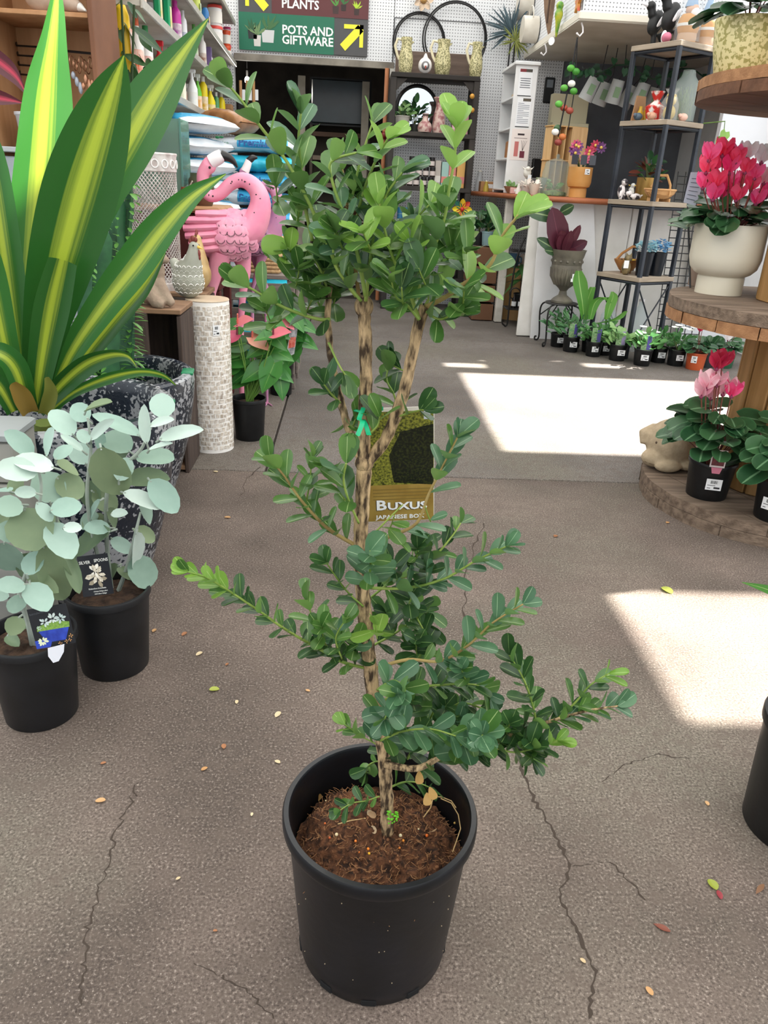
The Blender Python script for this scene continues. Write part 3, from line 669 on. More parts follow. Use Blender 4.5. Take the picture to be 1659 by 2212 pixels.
# lower branches
S([(772, 1180), (720, 1150), (690, 1125), (650, 1080), (615, 1030), (583, 990)], .0, -.03, 54, 'M', 26, .1, .0034, .0014, 'M')
S([(660, 1090), (668, 1050), (672, 1010), (675, 985)], .0, .0, 46, 'M', 22, .1, .0016, .001)
S([(775, 1130), (755, 1085), (742, 1040), (748, 1000)], -.02, -.05, 70, 'M', 36, .2, .0020, .0014)
S([(745, 1080), (720, 1030), (705, 1005)], -.02, -.03, 50, 'M', 28, .2, .0016, .001)
S([(790, 1180), (840, 1160), (900, 1130), (925, 1070), (955, 1010), (988, 945)], .0, -.02, 58, 'G', 28, .2, .0032, .0014, 'G')
S([(800, 1160), (850, 1110), (870, 1090)], -.02, -.03, 62, 'M', 34, .3, .0016, .001)
S([(810, 1240), (880, 1245), (940, 1200), (975, 1160), (995, 1130)], .04, .08, 46, 'D', 22, .2, .0026, .0013)
S([(800, 1270), (880, 1270), (960, 1250), (1030, 1210), (1095, 1180)], .0, -.03, 50, 'G', 22, .1, .0028, .0013, 'G')
S([(790, 1260), (800, 1230), (800, 1190)], -.03, -.09, 60, 'G', 20, .1, .0022, .0014, 'G', rosette=4)
S([(790, 1300), (850, 1250), (890, 1210), (915, 1180)], .05, .08, 48, 'D', 20, .2, .0024, .0012)
S([(785, 1310), (752, 1280), (725, 1245), (705, 1215)], -.01, -.03, 46, 'D', 26, .1, .0018, .0011)
S([(800, 1445), (740, 1430), (690, 1402), (620, 1362), (560, 1320), (500, 1280), (450, 1250), (405, 1235)], .0, -.06, 44, 'D', 19, .08, .0030, .0012, 'L')
S([(715, 1410), (690, 1370), (670, 1320), (660, 1280)], .0, .03, 48, 'M', 23, .05, .0020, .0011)
S([(740, 1425), (725, 1380), (745, 1340)], -.02, -.03, 46, 'M', 24, .1, .0016, .001)
S([(795, 1400), (850, 1370), (890, 1340), (920, 1310), (925, 1370)], .06, .09, 44, 'D', 18, .1, .0026, .0012)
S([(808, 1445), (880, 1425), (950, 1428), (1010, 1395), (1065, 1345), (1130, 1305)], .0, -.03, 50, 'G', 22, .3, .0034, .0013, 'G', twigm=TWIG)
S([(900, 1430), (920, 1380), (900, 1330), (905, 1290)], .05, .06, 46, 'D', 19, .0, .0022, .0012)
S([(815, 1490), (850, 1470), (875, 1490), (860, 1500)], -.04, -.09, 54, 'G', 18, .2, .0022, .0013, 'G', rosette=4)
S([(810, 1340), (815, 1380), (812, 1350)], -.03, -.03, 50, 'L', 30, .3, .0014, .001)
S([(830, 1650), (900, 1660), (960, 1632), (1040, 1618), (1120, 1580), (1200, 1555), (1270, 1535), (1335, 1525)], -.01, -.04, 48, 'D', 20, .15, .0056, .0014, 'G', twigm=BARK)
S([(1160, 1570), (1150, 1520), (1130, 1465), (1100, 1415)], -.02, .0, 48, 'D', 22, .0, .0024, .0012)
S([(1205, 1553), (1245, 1515), (1275, 1480), (1315, 1455)], -.03, -.03, 50, 'D', 24, .0, .0022, .0012, 'L')
S([(1060, 1612), (1110, 1625), (1160, 1615), (1205, 1600)], -.04, -.06, 46, 'D', 18, .1, .0020, .0011, 'L')
S([(980, 1630), (1010, 1600), (1040, 1585), (1040, 1590)], -.05, -.12, 56, 'G', 15, .1, .0022, .0014, 'G', rosette=5)
S([(822, 1600), (870, 1580), (930, 1575), (985, 1590)], -.05, -.09, 52, 'G', 20, .0, .0022, .0013, 'G')
S([(815, 1560), (840, 1530), (830, 1555)], -.05, -.08, 52, 'G', 18, .2, .0018, .0012, 'G', rosette=3)
S([(815, 1520), (880, 1490), (950, 1480), (1030, 1480), (1060, 1510)], .02, .0, 50, 'D', 19, .15, .0030, .0013, 'G')
S([(950, 1560), (990, 1520), (1040, 1530), (1080, 1560)], .02, .01, 50, 'D', 19, .0, .0024, .0013)
S([(880, 1640), (900, 1600), (930, 1550), (950, 1500)], .04, .05, 50, 'D', 19, .0, .0024, .0013)
S([(930, 1640), (980, 1610), (1080, 1600), (1150, 1640)], .0, -.02, 50, 'D', 19, .1, .0022, .0013)
S([(835, 1640), (815, 1610), (780, 1590), (745, 1565)], .0, .02, 38, 'M', 18, .1, .0018, .001, 'L')
S([(845, 1700), (870, 1690), (900, 1690), (925, 1700)], .02, .04, 46, 'D', 24, .1, .0022, .0012)
S([(838, 1640), (800, 1650), (790, 1670)], .03, .05, 38, 'D', 18, .1, .0016, .001)
S([(820, 1720), (790, 1730), (760, 1735), (735, 1750)], -.05, -.07, 32, 'D', 17, .1, .0012, .0008)
# fill the crown and the inner tangle
for (x, y, dy, ln, k) in [(600, 420, .02, 58, 'M'), (640, 470, .04, 58, 'M'), (740, 520, -.05, 60, 'M'), (690, 600, .03, 58, 'D'), (640, 600, .04, 56, 'M'), (610, 560, .05, 50, 'L'), (800, 520, -.06, 62, 'L'), (850, 470, .0, 62, 'M'), (900, 540, -.02, 60, 'L'), (920, 600, -.05, 62, 'D'), (870, 640, -.07, 60, 'D'), (960, 560, .03, 60, 'M'), (1000, 560, .0, 62, 'M'), (940, 480, .03, 58, 'M'), (810, 600, .02, 58, 'D'), (760, 600, .05, 58, 'D'), (720, 640, .06, 56, 'D'), (660, 660, .05, 56, 'M'), (590, 690, .03, 54, 'M'), (860, 560, .05, 58, 'D'), (780, 440, .04, 58, 'D'), (1000, 640, -.05, 60, 'M'), (890, 640, .05, 56, 'D'), ]:
    an = rnd(0, 6.28); S([(x, y+18), (x+8*math.cos(an), y), (x+16*math.cos(an), y-20)], dy, dy-.02, ln, k, 20, .1, .0014, .0009, k, rosette=2)
for (x, y, dy, k) in [(900, 1200, .03, 'D'), (860, 1230, .02, 'D'), (930, 1240, .02, 'D'), (880, 1300, .05, 'D'), (840, 1340, .06, 'D'), (900, 1400, .05, 'D'), (880, 1530, .02, 'D'), (960, 1540, .03, 'D'), (1000, 1570, .02, 'G'), (1090, 1580, -.02, 'D'), (920, 1600, .03, 'D'), (860, 1620, .03, 'D'), (700, 1370, .0, 'M'), (760, 1400, .01, 'M'), (840, 1130, .0, 'M'), (930, 1110, -.01, 'G'), (1010, 1460, .0, 'G'), (1150, 1620, -.03, 'D')]:
    an = rnd(0, 6.28); S([(x, y+16), (x+8*math.cos(an), y), (x+14*math.cos(an), y-16)], dy, dy-.02, 46, k, 16, .1, .0013, .0009, k, rosette=2)
put_leaves(bx, LV, 300)
# withered clump, moss sprig, yellowed leaves
mb = MB()
for i in range(40):
    p = bpt(770, 470, -.01)+rv(.006); d = rv(1); d.z = abs(d.z); mb.tube([p, p+d.normalized()*rnd(.006, .02)], [.0012, .0004], 4)
mb.obj('withered_tip', mat('#5a3a24', .9), bx, world=True)
DRY = leafmesh('obovate', leafmat('#c79a52', '#d8b070', None, .3, .6), .6)
for (x, y, dx, dz) in [(905, 1665, .1, -1), (928, 1700, .4, -.9), (922, 1712, .1, -1)]: link('yellow_leaf', DRY, bx, Matrix.Translation(-BXC) @ frame(bpt(x, y, -.0), V((dx, -.2, dz)), V((0, -1, .3)), .022, .024, .02))
mb = MB()
for i in range(24): p = bpt(848, 1765, -.018)+V((rnd(-.008, .008), rnd(-.004, .004), rnd(-.012, .012))); mb.ball(p, (rnd(.001, .003), .0012, rnd(.001, .003)), 6, 4)
mb.obj('moss_sprig', mat('#6cbf2e', .5), bx, world=True)

# green tie round the stem
tie = thing('green_tie', 'bright green plastic tie knotted round the shrub stem', 'plant tie', bpt(786, 890, -.012))
T = V(tie.location); GT = mat('#0fa572', .4, '#18b881', 30)
c0 = bpt(788, 888); ring = [c0+V((math.cos(a)*.0115, math.sin(a)*.0115, .0022*math.sin(2*a)))-T for a in [i*6.283/20 for i in range(21)]]
MB().tube(ring, .0026, 8, flat=.6).obj('loop', GT, tie)
for pp in [[(786, 880), (776, 905), (783, 912), (772, 942)], [(784, 906), (790, 918), (797, 940)]]:
    sp = [bpt(x, y, -.014-.002*i)-T for i, (x, y) in enumerate(cr(pp, 5))]; MB().strip(sp, [.0058]*len(sp), V((1, 0, 0)), V((0, 1, 0)), .1, 2).obj('tail', GT, tie)
sp = [bpt(x, y, .012)-T for x, y in [(792, 884), (810, 882), (828, 883)]]; MB().strip(sp, [.005]*3, V((0, 0, 1)), V((0, 1, 0)), .1, 2).obj('tail', GT, tie)

# hanging plant label behind the stem
def lin2(p, q, t): return V(p).lerp(V(q), t)
LY = .07
c_ = [bpt(757, 885, LY), bpt(905, 857, LY), bpt(938, 1122, LY+.02), bpt(790, 1128, LY+.02)]
tl = thing('boxwood_label', 'printed card of a clipped hedge hanging behind the shrub stem, reading Buxus', 'plant label', c_[3])
O = c_[3]; ux = (c_[2]-c_[3]); uy = (c_[0]-c_[3]); LW, LH = ux.length, uy.length; ux.normalize(); nn = ux.cross(uy).normalized(); uy = nn.cross(ux)
LM = Matrix((ux, uy, nn)).transposed().to_4x4()       # local frame of the card
card = MB(); card.prism([(0, 0), (LW, 0), (LW*.985, LH), (-.003, LH)], (0, 0, 0), ux, uy, .0008); card.obj('card', mat('#dcd6cc', .4), tl)
def cardpoly(poly, d, m, name): MB().prism(poly, nn*d, ux, uy, .0001).obj(name, m, tl, smooth=False)
cardpoly([(.001, .001), (LW-.001, .001), (LW-.002, LH*.34), (0, LH*.34)], .0006, mat('#8f7234', .35, '#a58a48', 30), 'printed_band')
hm = mat('#2c3312', .35, '#8f8f36', 330, lo=.35, hi=.62, detail=6)
cardpoly([(.0, LH*.30), (LW-.001, LH*.30), (LW-.003, LH*.97), (0, LH*.97)], .0005, hm, 'hedge_picture')
cardpoly([(LW*.42, LH*.36), (LW-.002, LH*.33), (LW-.003, LH*.86), (LW*.52, LH*.80), (LW*.36, LH*.60)], .0007, mat('#0e120a', .35, '#3a401a', 330, detail=6, lo=.45, hi=.75), 'shaded_hedge_picture')
cardpoly([(LW*.84, LH*.90), (LW*.93, LH*.90), (LW*.93, LH*.985), (LW*.84, LH*.985)], .0009, mat('#c6cad2', .4), 'printed_corner')
for i in range(4): cardpoly([(LW*.12, LH*(.205+.03*i)), (LW*.95, LH*(.205+.03*i)), (LW*.95, LH*(.212+.03*i)), (LW*.12, LH*(.212+.03*i))], .0008, mat('#7d6631', .5), 'fine_print')
def ctext(s, x, y, size, m, d, sx=1.0, b=.0): text(s, size, 'lettering', m, tl, Matrix.Translation(ux*x+uy*y+nn*d) @ LM, .0001, sx=sx, bold=b)
WT = mat('#f2f3f6', .4); SHD = mat('#23283c', .5)
for (m, dx, d) in [(SHD, -.0008, .0011), (WT, 0, .0014)]:
    ctext('B', .0150+dx, LH*.115+dx, .0215, m, d, 1.25, .0006); ctext('UXUS', .0312+dx, LH*.115+dx, .0160, m, d, 1.35, .0005)
ctext('JAPANESE BOX', .0150, LH*.028, .0088, WT, .0012, 1.15, .0002)
# ================================================================= LEFT: silver kalanchoes
KL_A = leafmesh('ovate', leafmat('#86a598', '#a3bdb1', None, .12, .6), .72, .10, .10)
KL_B = leafmesh('round', leafmat('#748f80', '#8faa9a', None, .12, .6), .80, .12, .12)
KL_C = leafmesh('ovate', leafmat('#61795e', '#7d8f6c', None, .15, .6), .78, .14, .16)
KL_P = leafmesh('ovate', leafmat('#a9c0b4', '#c0d0c8', None, .12, .6), .66, .16, .08)
KSTEM = mat('#8f9a90', .7, '#a8b3a8', 20)
def zk(x, y): return (x/2.698, y/2.698+780)
def kalanchoe(name, label, base, r, h, Y0, leaves, stems, loc_px):
    root = thing(name, label, 'potted plant', base)
    nursery_pot(root, r, h, mat('#131416', .45, '#1c1d20', 14, .05, 60), .80, .86, True, 48)
    for st in stems:
        P_ = cr([(*zk(x, y), dy) for x, y, dy in st], 5); pts = [pt(a, b, Y0+c) for a, b, c in P_]
        MB().tube(pts, [.006-.0035*i/len(pts) for i in range(len(pts))], 8).obj('stem', KSTEM, root, world=True)
    items = []
    for (bx_, by, tx, ty, wz, k, dy) in leaves:
        b = zk(bx_, by); t = zk(tx, ty); tl_ = rnd(-.05, .035)
        pb = pt(b[0], b[1], Y0+dy); pe = pt(t[0], t[1], Y0+dy+tl_); d = pe-pb; l = d.length; wd = wz/2.698*mpp(pb)
        me = {'A': KL_A, 'B': KL_B, 'C': KL_C, 'P': KL_P}[k]; base_w = {'A': .72, 'B': .80, 'C': .78, 'P': .66}[k]
        nm = (CO-pb).normalized()*.75+V((0, 0, .75))+rv(.35)
        items.append((me, frame(pb, d, nm, wd/base_w*1.18, l*1.05, l)))
        MB().tube([pb-d*.12+V((0, .012, -.008)), pb+d*.05], [.0028, .0022], 6).obj('leaf_stalk', KSTEM, root, world=True)
    # young paired tips and inner leaves
    put_leaves(root, items, 300); return root
KLB = [(945, 330, 945, 190, 125, 'A', 0), (855, 480, 838, 265, 62, 'P', -.02), (875, 375, 1003, 338, 62, 'P', -.02), (930, 455, 1168, 395, 90, 'P', -.03), (865, 520, 995, 475, 45, 'P', -.04), (800, 560, 1000, 560, 125, 'B', .02),
       (812, 435, 550, 300, 92, 'A', .0), (755, 525, 615, 420, 135, 'B', .02), (530, 455, 650, 345, 62, 'P', -.02), (515, 345, 425, 255, 100, 'A', .01), (495, 292, 628, 222, 72, 'C', -.02), (425, 430, 305, 285, 118, 'A', .0), (482, 525, 360, 430, 46, 'P', -.03),
       (585, 505, 700, 785, 195, 'C', -.05), (690, 695, 750, 568, 95, 'A', -.03), (725, 690, 968, 672, 115, 'C', .02), (872, 695, 1032, 870, 138, 'A', -.01), (720, 765, 928, 850, 105, 'P', -.03), (812, 830, 890, 925, 120, 'B', .0), (648, 890, 738, 885, 52, 'P', -.03),
       (585, 808, 508, 935, 62, 'A', -.02), (792, 1000, 795, 1200, 120, 'P', -.03), (770, 1150, 885, 1300, 150, 'B', .0), (650, 1035, 765, 1110, 75, 'A', .02), (645, 990, 405, 1120, 140, 'C', -.02), (780, 980, 905, 1040, 85, 'C', .03), (642, 970, 498, 970, 88, 'A', .0),
       (620, 870, 690, 955, 95, 'C', .02), (560, 420, 605, 510, 95, 'A', .01), (505, 480, 470, 400, 70, 'A', -.02), (500, 600, 440, 480, 110, 'A', .03), (540, 760, 680, 860, 120, 'C', .05), (560, 700, 500, 860, 130, 'C', .05), (620, 600, 740, 470, 110, 'C', .05), (700, 1200, 760, 1260, 70, 'C', .02), (500, 900, 620, 1010, 120, 'C', .05), (470, 960, 560, 900, 90, 'B', .03), (690, 1190, 610, 1280, 80, 'C', .03)]
KLA = [(195, 540, 42, 415, 105, 'A', 0), (312, 620, 85, 575, 125, 'P', -.02), (215, 640, -20, 630, 135, 'P', -.04), (265, 545, 300, 400, 112, 'A', .0), (320, 572, 412, 490, 75, 'A', .0), (290, 825, 275, 648, 165, 'B', .02), (212, 770, 90, 762, 72, 'P', -.03), (130, 835, -10, 860, 140, 'B', -.02),
       (140, 860, 210, 1090, 225, 'C', -.02), (295, 870, 468, 838, 118, 'A', -.04), (212, 830, 305, 925, 85, 'A', -.04), (290, 945, 420, 1135, 155, 'A', -.02), (368, 970, 472, 972, 62, 'P', -.05), (-10, 960, 110, 1025, 115, 'B', -.03), (20, 1060, 85, 1228, 150, 'B', -.02), (250, 1075, 375, 1400, 155, 'C', -.02),
       (155, 1245, 225, 1112, 105, 'A', -.04), (145, 1300, -10, 1312, 105, 'A', -.05), (150, 1380, 50, 1450, 95, 'B', -.02), (170, 1295, 272, 1442, 135, 'A', -.04), (30, 1340, -30, 1390, 80, 'A', 0), (165, 1240, 322, 1332, 85, 'C', .0), (385, 1110, 462, 1342, 72, 'C', .02), (110, 1490, 65, 1590, 95, 'C', .02), (60, 760, -30, 745, 90, 'A', 0),
       (330, 600, 460, 640, 120, 'C', .03), (330, 680, 480, 780, 140, 'C', .05), (120, 760, 60, 700, 100, 'C', .04), (310, 1000, 250, 900, 120, 'C', .04), (120, 1130, 220, 1260, 130, 'C', .04), (250, 1130, 160, 1060, 120, 'C', .05), (60, 900, 10, 990, 110, 'C', .03), (100, 1540, 200, 1520, 70, 'C', .03), (40, 1600, 100, 1650, 60, 'C', .02)]
ka = kalanchoe('silver_spoons_plant', 'grey-leaved kalanchoe in black pot with white-cornered succulents picture card', gr(92, 1535), .099, .215, 1.44, KLA, [[(205, 1660, .02), (150, 1480, .0), (110, 1380, .0), (150, 1240, 0), (190, 1080, .02), (220, 900, .0), (240, 720, 0), (200, 560, 0)], [(220, 1660, .04), (280, 1300, .04), (330, 1050, .03), (330, 880, .0)], [(190, 1660, .02), (120, 1350, -.02), (60, 1300, -.03)]], None)
kb = kalanchoe('silver_spoons_plant', 'tallest grey-leaved kalanchoe in black pot with dark card reading Silver Spoons', gr(250, 1432), .103, .225, 1.68, KLB, [[(640, 1340, .02), (560, 1100, .02), (510, 830, .0), (515, 650, .0), (530, 500, 0), (510, 330, 0)], [(650, 1340, .03), (620, 1000, .03), (640, 700, .02), (800, 540, .0), (845, 470, -.01), (880, 380, -.01)], [(690, 1340, .02), (740, 1200, .0), (790, 1000, -.02), (820, 880, -.01)]], None)
def picture_card(name, label, px, Y, poly_m, writer):
    """px: four corners bottom-left, bottom-right, top-right, top-left"""
    c = [pt(x, y, Y+dy) for x, y, dy in px]; root = thing(name, label, 'plant label', c[0])
    ux = (c[1]-c[0]); wd = ux.length; ux.normalize(); uy = c[3]-c[0]; ht = uy.length; nn = ux.cross(uy).normalized(); uy = nn.cross(ux)
    MB().prism([(0, 0), (wd, 0), (wd, ht), (0, ht)], (0, 0, 0), ux, uy, .0008).obj('card', poly_m, root, smooth=False)
    LM = Matrix((ux, uy, nn)).transposed().to_4x4()
    def poly(pl, d, m, nm): MB().prism([(x*wd, y*ht) for x, y in pl], nn*d, ux, uy, .0001).obj(nm, m, root, smooth=False)
    def tx(s, x, y, size, m, sx=1.0, rot=0.0, b=.0): text(s, size*ht, 'lettering', m, root, Matrix.Translation(ux*x*wd+uy*y*ht+nn*.0012) @ LM @ Matrix.Rotation(rot, 4, 'Z'), .0001, sx=sx, bold=b)
    writer(poly, tx, wd, ht); return root
def leafprint(poly, cx, cy, s, n, m, seed, asp=1.0):
    rr = random.Random(seed)
    for i in range(n):
        a = 6.283*i/n+rr.uniform(-.3, .3); l = s*rr.uniform(.7, 1.1); c, sn = math.cos(a), math.sin(a)
        pl = [(cx+(c*t*l-sn*w_*l)*asp, cy+sn*t*l+c*w_*l) for t, w_ in [(.15, 0), (.4, -.16), (.75, -.2), (1, 0), (.75, .2), (.4, .16)]]
        poly(pl, .0009+.00005*i, m, 'leaf_print')
def w1(poly, tx, wd, ht):
    cm = mat('#e8e2d2', .4, '#b8ad98', 200); g = mat('#d6d8d4', .4)
    leafprint(poly, .55, .52, .3, 6, cm, 4, ht/wd); leafprint(poly, .5, .60, .2, 5, mat('#f0ece0', .4), 9, ht/wd); leafprint(poly, .55, .40, .25, 5, mat('#9d937e', .5), 12, ht/wd)
    tx('SILVER', .04, .80, .105, g, .9, .0, .0002); tx('SPOONS', .53, .82, .105, g, .85, .0, .0002)
    tx('Kalanchoe bracteata', .22, .16, .052, g, 1.0, 0, .0001); tx('-Unique foliage plant', .36, .09, .042, g, 1, 0, .0001); tx('-Soft silver foliage', .38, .03, .042, g, 1, 0, .0001)
picture_card('silver_spoons_label', 'dark plant card printed Silver Spoons with pale leaf rosette', [(180, 1290, 0), (246, 1282, 0), (242, 1178, .03), (164, 1203, .03)], 1.585, mat('#15171e', .35), w1)
def w2(poly, tx, wd, ht):
    poly([(.3, .12), (.78, .12), (.93, .42), (.15, .42)], .0006, mat('#1b2f8c', .4, '#2a46b0', 60), 'bowl_print')
    poly([(.12, .42), (.95, .42), (.97, .55), (.6, .62), (.14, .54)], .0007, mat('#5f8a34', .5, '#86a84c', 260), 'groundcover_print')
    leafprint(poly, .36, .62, .14, 7, mat('#bfcfcc', .4), 3, ht/wd); leafprint(poly, .58, .68, .15, 7, mat('#cddad4', .4), 5, ht/wd); leafprint(poly, .78, .66, .14, 7, mat('#b4c6c2', .4), 6, ht/wd); leafprint(poly, .2, .5, .08, 6, mat('#a7bdb2', .4), 7, ht/wd)
    poly([(.0, .0), (.36, .0), (.42, .12), (.34, .2), (.0, .2)], .0008, mat('#2540a8', .5), 'small_bowl_print'); leafprint(poly, .2, .17, .14, 9, mat('#cfd8b8', .5), 8, ht/wd)
    for (x, y) in [(.62, .05), (.78, .07), (.93, .2), (.88, .1)]: leafprint(poly, x, y, .06, 4, mat('#c0905a', .6), int(x*99), ht/wd)
    tx('succulents style', .04, .84, .085, mat('#53565c', .5), 1.0, .06)
lc = picture_card('succulents_label', 'white-edged picture card of succulents in a blue bowl with clip tab', [(80, 1402, 0), (164, 1388, 0), (163, 1293, .02), (77, 1316, .02)], 1.36, mat('#14171c', .35), w2)
mb = MB(); e = [pt(x, y, 1.345)-V(lc.location) for x, y in [(103, 1400), (139, 1391), (138, 1408), (127, 1428), (115, 1432), (104, 1418)]]
mb.add(e, [tuple(range(len(e)))][:1]); mb.obj('clip_tab', mat('#e8ebf4', .4), lc, smooth=False)

# ================================================================= glazed planters, cordyline, euphorbia
def glaze():
    m, nt, b = _new('blue_black_glaze'); L = nt.links
    tc = N(nt, 'TexCoord'); n1 = N(nt, 'TexNoise', i_Scale=5.0, i_Detail=5.0); vo = N(nt, 'TexVoronoi', i_Scale=70.0); n3 = N(nt, 'TexNoise', i_Scale=75.0, i_Detail=6.0)
    for n in (n1, vo, n3): L.new(tc.outputs['Object'], n.inputs['Vector'])
    base = ramp(nt, n1.outputs[0], [(.38, hx('#1a222e')), (.55, hx('#27303b')), (.70, hx('#3c444d'))])
    a = N(nt, 'Math', operation='ADD'); L.new(n1.outputs[0], a.inputs[0]); L.new(n3.outputs[0], a.inputs[1])
    f = ramp(nt, a.outputs[0], [(.99, (0, 0, 0, 1)), (1.17, (.65, .65, .65, 1))]); x = N(nt, 'MixRGB'); L.new(f, x.inputs[0]); L.new(base, x.inputs[1]); x.inputs[2].default_value = hx('#b9bcc0')
    L.new(x.outputs[0], b.inputs['Base Color']); b.inputs['Roughness'].default_value = .28
    bp = N(nt, 'Bump', i_Strength=.4, i_Distance=.004); L.new(n3.outputs[0], bp.inputs['Height']); L.new(bp.outputs[0], b.inputs['Normal']); return m
GLZ = glaze()
def planter(nm, label, loc, r, h):
    root = thing(nm, label, 'potted plant', loc)
    prof = [(0, 0), (r*.62, 0), (r*.66, .01), (r*.80, h*.25), (r*.93, h*.52), (r*1.01, h*.80), (r*1.03, h*.93), (r*1.02, h*.985), (r*.99, h), (r*.915, h), (r*.89, h*.985), (r*.87, h*.93), (r*.84, h*.72), (r*.8, h*.70), (0, h*.70)]
    MB().lathe(prof, 64).obj('pot', GLZ, root)
    MB().lathe([(0, h*.735), (r*.5, h*.73), (r*.84, h*.72)], 40).obj('soil', SOIL, root)
    return root
PLY = [(-.80, 2.10, .305, .565), (-.86, 2.72, .300, .505)]
pl1 = planter('potted_cordyline', 'broad-leaved cordyline with lime yellow stripes in large speckled blue-black glazed planter', (PLY[0][0], PLY[0][1], 0), PLY[0][2], PLY[0][3])
pl2 = planter('potted_euphorbia', 'dark green ridged euphorbia columns in blue-black glazed planter beside the dark crate', (PLY[1][0], PLY[1][1], 0), PLY[1][2], PLY[1][3])
TAPE = mat('#1d7a52', .5)
for pl, (x, y, r, h), a in ((pl1, PLY[0], .05), (pl2, PLY[1], .12)):
    c, s_ = math.cos(a), math.sin(a); MB().bevbox((c*r*.955, s_*r*.955, h-.002), (r*.14, .075, .012), .003, rz=a).obj('green_tape', TAPE, pl)
CORD = leafmat('#1f4f1c', '#2f6a28', None, .3, .3, stripes='#a2b436', scale=2.0)
cd = pl1
def blade(px, Y0, Y1, tw=.0, cup=.16, nm=None, mt=None):
    """px: (x, y, width)"""
    P_ = cr([tuple(map(float, p)) for p in px], 5); n = len(P_); sp = [pt(a, b, Y0+(Y1-Y0)*i/(n-1)) for i, (a, b, _) in enumerate(P_)]
    wd = [max(.001, c*mpp(sp[i])) for i, (_, _, c) in enumerate(P_)]; sd, nn_ = [], []
    for i in range(n):
        t = (sp[min(i+1, n-1)]-sp[max(0, i-1)]).normalized(); v = (CO-sp[i]).normalized(); s_ = t.cross(v).normalized()
        q = Matrix.Rotation(tw*(.3+i/n), 3, t); s_ = q @ s_; sd.append(s_); nn_.append(s_.cross(t))
    MB().strip(sp, wd, sd, nn_, cup, 6).obj('leaf', mt or CORD, cd, world=True, ang=180)
SUNTW = .8
blade([(45, 880, 44), (62, 700, 92), (80, 480, 128), (92, 330, 132), (102, 200, 122), (114, 90, 76), (122, 5, 44), (126, -50, 3)], 2.12, 2.3, SUNTW, .10)
blade([(75, 890, 42), (92, 740, 80), (128, 580, 128), (172, 420, 152), (212, 290, 130), (245, 190, 76), (268, 120, 5)], 2.05, 1.98, .1, .10)
blade([(90, 890, 30), (140, 620, 55), (215, 430, 86), (275, 310, 110), (335, 205, 98), (395, 115, 50), (450, 40, 3)], 2.15, 2.35, -.1, .08)
blade([(100, 885, 26), (150, 770, 46), (220, 665, 66), (290, 575, 80), (350, 495, 72), (415, 425, 44), (488, 376, 3)], 2.05, 2.1, -.35, .2)
blade([(115, 885, 26), (170, 785, 48), (240, 695, 52), (305, 620, 44), (357, 545, 4)], 2.12, 2.25, -.2, .2)
blade([(75, 888, 36), (92, 770, 58), (112, 660, 72), (135, 562, 58)], 1.99, 1.97, .1, .2)
blade([(50, 880, 36), (30, 700, 60), (5, 520, 70), (-25, 330, 60), (-60, 200, 4)], 2.08, 2.1, .2, .2)
blade([(40, 880, 36), (5, 720, 56), (-30, 560, 60), (-70, 400, 4)], 2.0, 1.95, .2, .2)
blade([(85, 892, 20), (130, 835, 42), (185, 788, 46), (238, 768, 34), (275, 770, 20), (295, 792, 3)], 1.98, 1.95, .5, .25)
blade([(105, 892, 12), (160, 848, 20), (230, 818, 26), (300, 803, 20), (350, 810, 14), (380, 832, 3)], 2.05, 2.2, .5, .2)
blade([(60, 885, 40), (35, 800, 52), (0, 765, 50), (-50, 760, 30)], 1.97, 1.9, .4, .2)
blade([(95, 888, 26), (145, 790, 40), (200, 690, 52), (262, 610, 48), (310, 545, 8)], 2.16, 2.35, .0, .2)
blade([(65, 892, 34), (45, 855, 40), (25, 830, 20)], 1.95, 1.92, .2, .3, mt=leafmat('#6f7a2c', '#8a6a2c', None, .2, .6))
blade([(95, 895, 24), (108, 850, 30), (100, 815, 10)], 1.94, 1.92, .2, .3, mt=leafmat('#5d7a2c', '#7a6a2c', None, .2, .6))
blade([(30, 890, 30), (-5, 830, 40), (-50, 800, 20)], 1.94, 1.9, .2, .2)
MB().tube([(-.06, .02, .40), (-.05, .0, .50)], [.03, .025], 10).obj('stem', mat('#6a7a3a', .7), cd)
# dark red cordyline at the edge
rc = thing('red_cordyline', 'dark red cordyline leaves reaching in beside the white floral pot', 'plant', (-1.42, 2.9, 0))
RC = leafmat('#3a1c20', '#541f2a', None, .2, .4, stripes='#b8344e')
for px, Y in [([(-140, 60, 20), (-60, 95, 44), (0, 135, 44), (35, 165, 34), (58, 205, 4)], 2.75), ([(-140, 190, 20), (-60, 205, 36), (0, 212, 30), (48, 222, 4)], 2.7)]:
    P_ = cr([tuple(map(float, p)) for p in px], 5); sp = [pt(a, b, Y) for a, b, _ in P_]; wd = [max(.001, c*mpp(sp[0])) for _, _, c in P_]
    MB().strip(sp, wd, V((.3, 0, 1)).normalized(), V((0, -1, .2)), .15, 4).obj('leaf', RC, rc, world=True)
MB().tube([(0, 0, 0), (-.02, 0, .9), (.06, -.1, 1.55)], [.03, .025, .015], 8).obj('stem', mat('#5a4636', .8), rc)
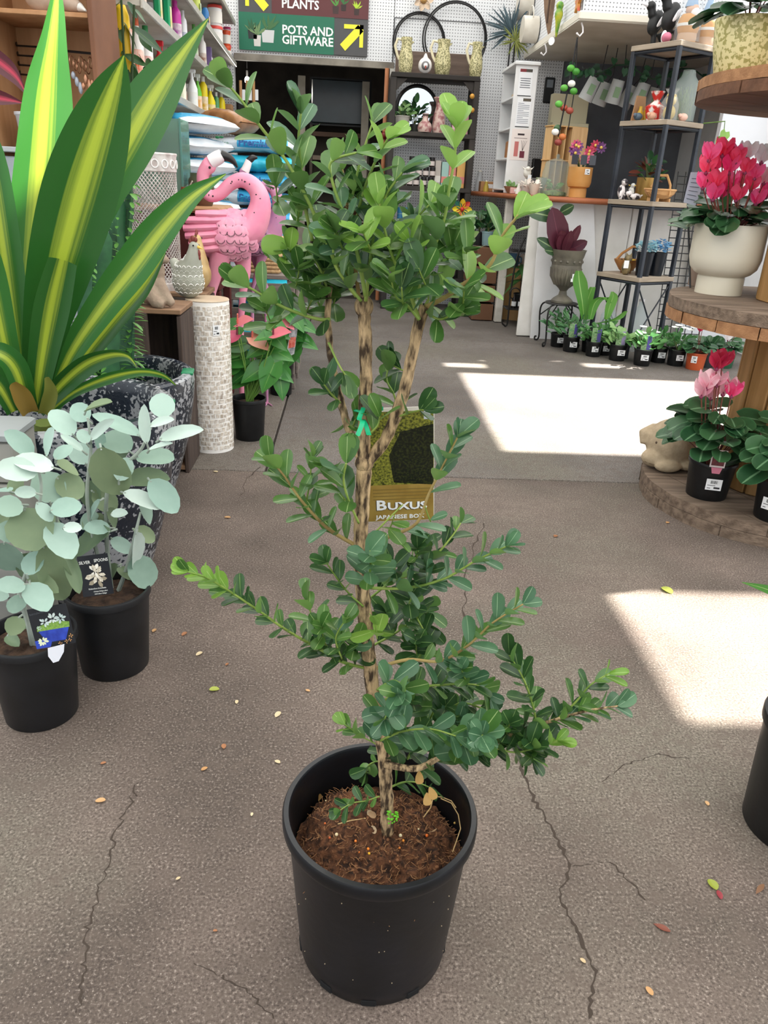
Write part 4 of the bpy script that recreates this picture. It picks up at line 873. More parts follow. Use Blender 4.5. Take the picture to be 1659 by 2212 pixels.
# euphorbia columns with rows of small leaves along the ridges
eu = pl2
EU = mat('#214a34', .55, '#356b42', 14); EUL = leafmesh('ovate', leafmat('#4f8a3c', '#6aa24c', None, .3, .4), .42, .1, .2); items = []
for (x0, y0, x1, y1, w_, Y, rot) in [(215, 835, 212, 455, 40, 2.78, .2), (252, 835, 252, 372, 30, 2.86, .8), (188, 835, 186, 520, 30, 2.70, 1.4), (262, 840, 268, 560, 28, 2.70, .1), (230, 840, 236, 600, 34, 2.62, .5), (240, 838, 285, 380, 20, 2.9, 1.0), (275, 838, 280, 640, 18, 2.74, .6)]:
    a, b = pt(x0, y0, Y), pt(x1, y1, Y); a.z = .36; r_ = w_*.62*mpp(a); n = 14; mb = MB(); vs = []; fs = []
    for i in range(n+1):
        c = a.lerp(b, i/n); rr = r_*(1 if i < n-1 else .55 if i == n-1 else .1)*(1+.07*math.sin(i*1.7))
        for k in range(6):
            an = rot+k*math.pi/3; q = rr*(1 if k % 2 == 0 else .36); vs.append(c+V((math.cos(an)*q, math.sin(an)*q, 0)))
        if i < n:
            for k in (0, 2, 4):
                an = rot+k*math.pi/3; o_ = V((math.cos(an), math.sin(an), 0))
                for s2 in (0, .5):
                    cc = a.lerp(b, (i+s2)/n); l = rnd(.024, .040)*(1.3 if w_ < 30 else .9); items.append((EUL, frame(cc+o_*rr*.97, o_+V((0, 0, -.15))+rv(.3), V((0, 0, 1)), l, l, l)))
    for i in range(n):
        for k in range(6): fs.append((i*6+k, i*6+(k+1) % 6, i*6+6+(k+1) % 6, i*6+6+k))
    mb.add(vs, fs); mb.obj('column', EU, eu, world=True, ang=25)
put_leaves(eu, items, 300)

# ================================================================= crate, bear, lantern, pedestal, hens
WOODD = mat('#3a2f2b', .8, '#52443c', 6, .5, 30, stretch=(8, 8, .6)); WOODM = mat('#7c5f48', .75, '#8f7055', 6, .3, 30)
crt = thing('dark_crate', 'dark stained timber crate standing on end beside the mosaic pedestal', 'crate', (-.79, 3.161, 0))
for (c, d, nm) in [((-.055, -.118, .33), (.13, .018, .66), 'plank'), ((-.19, -.118, .33), (.125, .018, .66), 'plank'), ((.13, 0, .325), (.018, .24, .65), 'side_panel'), ((-.245, 0, .325), (.018, .24, .65), 'side_panel'), ((-.06, .11, .325), (.36, .018, .65), 'back_panel')]:
    MB().bevbox(c, d, .003).obj(nm, WOODD, crt)
for k in range(2): MB().bevbox((-.06, -.063+k*.126, .666), (.40, .122, .02), .003).obj('top_plank', WOODM, crt)
MB().bevbox((-.06, 0, .02), (.38, .23, .02), .003).obj('bottom_plank', WOODM, crt)
cr2 = thing('dark_crate', 'dark timber crate under the white mesh lantern', 'crate', (-.80, 3.615, 0))
for k in range(5): MB().bevbox((0, -.115, .065+k*.13), (.33, .018, .124), .003).obj('plank', WOODD, cr2)
for s_ in (-1, 1): MB().bevbox((s_*.157, .008, .325), (.018, .225, .65), .003).obj('side_panel', WOODD, cr2)
for k in range(2): MB().bevbox((0, -.06+.122*k, .666), (.335, .118, .02), .003).obj('top_plank', WOODM, cr2)
STONE = mat('#8a7767', .95, '#a2907e', 22, .9, 80)
TOPZ = .676
def blend_body(name, parts, m, parent, vox=.004, loc=None):
    """several balls / tubes fused into one continuous skin by a voxel remesh"""
    mb = MB()
    for p in parts:
        if p[0] == 'b': mb.ball(p[1], p[2], 20, 14, q=p[3] if len(p) > 3 else None)
        else: mb.tube(p[1], p[2], 14)
    o = mb.obj(name, m, parent)
    md = o.modifiers.new('r', 'REMESH'); md.mode = 'VOXEL'; md.voxel_size = vox; md.use_smooth_shade = True
    sm = o.modifiers.new('s', 'SMOOTH'); sm.factor = .6; sm.iterations = 6
    bpy.context.view_layer.update(); me = bpy.data.meshes.new_from_object(o.evaluated_get(bpy.context.evaluated_depsgraph_get()))
    o.modifiers.clear(); o.data = me; me.name = name
    if not me.materials: me.materials.append(m)
    me.polygons.foreach_set('use_smooth', [True]*len(me.polygons)); return o
bc = pt(345, 640, 3.12)
br = thing('stone_bear', 'brown textured stone bear figure sitting on the dark crate', 'ornament', (bc.x, 3.13, TOPZ))
blend_body('body', [('b', (-.035, 0, .075), (.06, .055, .075)), ('b', (-.02, 0, .13), (.045, .045, .05)), ('t', [(.0, -.02, .09), (.04, -.05, .03), (.06, -.055, .012)], [.026, .022, .016]), ('t', [(-.03, -.04, .06), (.0, -.07, .02), (.03, -.075, .012)], [.03, .024, .017]), ('b', (.0, -.01, .185), (.034, .034, .03)), ('b', (.03, -.02, .175), (.02, .018, .015)), ('b', (-.02, .01, .21), (.012, .01, .012)), ('b', (.0, -.03, .21), (.012, .01, .012)), ('b', (-.085, .0, .05), (.035, .035, .05))], STONE, br, .005)
for s_ in (-1, 1): MB().ball((.024, -.026+.012*s_, .195), .004, 8, 6).obj('eye', mat('#2b2320', .4), br)
# white perforated lantern
lt = thing('mesh_lantern', 'white distressed metal lantern of punched mesh with embossed collar', 'lantern', (-.865, 3.615, TOPZ))
WM = mat('#d9d5d2', .55, '#b5a9a6', 30); LR, LT = .104, .56
mb = MB(); na, nz = 40, 46
for i in range(na):
    for sgn in (1, -1):
        pass
for d in (1, -1):
    for i in range(na):
        pts = []
        for k in range(nz+1):
            a = (i+d*k*.5)*6.2832/na; pts.append((LR*math.cos(a), LR*math.sin(a), .03+(LT-.10)*k/nz))
        mb.tube(pts[::1], .0016, 3, cap=False)
mb.obj('mesh_wall', WM, lt, kind='stuff')
MB().lathe([(LR-.003, LT-.075), (LR+.004, LT-.072), (LR+.005, LT-.015), (LR+.009, LT-.006), (LR+.007, LT), (LR-.004, LT), (LR-.004, LT-.07), (LR-.003, LT-.075)], 48).obj('collar', WM, lt)
MB().lathe([(0, 0), (LR+.006, 0), (LR+.006, .03), (LR-.002, .034), (0, .034)], 48).obj('base', WM, lt)
mb = MB()
for i in range(16):
    a = 6.283*i/16; c = V((math.cos(a), math.sin(a), 0)); tt = V((-math.sin(a), math.cos(a), 0)); o_ = c*(LR+.006)
    ringp = [o_+tt*(.014*math.cos(b))+V((0, 0, LT-.043+.016*math.sin(b))) for b in [k*6.283/10 for k in range(11)]]; mb.tube(ringp, .0025, 5)
mb.obj('embossed_rings', mat('#efecea', .5), lt, kind='stuff')
# mosaic pedestal
pd = thing('mosaic_pedestal', 'tall round pedestal clad in cream shell mosaic tiles', 'pedestal', (-.607, 3.385, 0))
PR, PH = .0925, .668
MB().lathe([(0, 0), (PR-.001, 0), (PR-.001, PH-.002), (PR-.004, PH), (0, PH)], 48).obj('core', mat('#f4f2ee', .5), pd)
MB().lathe([(0, PH), (PR-.003, PH), (PR+.0005, PH+.002), (PR-.002, PH+.006), (0, PH+.006)], 48).obj('top_cap', mat('#b9a58c', .6, '#c8b69e', 10), pd)
TI = [mat(c, .3, '#efe9e0', 60, spec=.7) for c in ('#b5a898', '#a89c90', '#c4b8a8')]
rr = random.Random(4); tiles = []; rows = 30; cols = 30
for j in range(rows):
    for i in range(cols):
        a0 = 6.2832*(i+(.5 if j % 2 else 0)+rr.uniform(-.18, .18))/cols; zc = .012+(PH-.024)*(j+.5)/rows+rr.uniform(-.003, .003)
        ww = 6.2832/cols*PR*.42; hh = (PH-.02)/rows*.40
        pl = [(sx*ww*rr.uniform(.75, 1.05), sy*hh*rr.uniform(.75, 1.1)) for sx, sy in ((-1, -1), (1, -1), (1, 1), (-1, 1))]
        tiles.append((a0 % 6.2832, zc, pl))
def front(a): return -math.cos(a-4.6)      # facing the camera first
tiles.sort(key=lambda t: front(t[0])); stuffm = MB()
for k, (a0, zc, pl) in enumerate(tiles):
    ps = []
    for dr in (0, .0016):
        for (u, v) in pl: a = a0+u/PR; ps.append(((PR-.001+dr)*math.cos(a), (PR-.001+dr)*math.sin(a), zc+v))
    fs = [(4, 5, 6, 7), (0, 1, 5, 4), (1, 2, 6, 5), (2, 3, 7, 6), (3, 0, 4, 7)]
    if k < 300: MB().add(ps, fs).obj('tile', TI[k % 3], pd, smooth=False)
    else: stuffm.add(ps, fs)
stuffm.obj('mosaic_tiles', TI[0], pd, kind='stuff', smooth=False)
a = -1.05; sticker(pd, ((PR+.0015)*math.cos(a), (PR+.0015)*math.sin(a), PH-.115), .03, .045, a+math.pi/2, lines=True)
def hen(label, loc, rz, s, gold=False):
    root = thing('ceramic_hen', label, 'ornament', loc, rz); root.scale = (s, s, s)
    GB = mat('#8f9184' if not gold else '#a58a5a', .35, '#a3a598' if not gold else '#c9ac74', 12)
    hb = blend_body('body', [('b', (-.005, 0, .055), (.058, .052, .056)), ('b', (.0, 0, .085), (.048, .044, .05)), ('t', [(.01, 0, .10), (.022, 0, .14), (.026, 0, .165)], [.04, .026, .019]), ('b', (.026, 0, .172), (.019, .017, .018)), ('t', [(-.04, 0, .09), (-.068, 0, .125)], [.028, .012])], GB, root, .004)
    RED = mat('#7d3a34', .5); mb = MB()
    for i, (x, z, r_) in enumerate([(.012, .190, .008), (.022, .197, .010), (.034, .195, .008)]): mb.ball((x, 0, z), (r_, .004, r_*1.1), 8, 6)
    mb.obj('comb', RED, root); mb = MB(); mb.ball((.044, 0, .150), (.008, .005, .014), 8, 6); mb.ball((.046, 0, .138), (.006, .004, .009), 8, 6); mb.obj('wattle', RED, root)
    MB().tube([(.042, 0, .172), (.060, 0, .167)], [.006, .001], 8).obj('beak', mat('#d9b24a', .5), root)
    for s_ in (-1, 1): MB().ball((.034, .0155*s_, .177), .003, 8, 6).obj('eye', mat('#18181a', .3), root)
    if not gold:
        WP = mat('#e8e8e4', .5); mb = MB(); rr = random.Random(8)
        for j in range(9):
            for i in range(15):
                th = 6.283*(i+.5*(j % 2))/15; z = .018+.014*j; k = math.sqrt(max(.05, 1-((z-.058)/.060)**2)); rx, ry = .0585*k-.004*0, .0525*k
                pts = []
                for t in (-1, -.5, 0, .5, 1): aa = th+t*.17; pts.append((-.005+rx*1.0*math.cos(aa), ry*1.0*math.sin(aa), z+.007*(1-t*t)))
                pp = []
                for q_ in pts:
                    ok, co, nr, _ = hb.closest_point_on_mesh(V(q_)); pp.append(co+nr*.0006)
                if j % 2 == 0: mb.tube(pp, [.0008, .0015, .0018, .0015, .0008], 5)
                else:
                    for q_ in pp: mb.ball(q_, .0013, 5, 4)
        mb.obj('painted_feathers', WP, root, kind='stuff')
    return root
c = pt(412, 640, 3.385)
hen('grey ceramic hen with white painted feathers on the mosaic pedestal', (c.x, 3.375, PH+.006), math.radians(-25), 1.22)
hen('golden-backed ceramic hen half hidden behind the grey hen, beside the lantern', (-.689, 3.615, TOPZ), math.radians(90), 1.25, True)
# ================================================================= flamingos
PINK = mat('#e58aa8', .45, '#ec9fb4', 9); PINK2 = mat('#c98aa8', .5, '#a878a0', 9); BLK = mat('#1b1a1c', .4); WHT = mat('#ebe8ea', .4)
FEM = mat('#dd8fab', .5, '#e7a3b8', 30)
def flamingo(label, Y, neck, body, head, beak, legs, pm, fm, scal, wing, rz=0):
    c = pt(*body[0], Y); root = thing('flamingo_ornament', label, 'ornament', (c.x, Y, 0)); o = V(root.location)
    L = lambda x, y, dy=0.0: pt(x, y, Y+dy)-o
    m_ = mpp(c); bw, bh = body[1]*m_, body[2]*m_; bc = L(*body[0])
    tilt = Matrix.Rotation(math.radians(body[3]), 3, 'Y')
    nk = cr([(x, y, r) for x, y, r in neck], 4)
    parts = [('b', bc, (bw, bw*.62, bh), tilt), ('t', [L(x, y) for x, y, _ in nk], [r*m_ for _, _, r in nk]), ('b', L(*head[0]), (head[1]*m_, head[1]*m_*.8, head[1]*m_*1.15))]
    blend_body('body', parts, pm, root, .006)
    fc = cr([(x, y, r) for x, y, r in beak[0]], 4); MB().tube([L(x, y, -.002) for x, y, _ in fc], [r*m_ for _, _, r in fc], 12).obj('face', WHT, root)
    bk = cr([(x, y, r) for x, y, r in beak[1]], 4); MB().tube([L(x, y, -.002) for x, y, _ in bk], [r*m_ for _, _, r in bk], 12).obj('beak', BLK, root)
    for s_ in (-1, 1): MB().ball(L(*beak[2])+V((0, s_*head[1]*m_*.78, 0)), .006, 8, 6).obj('eye', BLK, root)
    for lg in legs:
        q = [L(x, y, dy) for x, y, _, dy in lg]; e = q[-1].copy(); e.z = .006; e.x += (q[-1].x-q[-2].x)*.5
        MB().tube(q+[e], [r*m_ for _, _, r, _ in lg]+[lg[-1][2]*m_*.8], 10).obj('leg', pm, root)
        for d in (-.5, 0, .5): MB().tube([e, e+V((.07*math.sin(d), -.07*math.cos(d), 0))], [.006, .003], 6).obj('toe', pm, root)
    # overlapping scallop feathers on the breast, each a thin disc with dark dashes
    for i, (x, y, s_) in enumerate(scal):
        p = L(x, y); 
        d = V(((x-body[0][0])/body[1], 0, -(y-body[0][1])/body[2])); k = max(.05, 1-d.x**2-d.z**2); yy = -bw*.62*math.sqrt(k)-.006-.001*(i % 3)
        nrm = V((d.x*.6, -1, d.z*.6)).normalized(); q = V((0, 0, 1)).rotation_difference(nrm).to_matrix(); r_ = s_*m_
        MB().ball(V((p.x, yy, p.z)), (r_, r_, .004), 14, 6, q=q).obj('feather', fm, root)
        mb = MB()
        for k2 in range(9):
            a = 3.5+k2*.32; pp = V((p.x, yy-.0045, p.z))+q @ V((math.cos(a)*r_*.62, math.sin(a)*r_*.62, .0)); mb.ball(pp, (.0013, .0013, .004), 5, 4)
        mb.obj('feather_dashes', BLK, root, kind='stuff')
    for (x0, y0, x1, y1, r_) in wing:
        a, b = L(x0, y0), L(x1, y1); yy = -bw*.62*.75; MB().tube([V((a.x, yy*.7, a.z)), V(((a.x+b.x)/2, yy*1.05, (a.z+b.z)/2)), V((b.x, yy*1.0, b.z))], [r_*m_, r_*m_*1.05, r_*m_*.8], 10, flat=.7).obj('wing_feather', pm, root)
    mb = MB(); rr = random.Random(len(scal))
    for i in range(14):
        j = rr.randrange(3, len(nk)-2); p = L(nk[j][0]+rr.uniform(-.3, .3)*nk[j][2], nk[j][1]); mb.ball(p+V((0, -nk[j][2]*m_*.93, 0)), (rr.uniform(.002, .005), .003, rr.uniform(.002, .005)), 5, 4)
    mb.obj('brush_marks', BLK, root, kind='stuff'); return root
rr = random.Random(6)
sc1 = [(x+rr.uniform(-4, 4), y+rr.uniform(-3, 3), 13) for y in (462, 480, 498, 516, 534, 552) for x in range(488, 552, 15) if ((x-505)/58)**2+((y-508)/58)**2 < 1.1]
flamingo('large pink metal flamingo with S-curved neck and black hooked beak', 3.87,
  [(520, 500, 40), (545, 490, 32), (562, 448, 24), (556, 412, 19), (528, 389, 16), (500, 396, 14), (476, 418, 13), (454, 424, 12), (440, 406, 12), (438, 378, 13), (450, 356, 14)], ((487, 508), 70, 52, -14), ((452, 357), 15),
  ([(455, 350, 14), (470, 341, 14), (480, 335, 12)], [(478, 336, 11), (495, 341, 8), (506, 351, 5), (513, 362, 1.5)], (455, 362)),
  [[(478, 545, 26, -.03), (466, 590, 15, -.03), (457, 632, 10, -.03), (452, 690, 8, -.03)], [(520, 545, 24, .05), (530, 590, 12, .05), (524, 640, 8, .05), (520, 700, 7, .05)]], PINK, FEM, sc1, [(500, 474, 408, 474, 13), (500, 487, 404, 491, 13), (500, 502, 408, 507, 13), (500, 516, 416, 523, 13), (500, 530, 428, 537, 12), (490, 462, 430, 460, 12)])
sc2 = [(x, y, 11) for y in (500, 514, 528, 540) for x in range(545, 592, 13)]
flamingo('second pink and mauve metal flamingo standing behind the large one with raised head', 4.12,
  [(560, 515, 30), (585, 505, 24), (600, 470, 18), (602, 440, 14), (592, 412, 11), (576, 401, 10), (556, 405, 9), (540, 400, 9), (530, 388, 9), (527, 376, 10)], ((560, 520), 44, 34, -12), ((527, 374), 11),
  ([(529, 370, 9), (534, 358, 8), (538, 346, 7)], [(537, 348, 7), (546, 341, 6), (556, 341, 2)], (523, 374)),
  [[(568, 540, 16, 0), (558, 580, 7, 0), (546, 622, 4, 0), (545, 690, 4, 0)], [(550, 545, 14, .04), (562, 590, 7, .04), (575, 620, 5, .04), (575, 690, 4, .04)]], PINK2, mat('#b98aa6', .5, '#a57c9c', 30), sc2, [])

# ================================================================= weathered bench crate with basket
GW = mat('#6f655f', .85, '#8c827a', 7, .5, 40, stretch=(.6, 8, 8))
bn = thing('weathered_bench', 'weathered grey timber crate bench under the wicker basket', 'bench', (-.53, 4.655, 0))
for k in range(3): MB().bevbox((0, -.12+.125*k, .645), (.46, .12, .025), .003).obj('top_plank', GW, bn)
for s_ in (-1, 1):
    for t in (-.14, .14): MB().bevbox((.2*s_, t, .316), (.045, .045, .632), .003).obj('leg', GW, bn)
for z in (.56, .42, .28, .14): MB().bevbox((0, -.17, z), (.44, .015, .10), .003).obj('front_plank', GW, bn); MB().bevbox((.232, 0, z), (.015, .3, .10), .003).obj('side_plank', GW, bn)
c = pt(562, 595, 4.45); bk = thing('wicker_basket', 'square natural woven basket on the grey bench behind the flamingos', 'basket', (c.x+.012, 4.61, .6585)); WK = mat('#b08d62', .8, '#cfb083', 90, .5, 200)
for k in range(9):
    z = .012+k*.0215; hw = .085+.0015*k; pts = []
    for i in range(41):
        a = 6.2832*i/40; q = max(abs(math.cos(a)), abs(math.sin(a))); q = q*.85+.15; pts.append((hw*math.cos(a)/q, hw*math.sin(a)/q, z+.003*math.sin(a*20+k*3.14)))
    MB().tube(pts, .0115, 7, cap=False).obj('woven_row', WK, bk)
MB().box((0, 0, .008), (.13, .13, .008)).obj('base', WK, bk)

# ================================================================= anthuriums
AL = leafmesh('heart', leafmat('#2c6a2e', '#478a3c', '#6fa552', .25, .3, .03), .72, .14, .2)
ASP = [leafmesh('heart', leafmat(c, d, None, .3, .25), .8, .12, .1) for c, d in (('#e8788a', '#f0929a'), ('#e05f86', '#e87a92'), ('#e9a08c', '#d9b07c'))]
AST = mat('#6f9a45', .6); SPX = mat('#7d3a4c', .5)
def anthurium(label, base, r, h, leaves, flowers, Y, tagpx=None):
    root = thing('potted_anthurium', label, 'potted plant', base); nursery_pot(root, r, h, BLACKP, .82, .86, True, 36); o = V(root.location); items = []
    s0 = V((0, 0, h*.86))
    for (x, y, l, ang) in leaves:
        p = pt(x, y, Y+(rnd(-.07, .07) if x > 560 else rnd(.03, .08))); d = V((math.cos(ang), -.35, math.sin(ang))); ll = l*mpp(p)
        items.append((AL, frame(p, d, V((0, -.7, .75))+rv(.3), ll, ll, ll))); q = p-o; MB().tube([s0+rv(.02)*V((1, 1, 0)).length*.5, s0.lerp(q, .5)+V((0, 0, .02)), q], [.004, .003, .002], 6).obj('leaf_stalk', AST, root)
    put_leaves(root, items, 300)
    for i, (x, y, l, ang) in enumerate(flowers):
        p = pt(x, y, Y-(.08 if x > 560 else .0)); d = V((math.cos(ang), -.5, math.sin(ang))); ll = l*mpp(p); me = ASP[i % 3]
        fl_ = link('spathe', me, root, Matrix.Translation(-o) @ frame(p, d, V((0, -.55, .8)), ll, ll, ll)); q = p-o
        MB().tube([s0, s0.lerp(q, .55)+V((.01, -.01, .0)), q], [.004, .003, .0025], 6).obj('flower_stalk', AST, root)
        MB().tube([q, q+V((.004, -.02, .045))], [.005, .003], 8).obj('spadix', SPX if i % 2 else mat('#e0786a', .5), root)
    return root
g = gr(540, 945); al = []
for i in range(26): al.append((rnd(505, 610), rnd(690, 815), rnd(48, 74), R.choice([-.3, -.8, -1.4, -2.0, -2.6, 3.3, .2])))
anthurium('pink-flowered anthurium in black pot beside the mosaic pedestal', g, .082, .20, al, [(513, 698, 44, .4), (512, 722, 42, -2.6), (545, 728, 50, -.5), (590, 722, 46, .3)], 3.52)
g2 = gr(607, 850); al = []
for i in range(20): al.append((rnd(575, 655), rnd(640, 760), rnd(38, 58), R.choice([-.3, -.8, -1.4, -2.0, -2.6, .2])))
a2 = anthurium('second anthurium in black pot with white sticker near the teal bags', g2, .075, .19, al, [(612, 690, 34, -.6), (560, 660, 30, .5)], 4.33)
sticker(a2, (.045, -.052, .12), .04, .045, .65, r=None)
cdp = thing('anthurium_label', 'tall picture card with red flowers standing in the second anthurium pot', 'plant label', pt(622, 772, 4.24)); lo = V(cdp.location)
MB().prism([(-.01, -.0), (.035, .02), (.055, .17), (.012, .16)], (0, 0, 0), (1, 0, 0), (0, 0, 1), .001).obj('card', mat('#dfe3e6', .4, '#5a5f60', 25), cdp, smooth=False)
MB().prism([(.002, .05), (.038, .06), (.045, .115), (.008, .11)], (0, -.0015, 0), (1, 0, 0), (0, 0, 1), .0005).obj('flower_picture', mat('#c8463c', .4, '#e08a78', 60), cdp, smooth=False)

# ================================================================= bags of potting mix
def bagmat(a, b, band, x0, x1):
    m, nt, bs = _new('printed_bag'); L = nt.links; tc = N(nt, 'TexCoord'); sp = N(nt, 'SeparateXYZ'); L.new(tc.outputs['Object'], sp.inputs[0])
    n = N(nt, 'TexNoise', i_Scale=7.0, i_Detail=3.0); L.new(tc.outputs['Object'], n.inputs['Vector'])
    base = ramp(nt, n.outputs[0], [(.4, hx(a)), (.6, hx(b))])
    g1 = N(nt, 'Math', operation='GREATER_THAN'); L.new(sp.outputs[0], g1.inputs[0]); g1.inputs[1].default_value = x0
    g2_ = N(nt, 'Math', operation='LESS_THAN'); L.new(sp.outputs[0], g2_.inputs[0]); g2_.inputs[1].default_value = x1
    g3 = N(nt, 'Math', operation='GREATER_THAN'); L.new(sp.outputs[2], g3.inputs[0]); g3.inputs[1].default_value = -.02
    mu = N(nt, 'Math', operation='MULTIPLY'); L.new(g1.outputs[0], mu.inputs[0]); L.new(g2_.outputs[0], mu.inputs[1])
    mu2 = N(nt, 'Math', operation='MULTIPLY'); L.new(mu.outputs[0], mu2.inputs[0]); L.new(g3.outputs[0], mu2.inputs[1])
    mx = N(nt, 'MixRGB'); L.new(mu2.outputs[0], mx.inputs[0]); L.new(base, mx.inputs[1]); mx.inputs[2].default_value = hx(band)
    L.new(mx.outputs[0], bs.inputs['Base Color']); bs.inputs['Roughness'].default_value = .3
    bp = N(nt, 'Bump', i_Strength=.5, i_Distance=.02); n2 = N(nt, 'TexNoise', i_Scale=16.0); L.new(tc.outputs['Object'], n2.inputs['Vector']); L.new(n2.outputs[0], bp.inputs['Height']); L.new(bp.outputs[0], bs.inputs['Normal']); return m
BAGM = bagmat('#cdd6de', '#e3e8ec', '#3fa9d8', -.08, .24); BAGT = bagmat('#2ab4cf', '#35c3dc', '#2ab4cf', -.1, .1)
def bagmesh(l, w_, h, m, seed):
    rr = random.Random(seed); mb = MB(); nx_, ny_ = 14, 12; vs = []; fs = []
    for i in range(nx_+1):
        t = i/nx_*2-1; e = (1-abs(t)**4)**.5 if abs(t) < 1 else 0
        for k in range(ny_):
            a = 6.2832*k/ny_; ca, sa = math.cos(a), math.sin(a)
            y = w_/2*math.copysign(abs(ca)**.7, ca)*(.9+.1*e); z = h/2*math.copysign(abs(sa)**.8, sa)*max(.04, e)
            vs.append(V((l/2*t, y, z+h*.06*math.sin(t*3+seed)))+V((0, rr.uniform(-.006, .006), rr.uniform(-.005, .005))))
    for i in range(nx_):
        for k in range(ny_): fs.append((i*ny_+k, (i+1)*ny_+k, (i+1)*ny_+(k+1) % ny_, i*ny_+(k+1) % ny_))
    fs.append(tuple(range(ny_))); fs.append(tuple(range(nx_*ny_+ny_-1, nx_*ny_-1, -1))); mb.add(vs, fs)
    o = mb.obj('bag_body', m, None, ang=180); me = o.data; bpy.data.objects.remove(o); return me
BM = [bagmesh(.60, .40, .100, BAGM, s_) for s_ in (1, 2, 3)]; BMT = [bagmesh(.60, .40, .100, BAGT, s_) for s_ in (4, 5)]
BLUE = mat('#1d4f8f', .4); GREEN = mat('#2f7a4c', .4); ord_ = ['topmost', 'second', 'third', 'fourth', 'fifth', 'sixth', 'seventh', 'eighth', 'ninth', 'tenth', 'eleventh', 'twelfth', 'lowest']
NB = 13; top = 1.40; dz = top/NB
def printing(o, sx=-.07):
    text('Premium', .062, 'lettering', BLUE, o, facing((sx, -.2045, -.012), .30), .0006, bold=.0015)
    text('Choice', .036, 'logo_lettering', GREEN, o, facing((-.235, -.202, -.012), .3), .0006)
    leafp = MB(); leafp.ball((-.200, -.196, .028), (.016, .004, .008), 8, 5); leafp.ball((-.175, -.195, .03), (.014, .003, .007), 8, 5); leafp.obj('leaf_logo', GREEN, o)
for i in range(NB):
    z = top-dz*(i+.5); teal = i in (1, 6, 8, 10, 11, 12)
    o = thing('potting_mix_bag', ('teal' if teal else 'silver and blue Premium')+' potting mix bag, '+ord_[i]+' of the stack by the aisle', 'bag', (-.655+rnd(-.015, .015), 5.55+rnd(-.02, .02), z), rnd(-.03, .03))
    link('bag_body', (BMT if teal else BM)[i % 2], o)
    if not teal: printing(o)
for i in range(5):
    z = 1.47-dz*(i+.5)
    o = thing('potting_mix_bag', 'silver and blue potting mix bag, '+ord_[i]+' of the stack behind the glass tank', 'bag', (-1.0+rnd(-.02, .02), 4.98, z), -.75+rnd(-.06, .06)); link('bag_body', BM[i % 3], o); printing(o, -.02)
MB().bevbox((0, 0, 0), (.34, .4, .88), .01).obj('bag_plinth', GW).location = (-1.05, 4.98, .44); tag(bpy.data.objects['bag_plinth'], 'grey timber box under the bags behind the glass tank', 'box')
bb = thing('bark_bag', 'clear plastic bag of brown bark chips lying on the potting mix bags', 'bag', V((-.80, 5.5, 1.47)), -.5)
link('bag_body', bagmesh(.34, .26, .14, mat('#7d5232', .3, '#a8784c', 14), 9), bb)

# ================================================================= left wall shelving with garden products
def proj(p):
    q = V(p)-CO; z = q.dot(CF); return CX+FPX*q.dot(CR)/z, CY-FPX*q.dot(CU)/z
def sx_(Y): return -.95-.0405*(Y-4)
SHM = mat('#b9b6ae', .6, '#a09c92', 5); su = thing('wall_shelving', 'long pale wall shelving full of garden bottles along the left side', 'shelf', (-1.2, 6.1, 0))
LEV = {'A': 2.45, 'B': 2.12, 'C': 1.85, 'D': 1.55}
rzs = math.atan(.0405)
for k, z in LEV.items():
    MB().bevbox((sx_(6.1)-.2+1.2, 0, z-.014), (.40, 4.25, .026), .003, rz=rzs).obj('shelf_board', SHM, su)
    MB().bevbox((sx_(6.1)+.006+1.2, 0, z-.016), (.014, 4.25, .04), .003, rz=rzs).obj('ticket_rail', mat('#cfcdc6', .4, '#8f8c84', 40, stretch=(1, 30, 1)), su)
MB().bevbox((-.30, 0, 1.35), (.02, 4.25, 2.7), .003, rz=rzs).obj('back_panel', mat('#d6d4ce', .6), su)
for yy in (-2.1, 0, 2.1): MB().bevbox((-.28, yy, 1.35), (.05, .03, 2.7), .003).obj('upright', mat('#d9d7d2', .5), su)
def find_Y(px, z, back=.07):
    lo, hi = 3.9, 8.25
    for _ in range(40):
        m_ = (lo+hi)/2
        if proj((sx_(m_)-back, m_, z))[0] < px: lo = m_
        else: hi = m_
    return lo
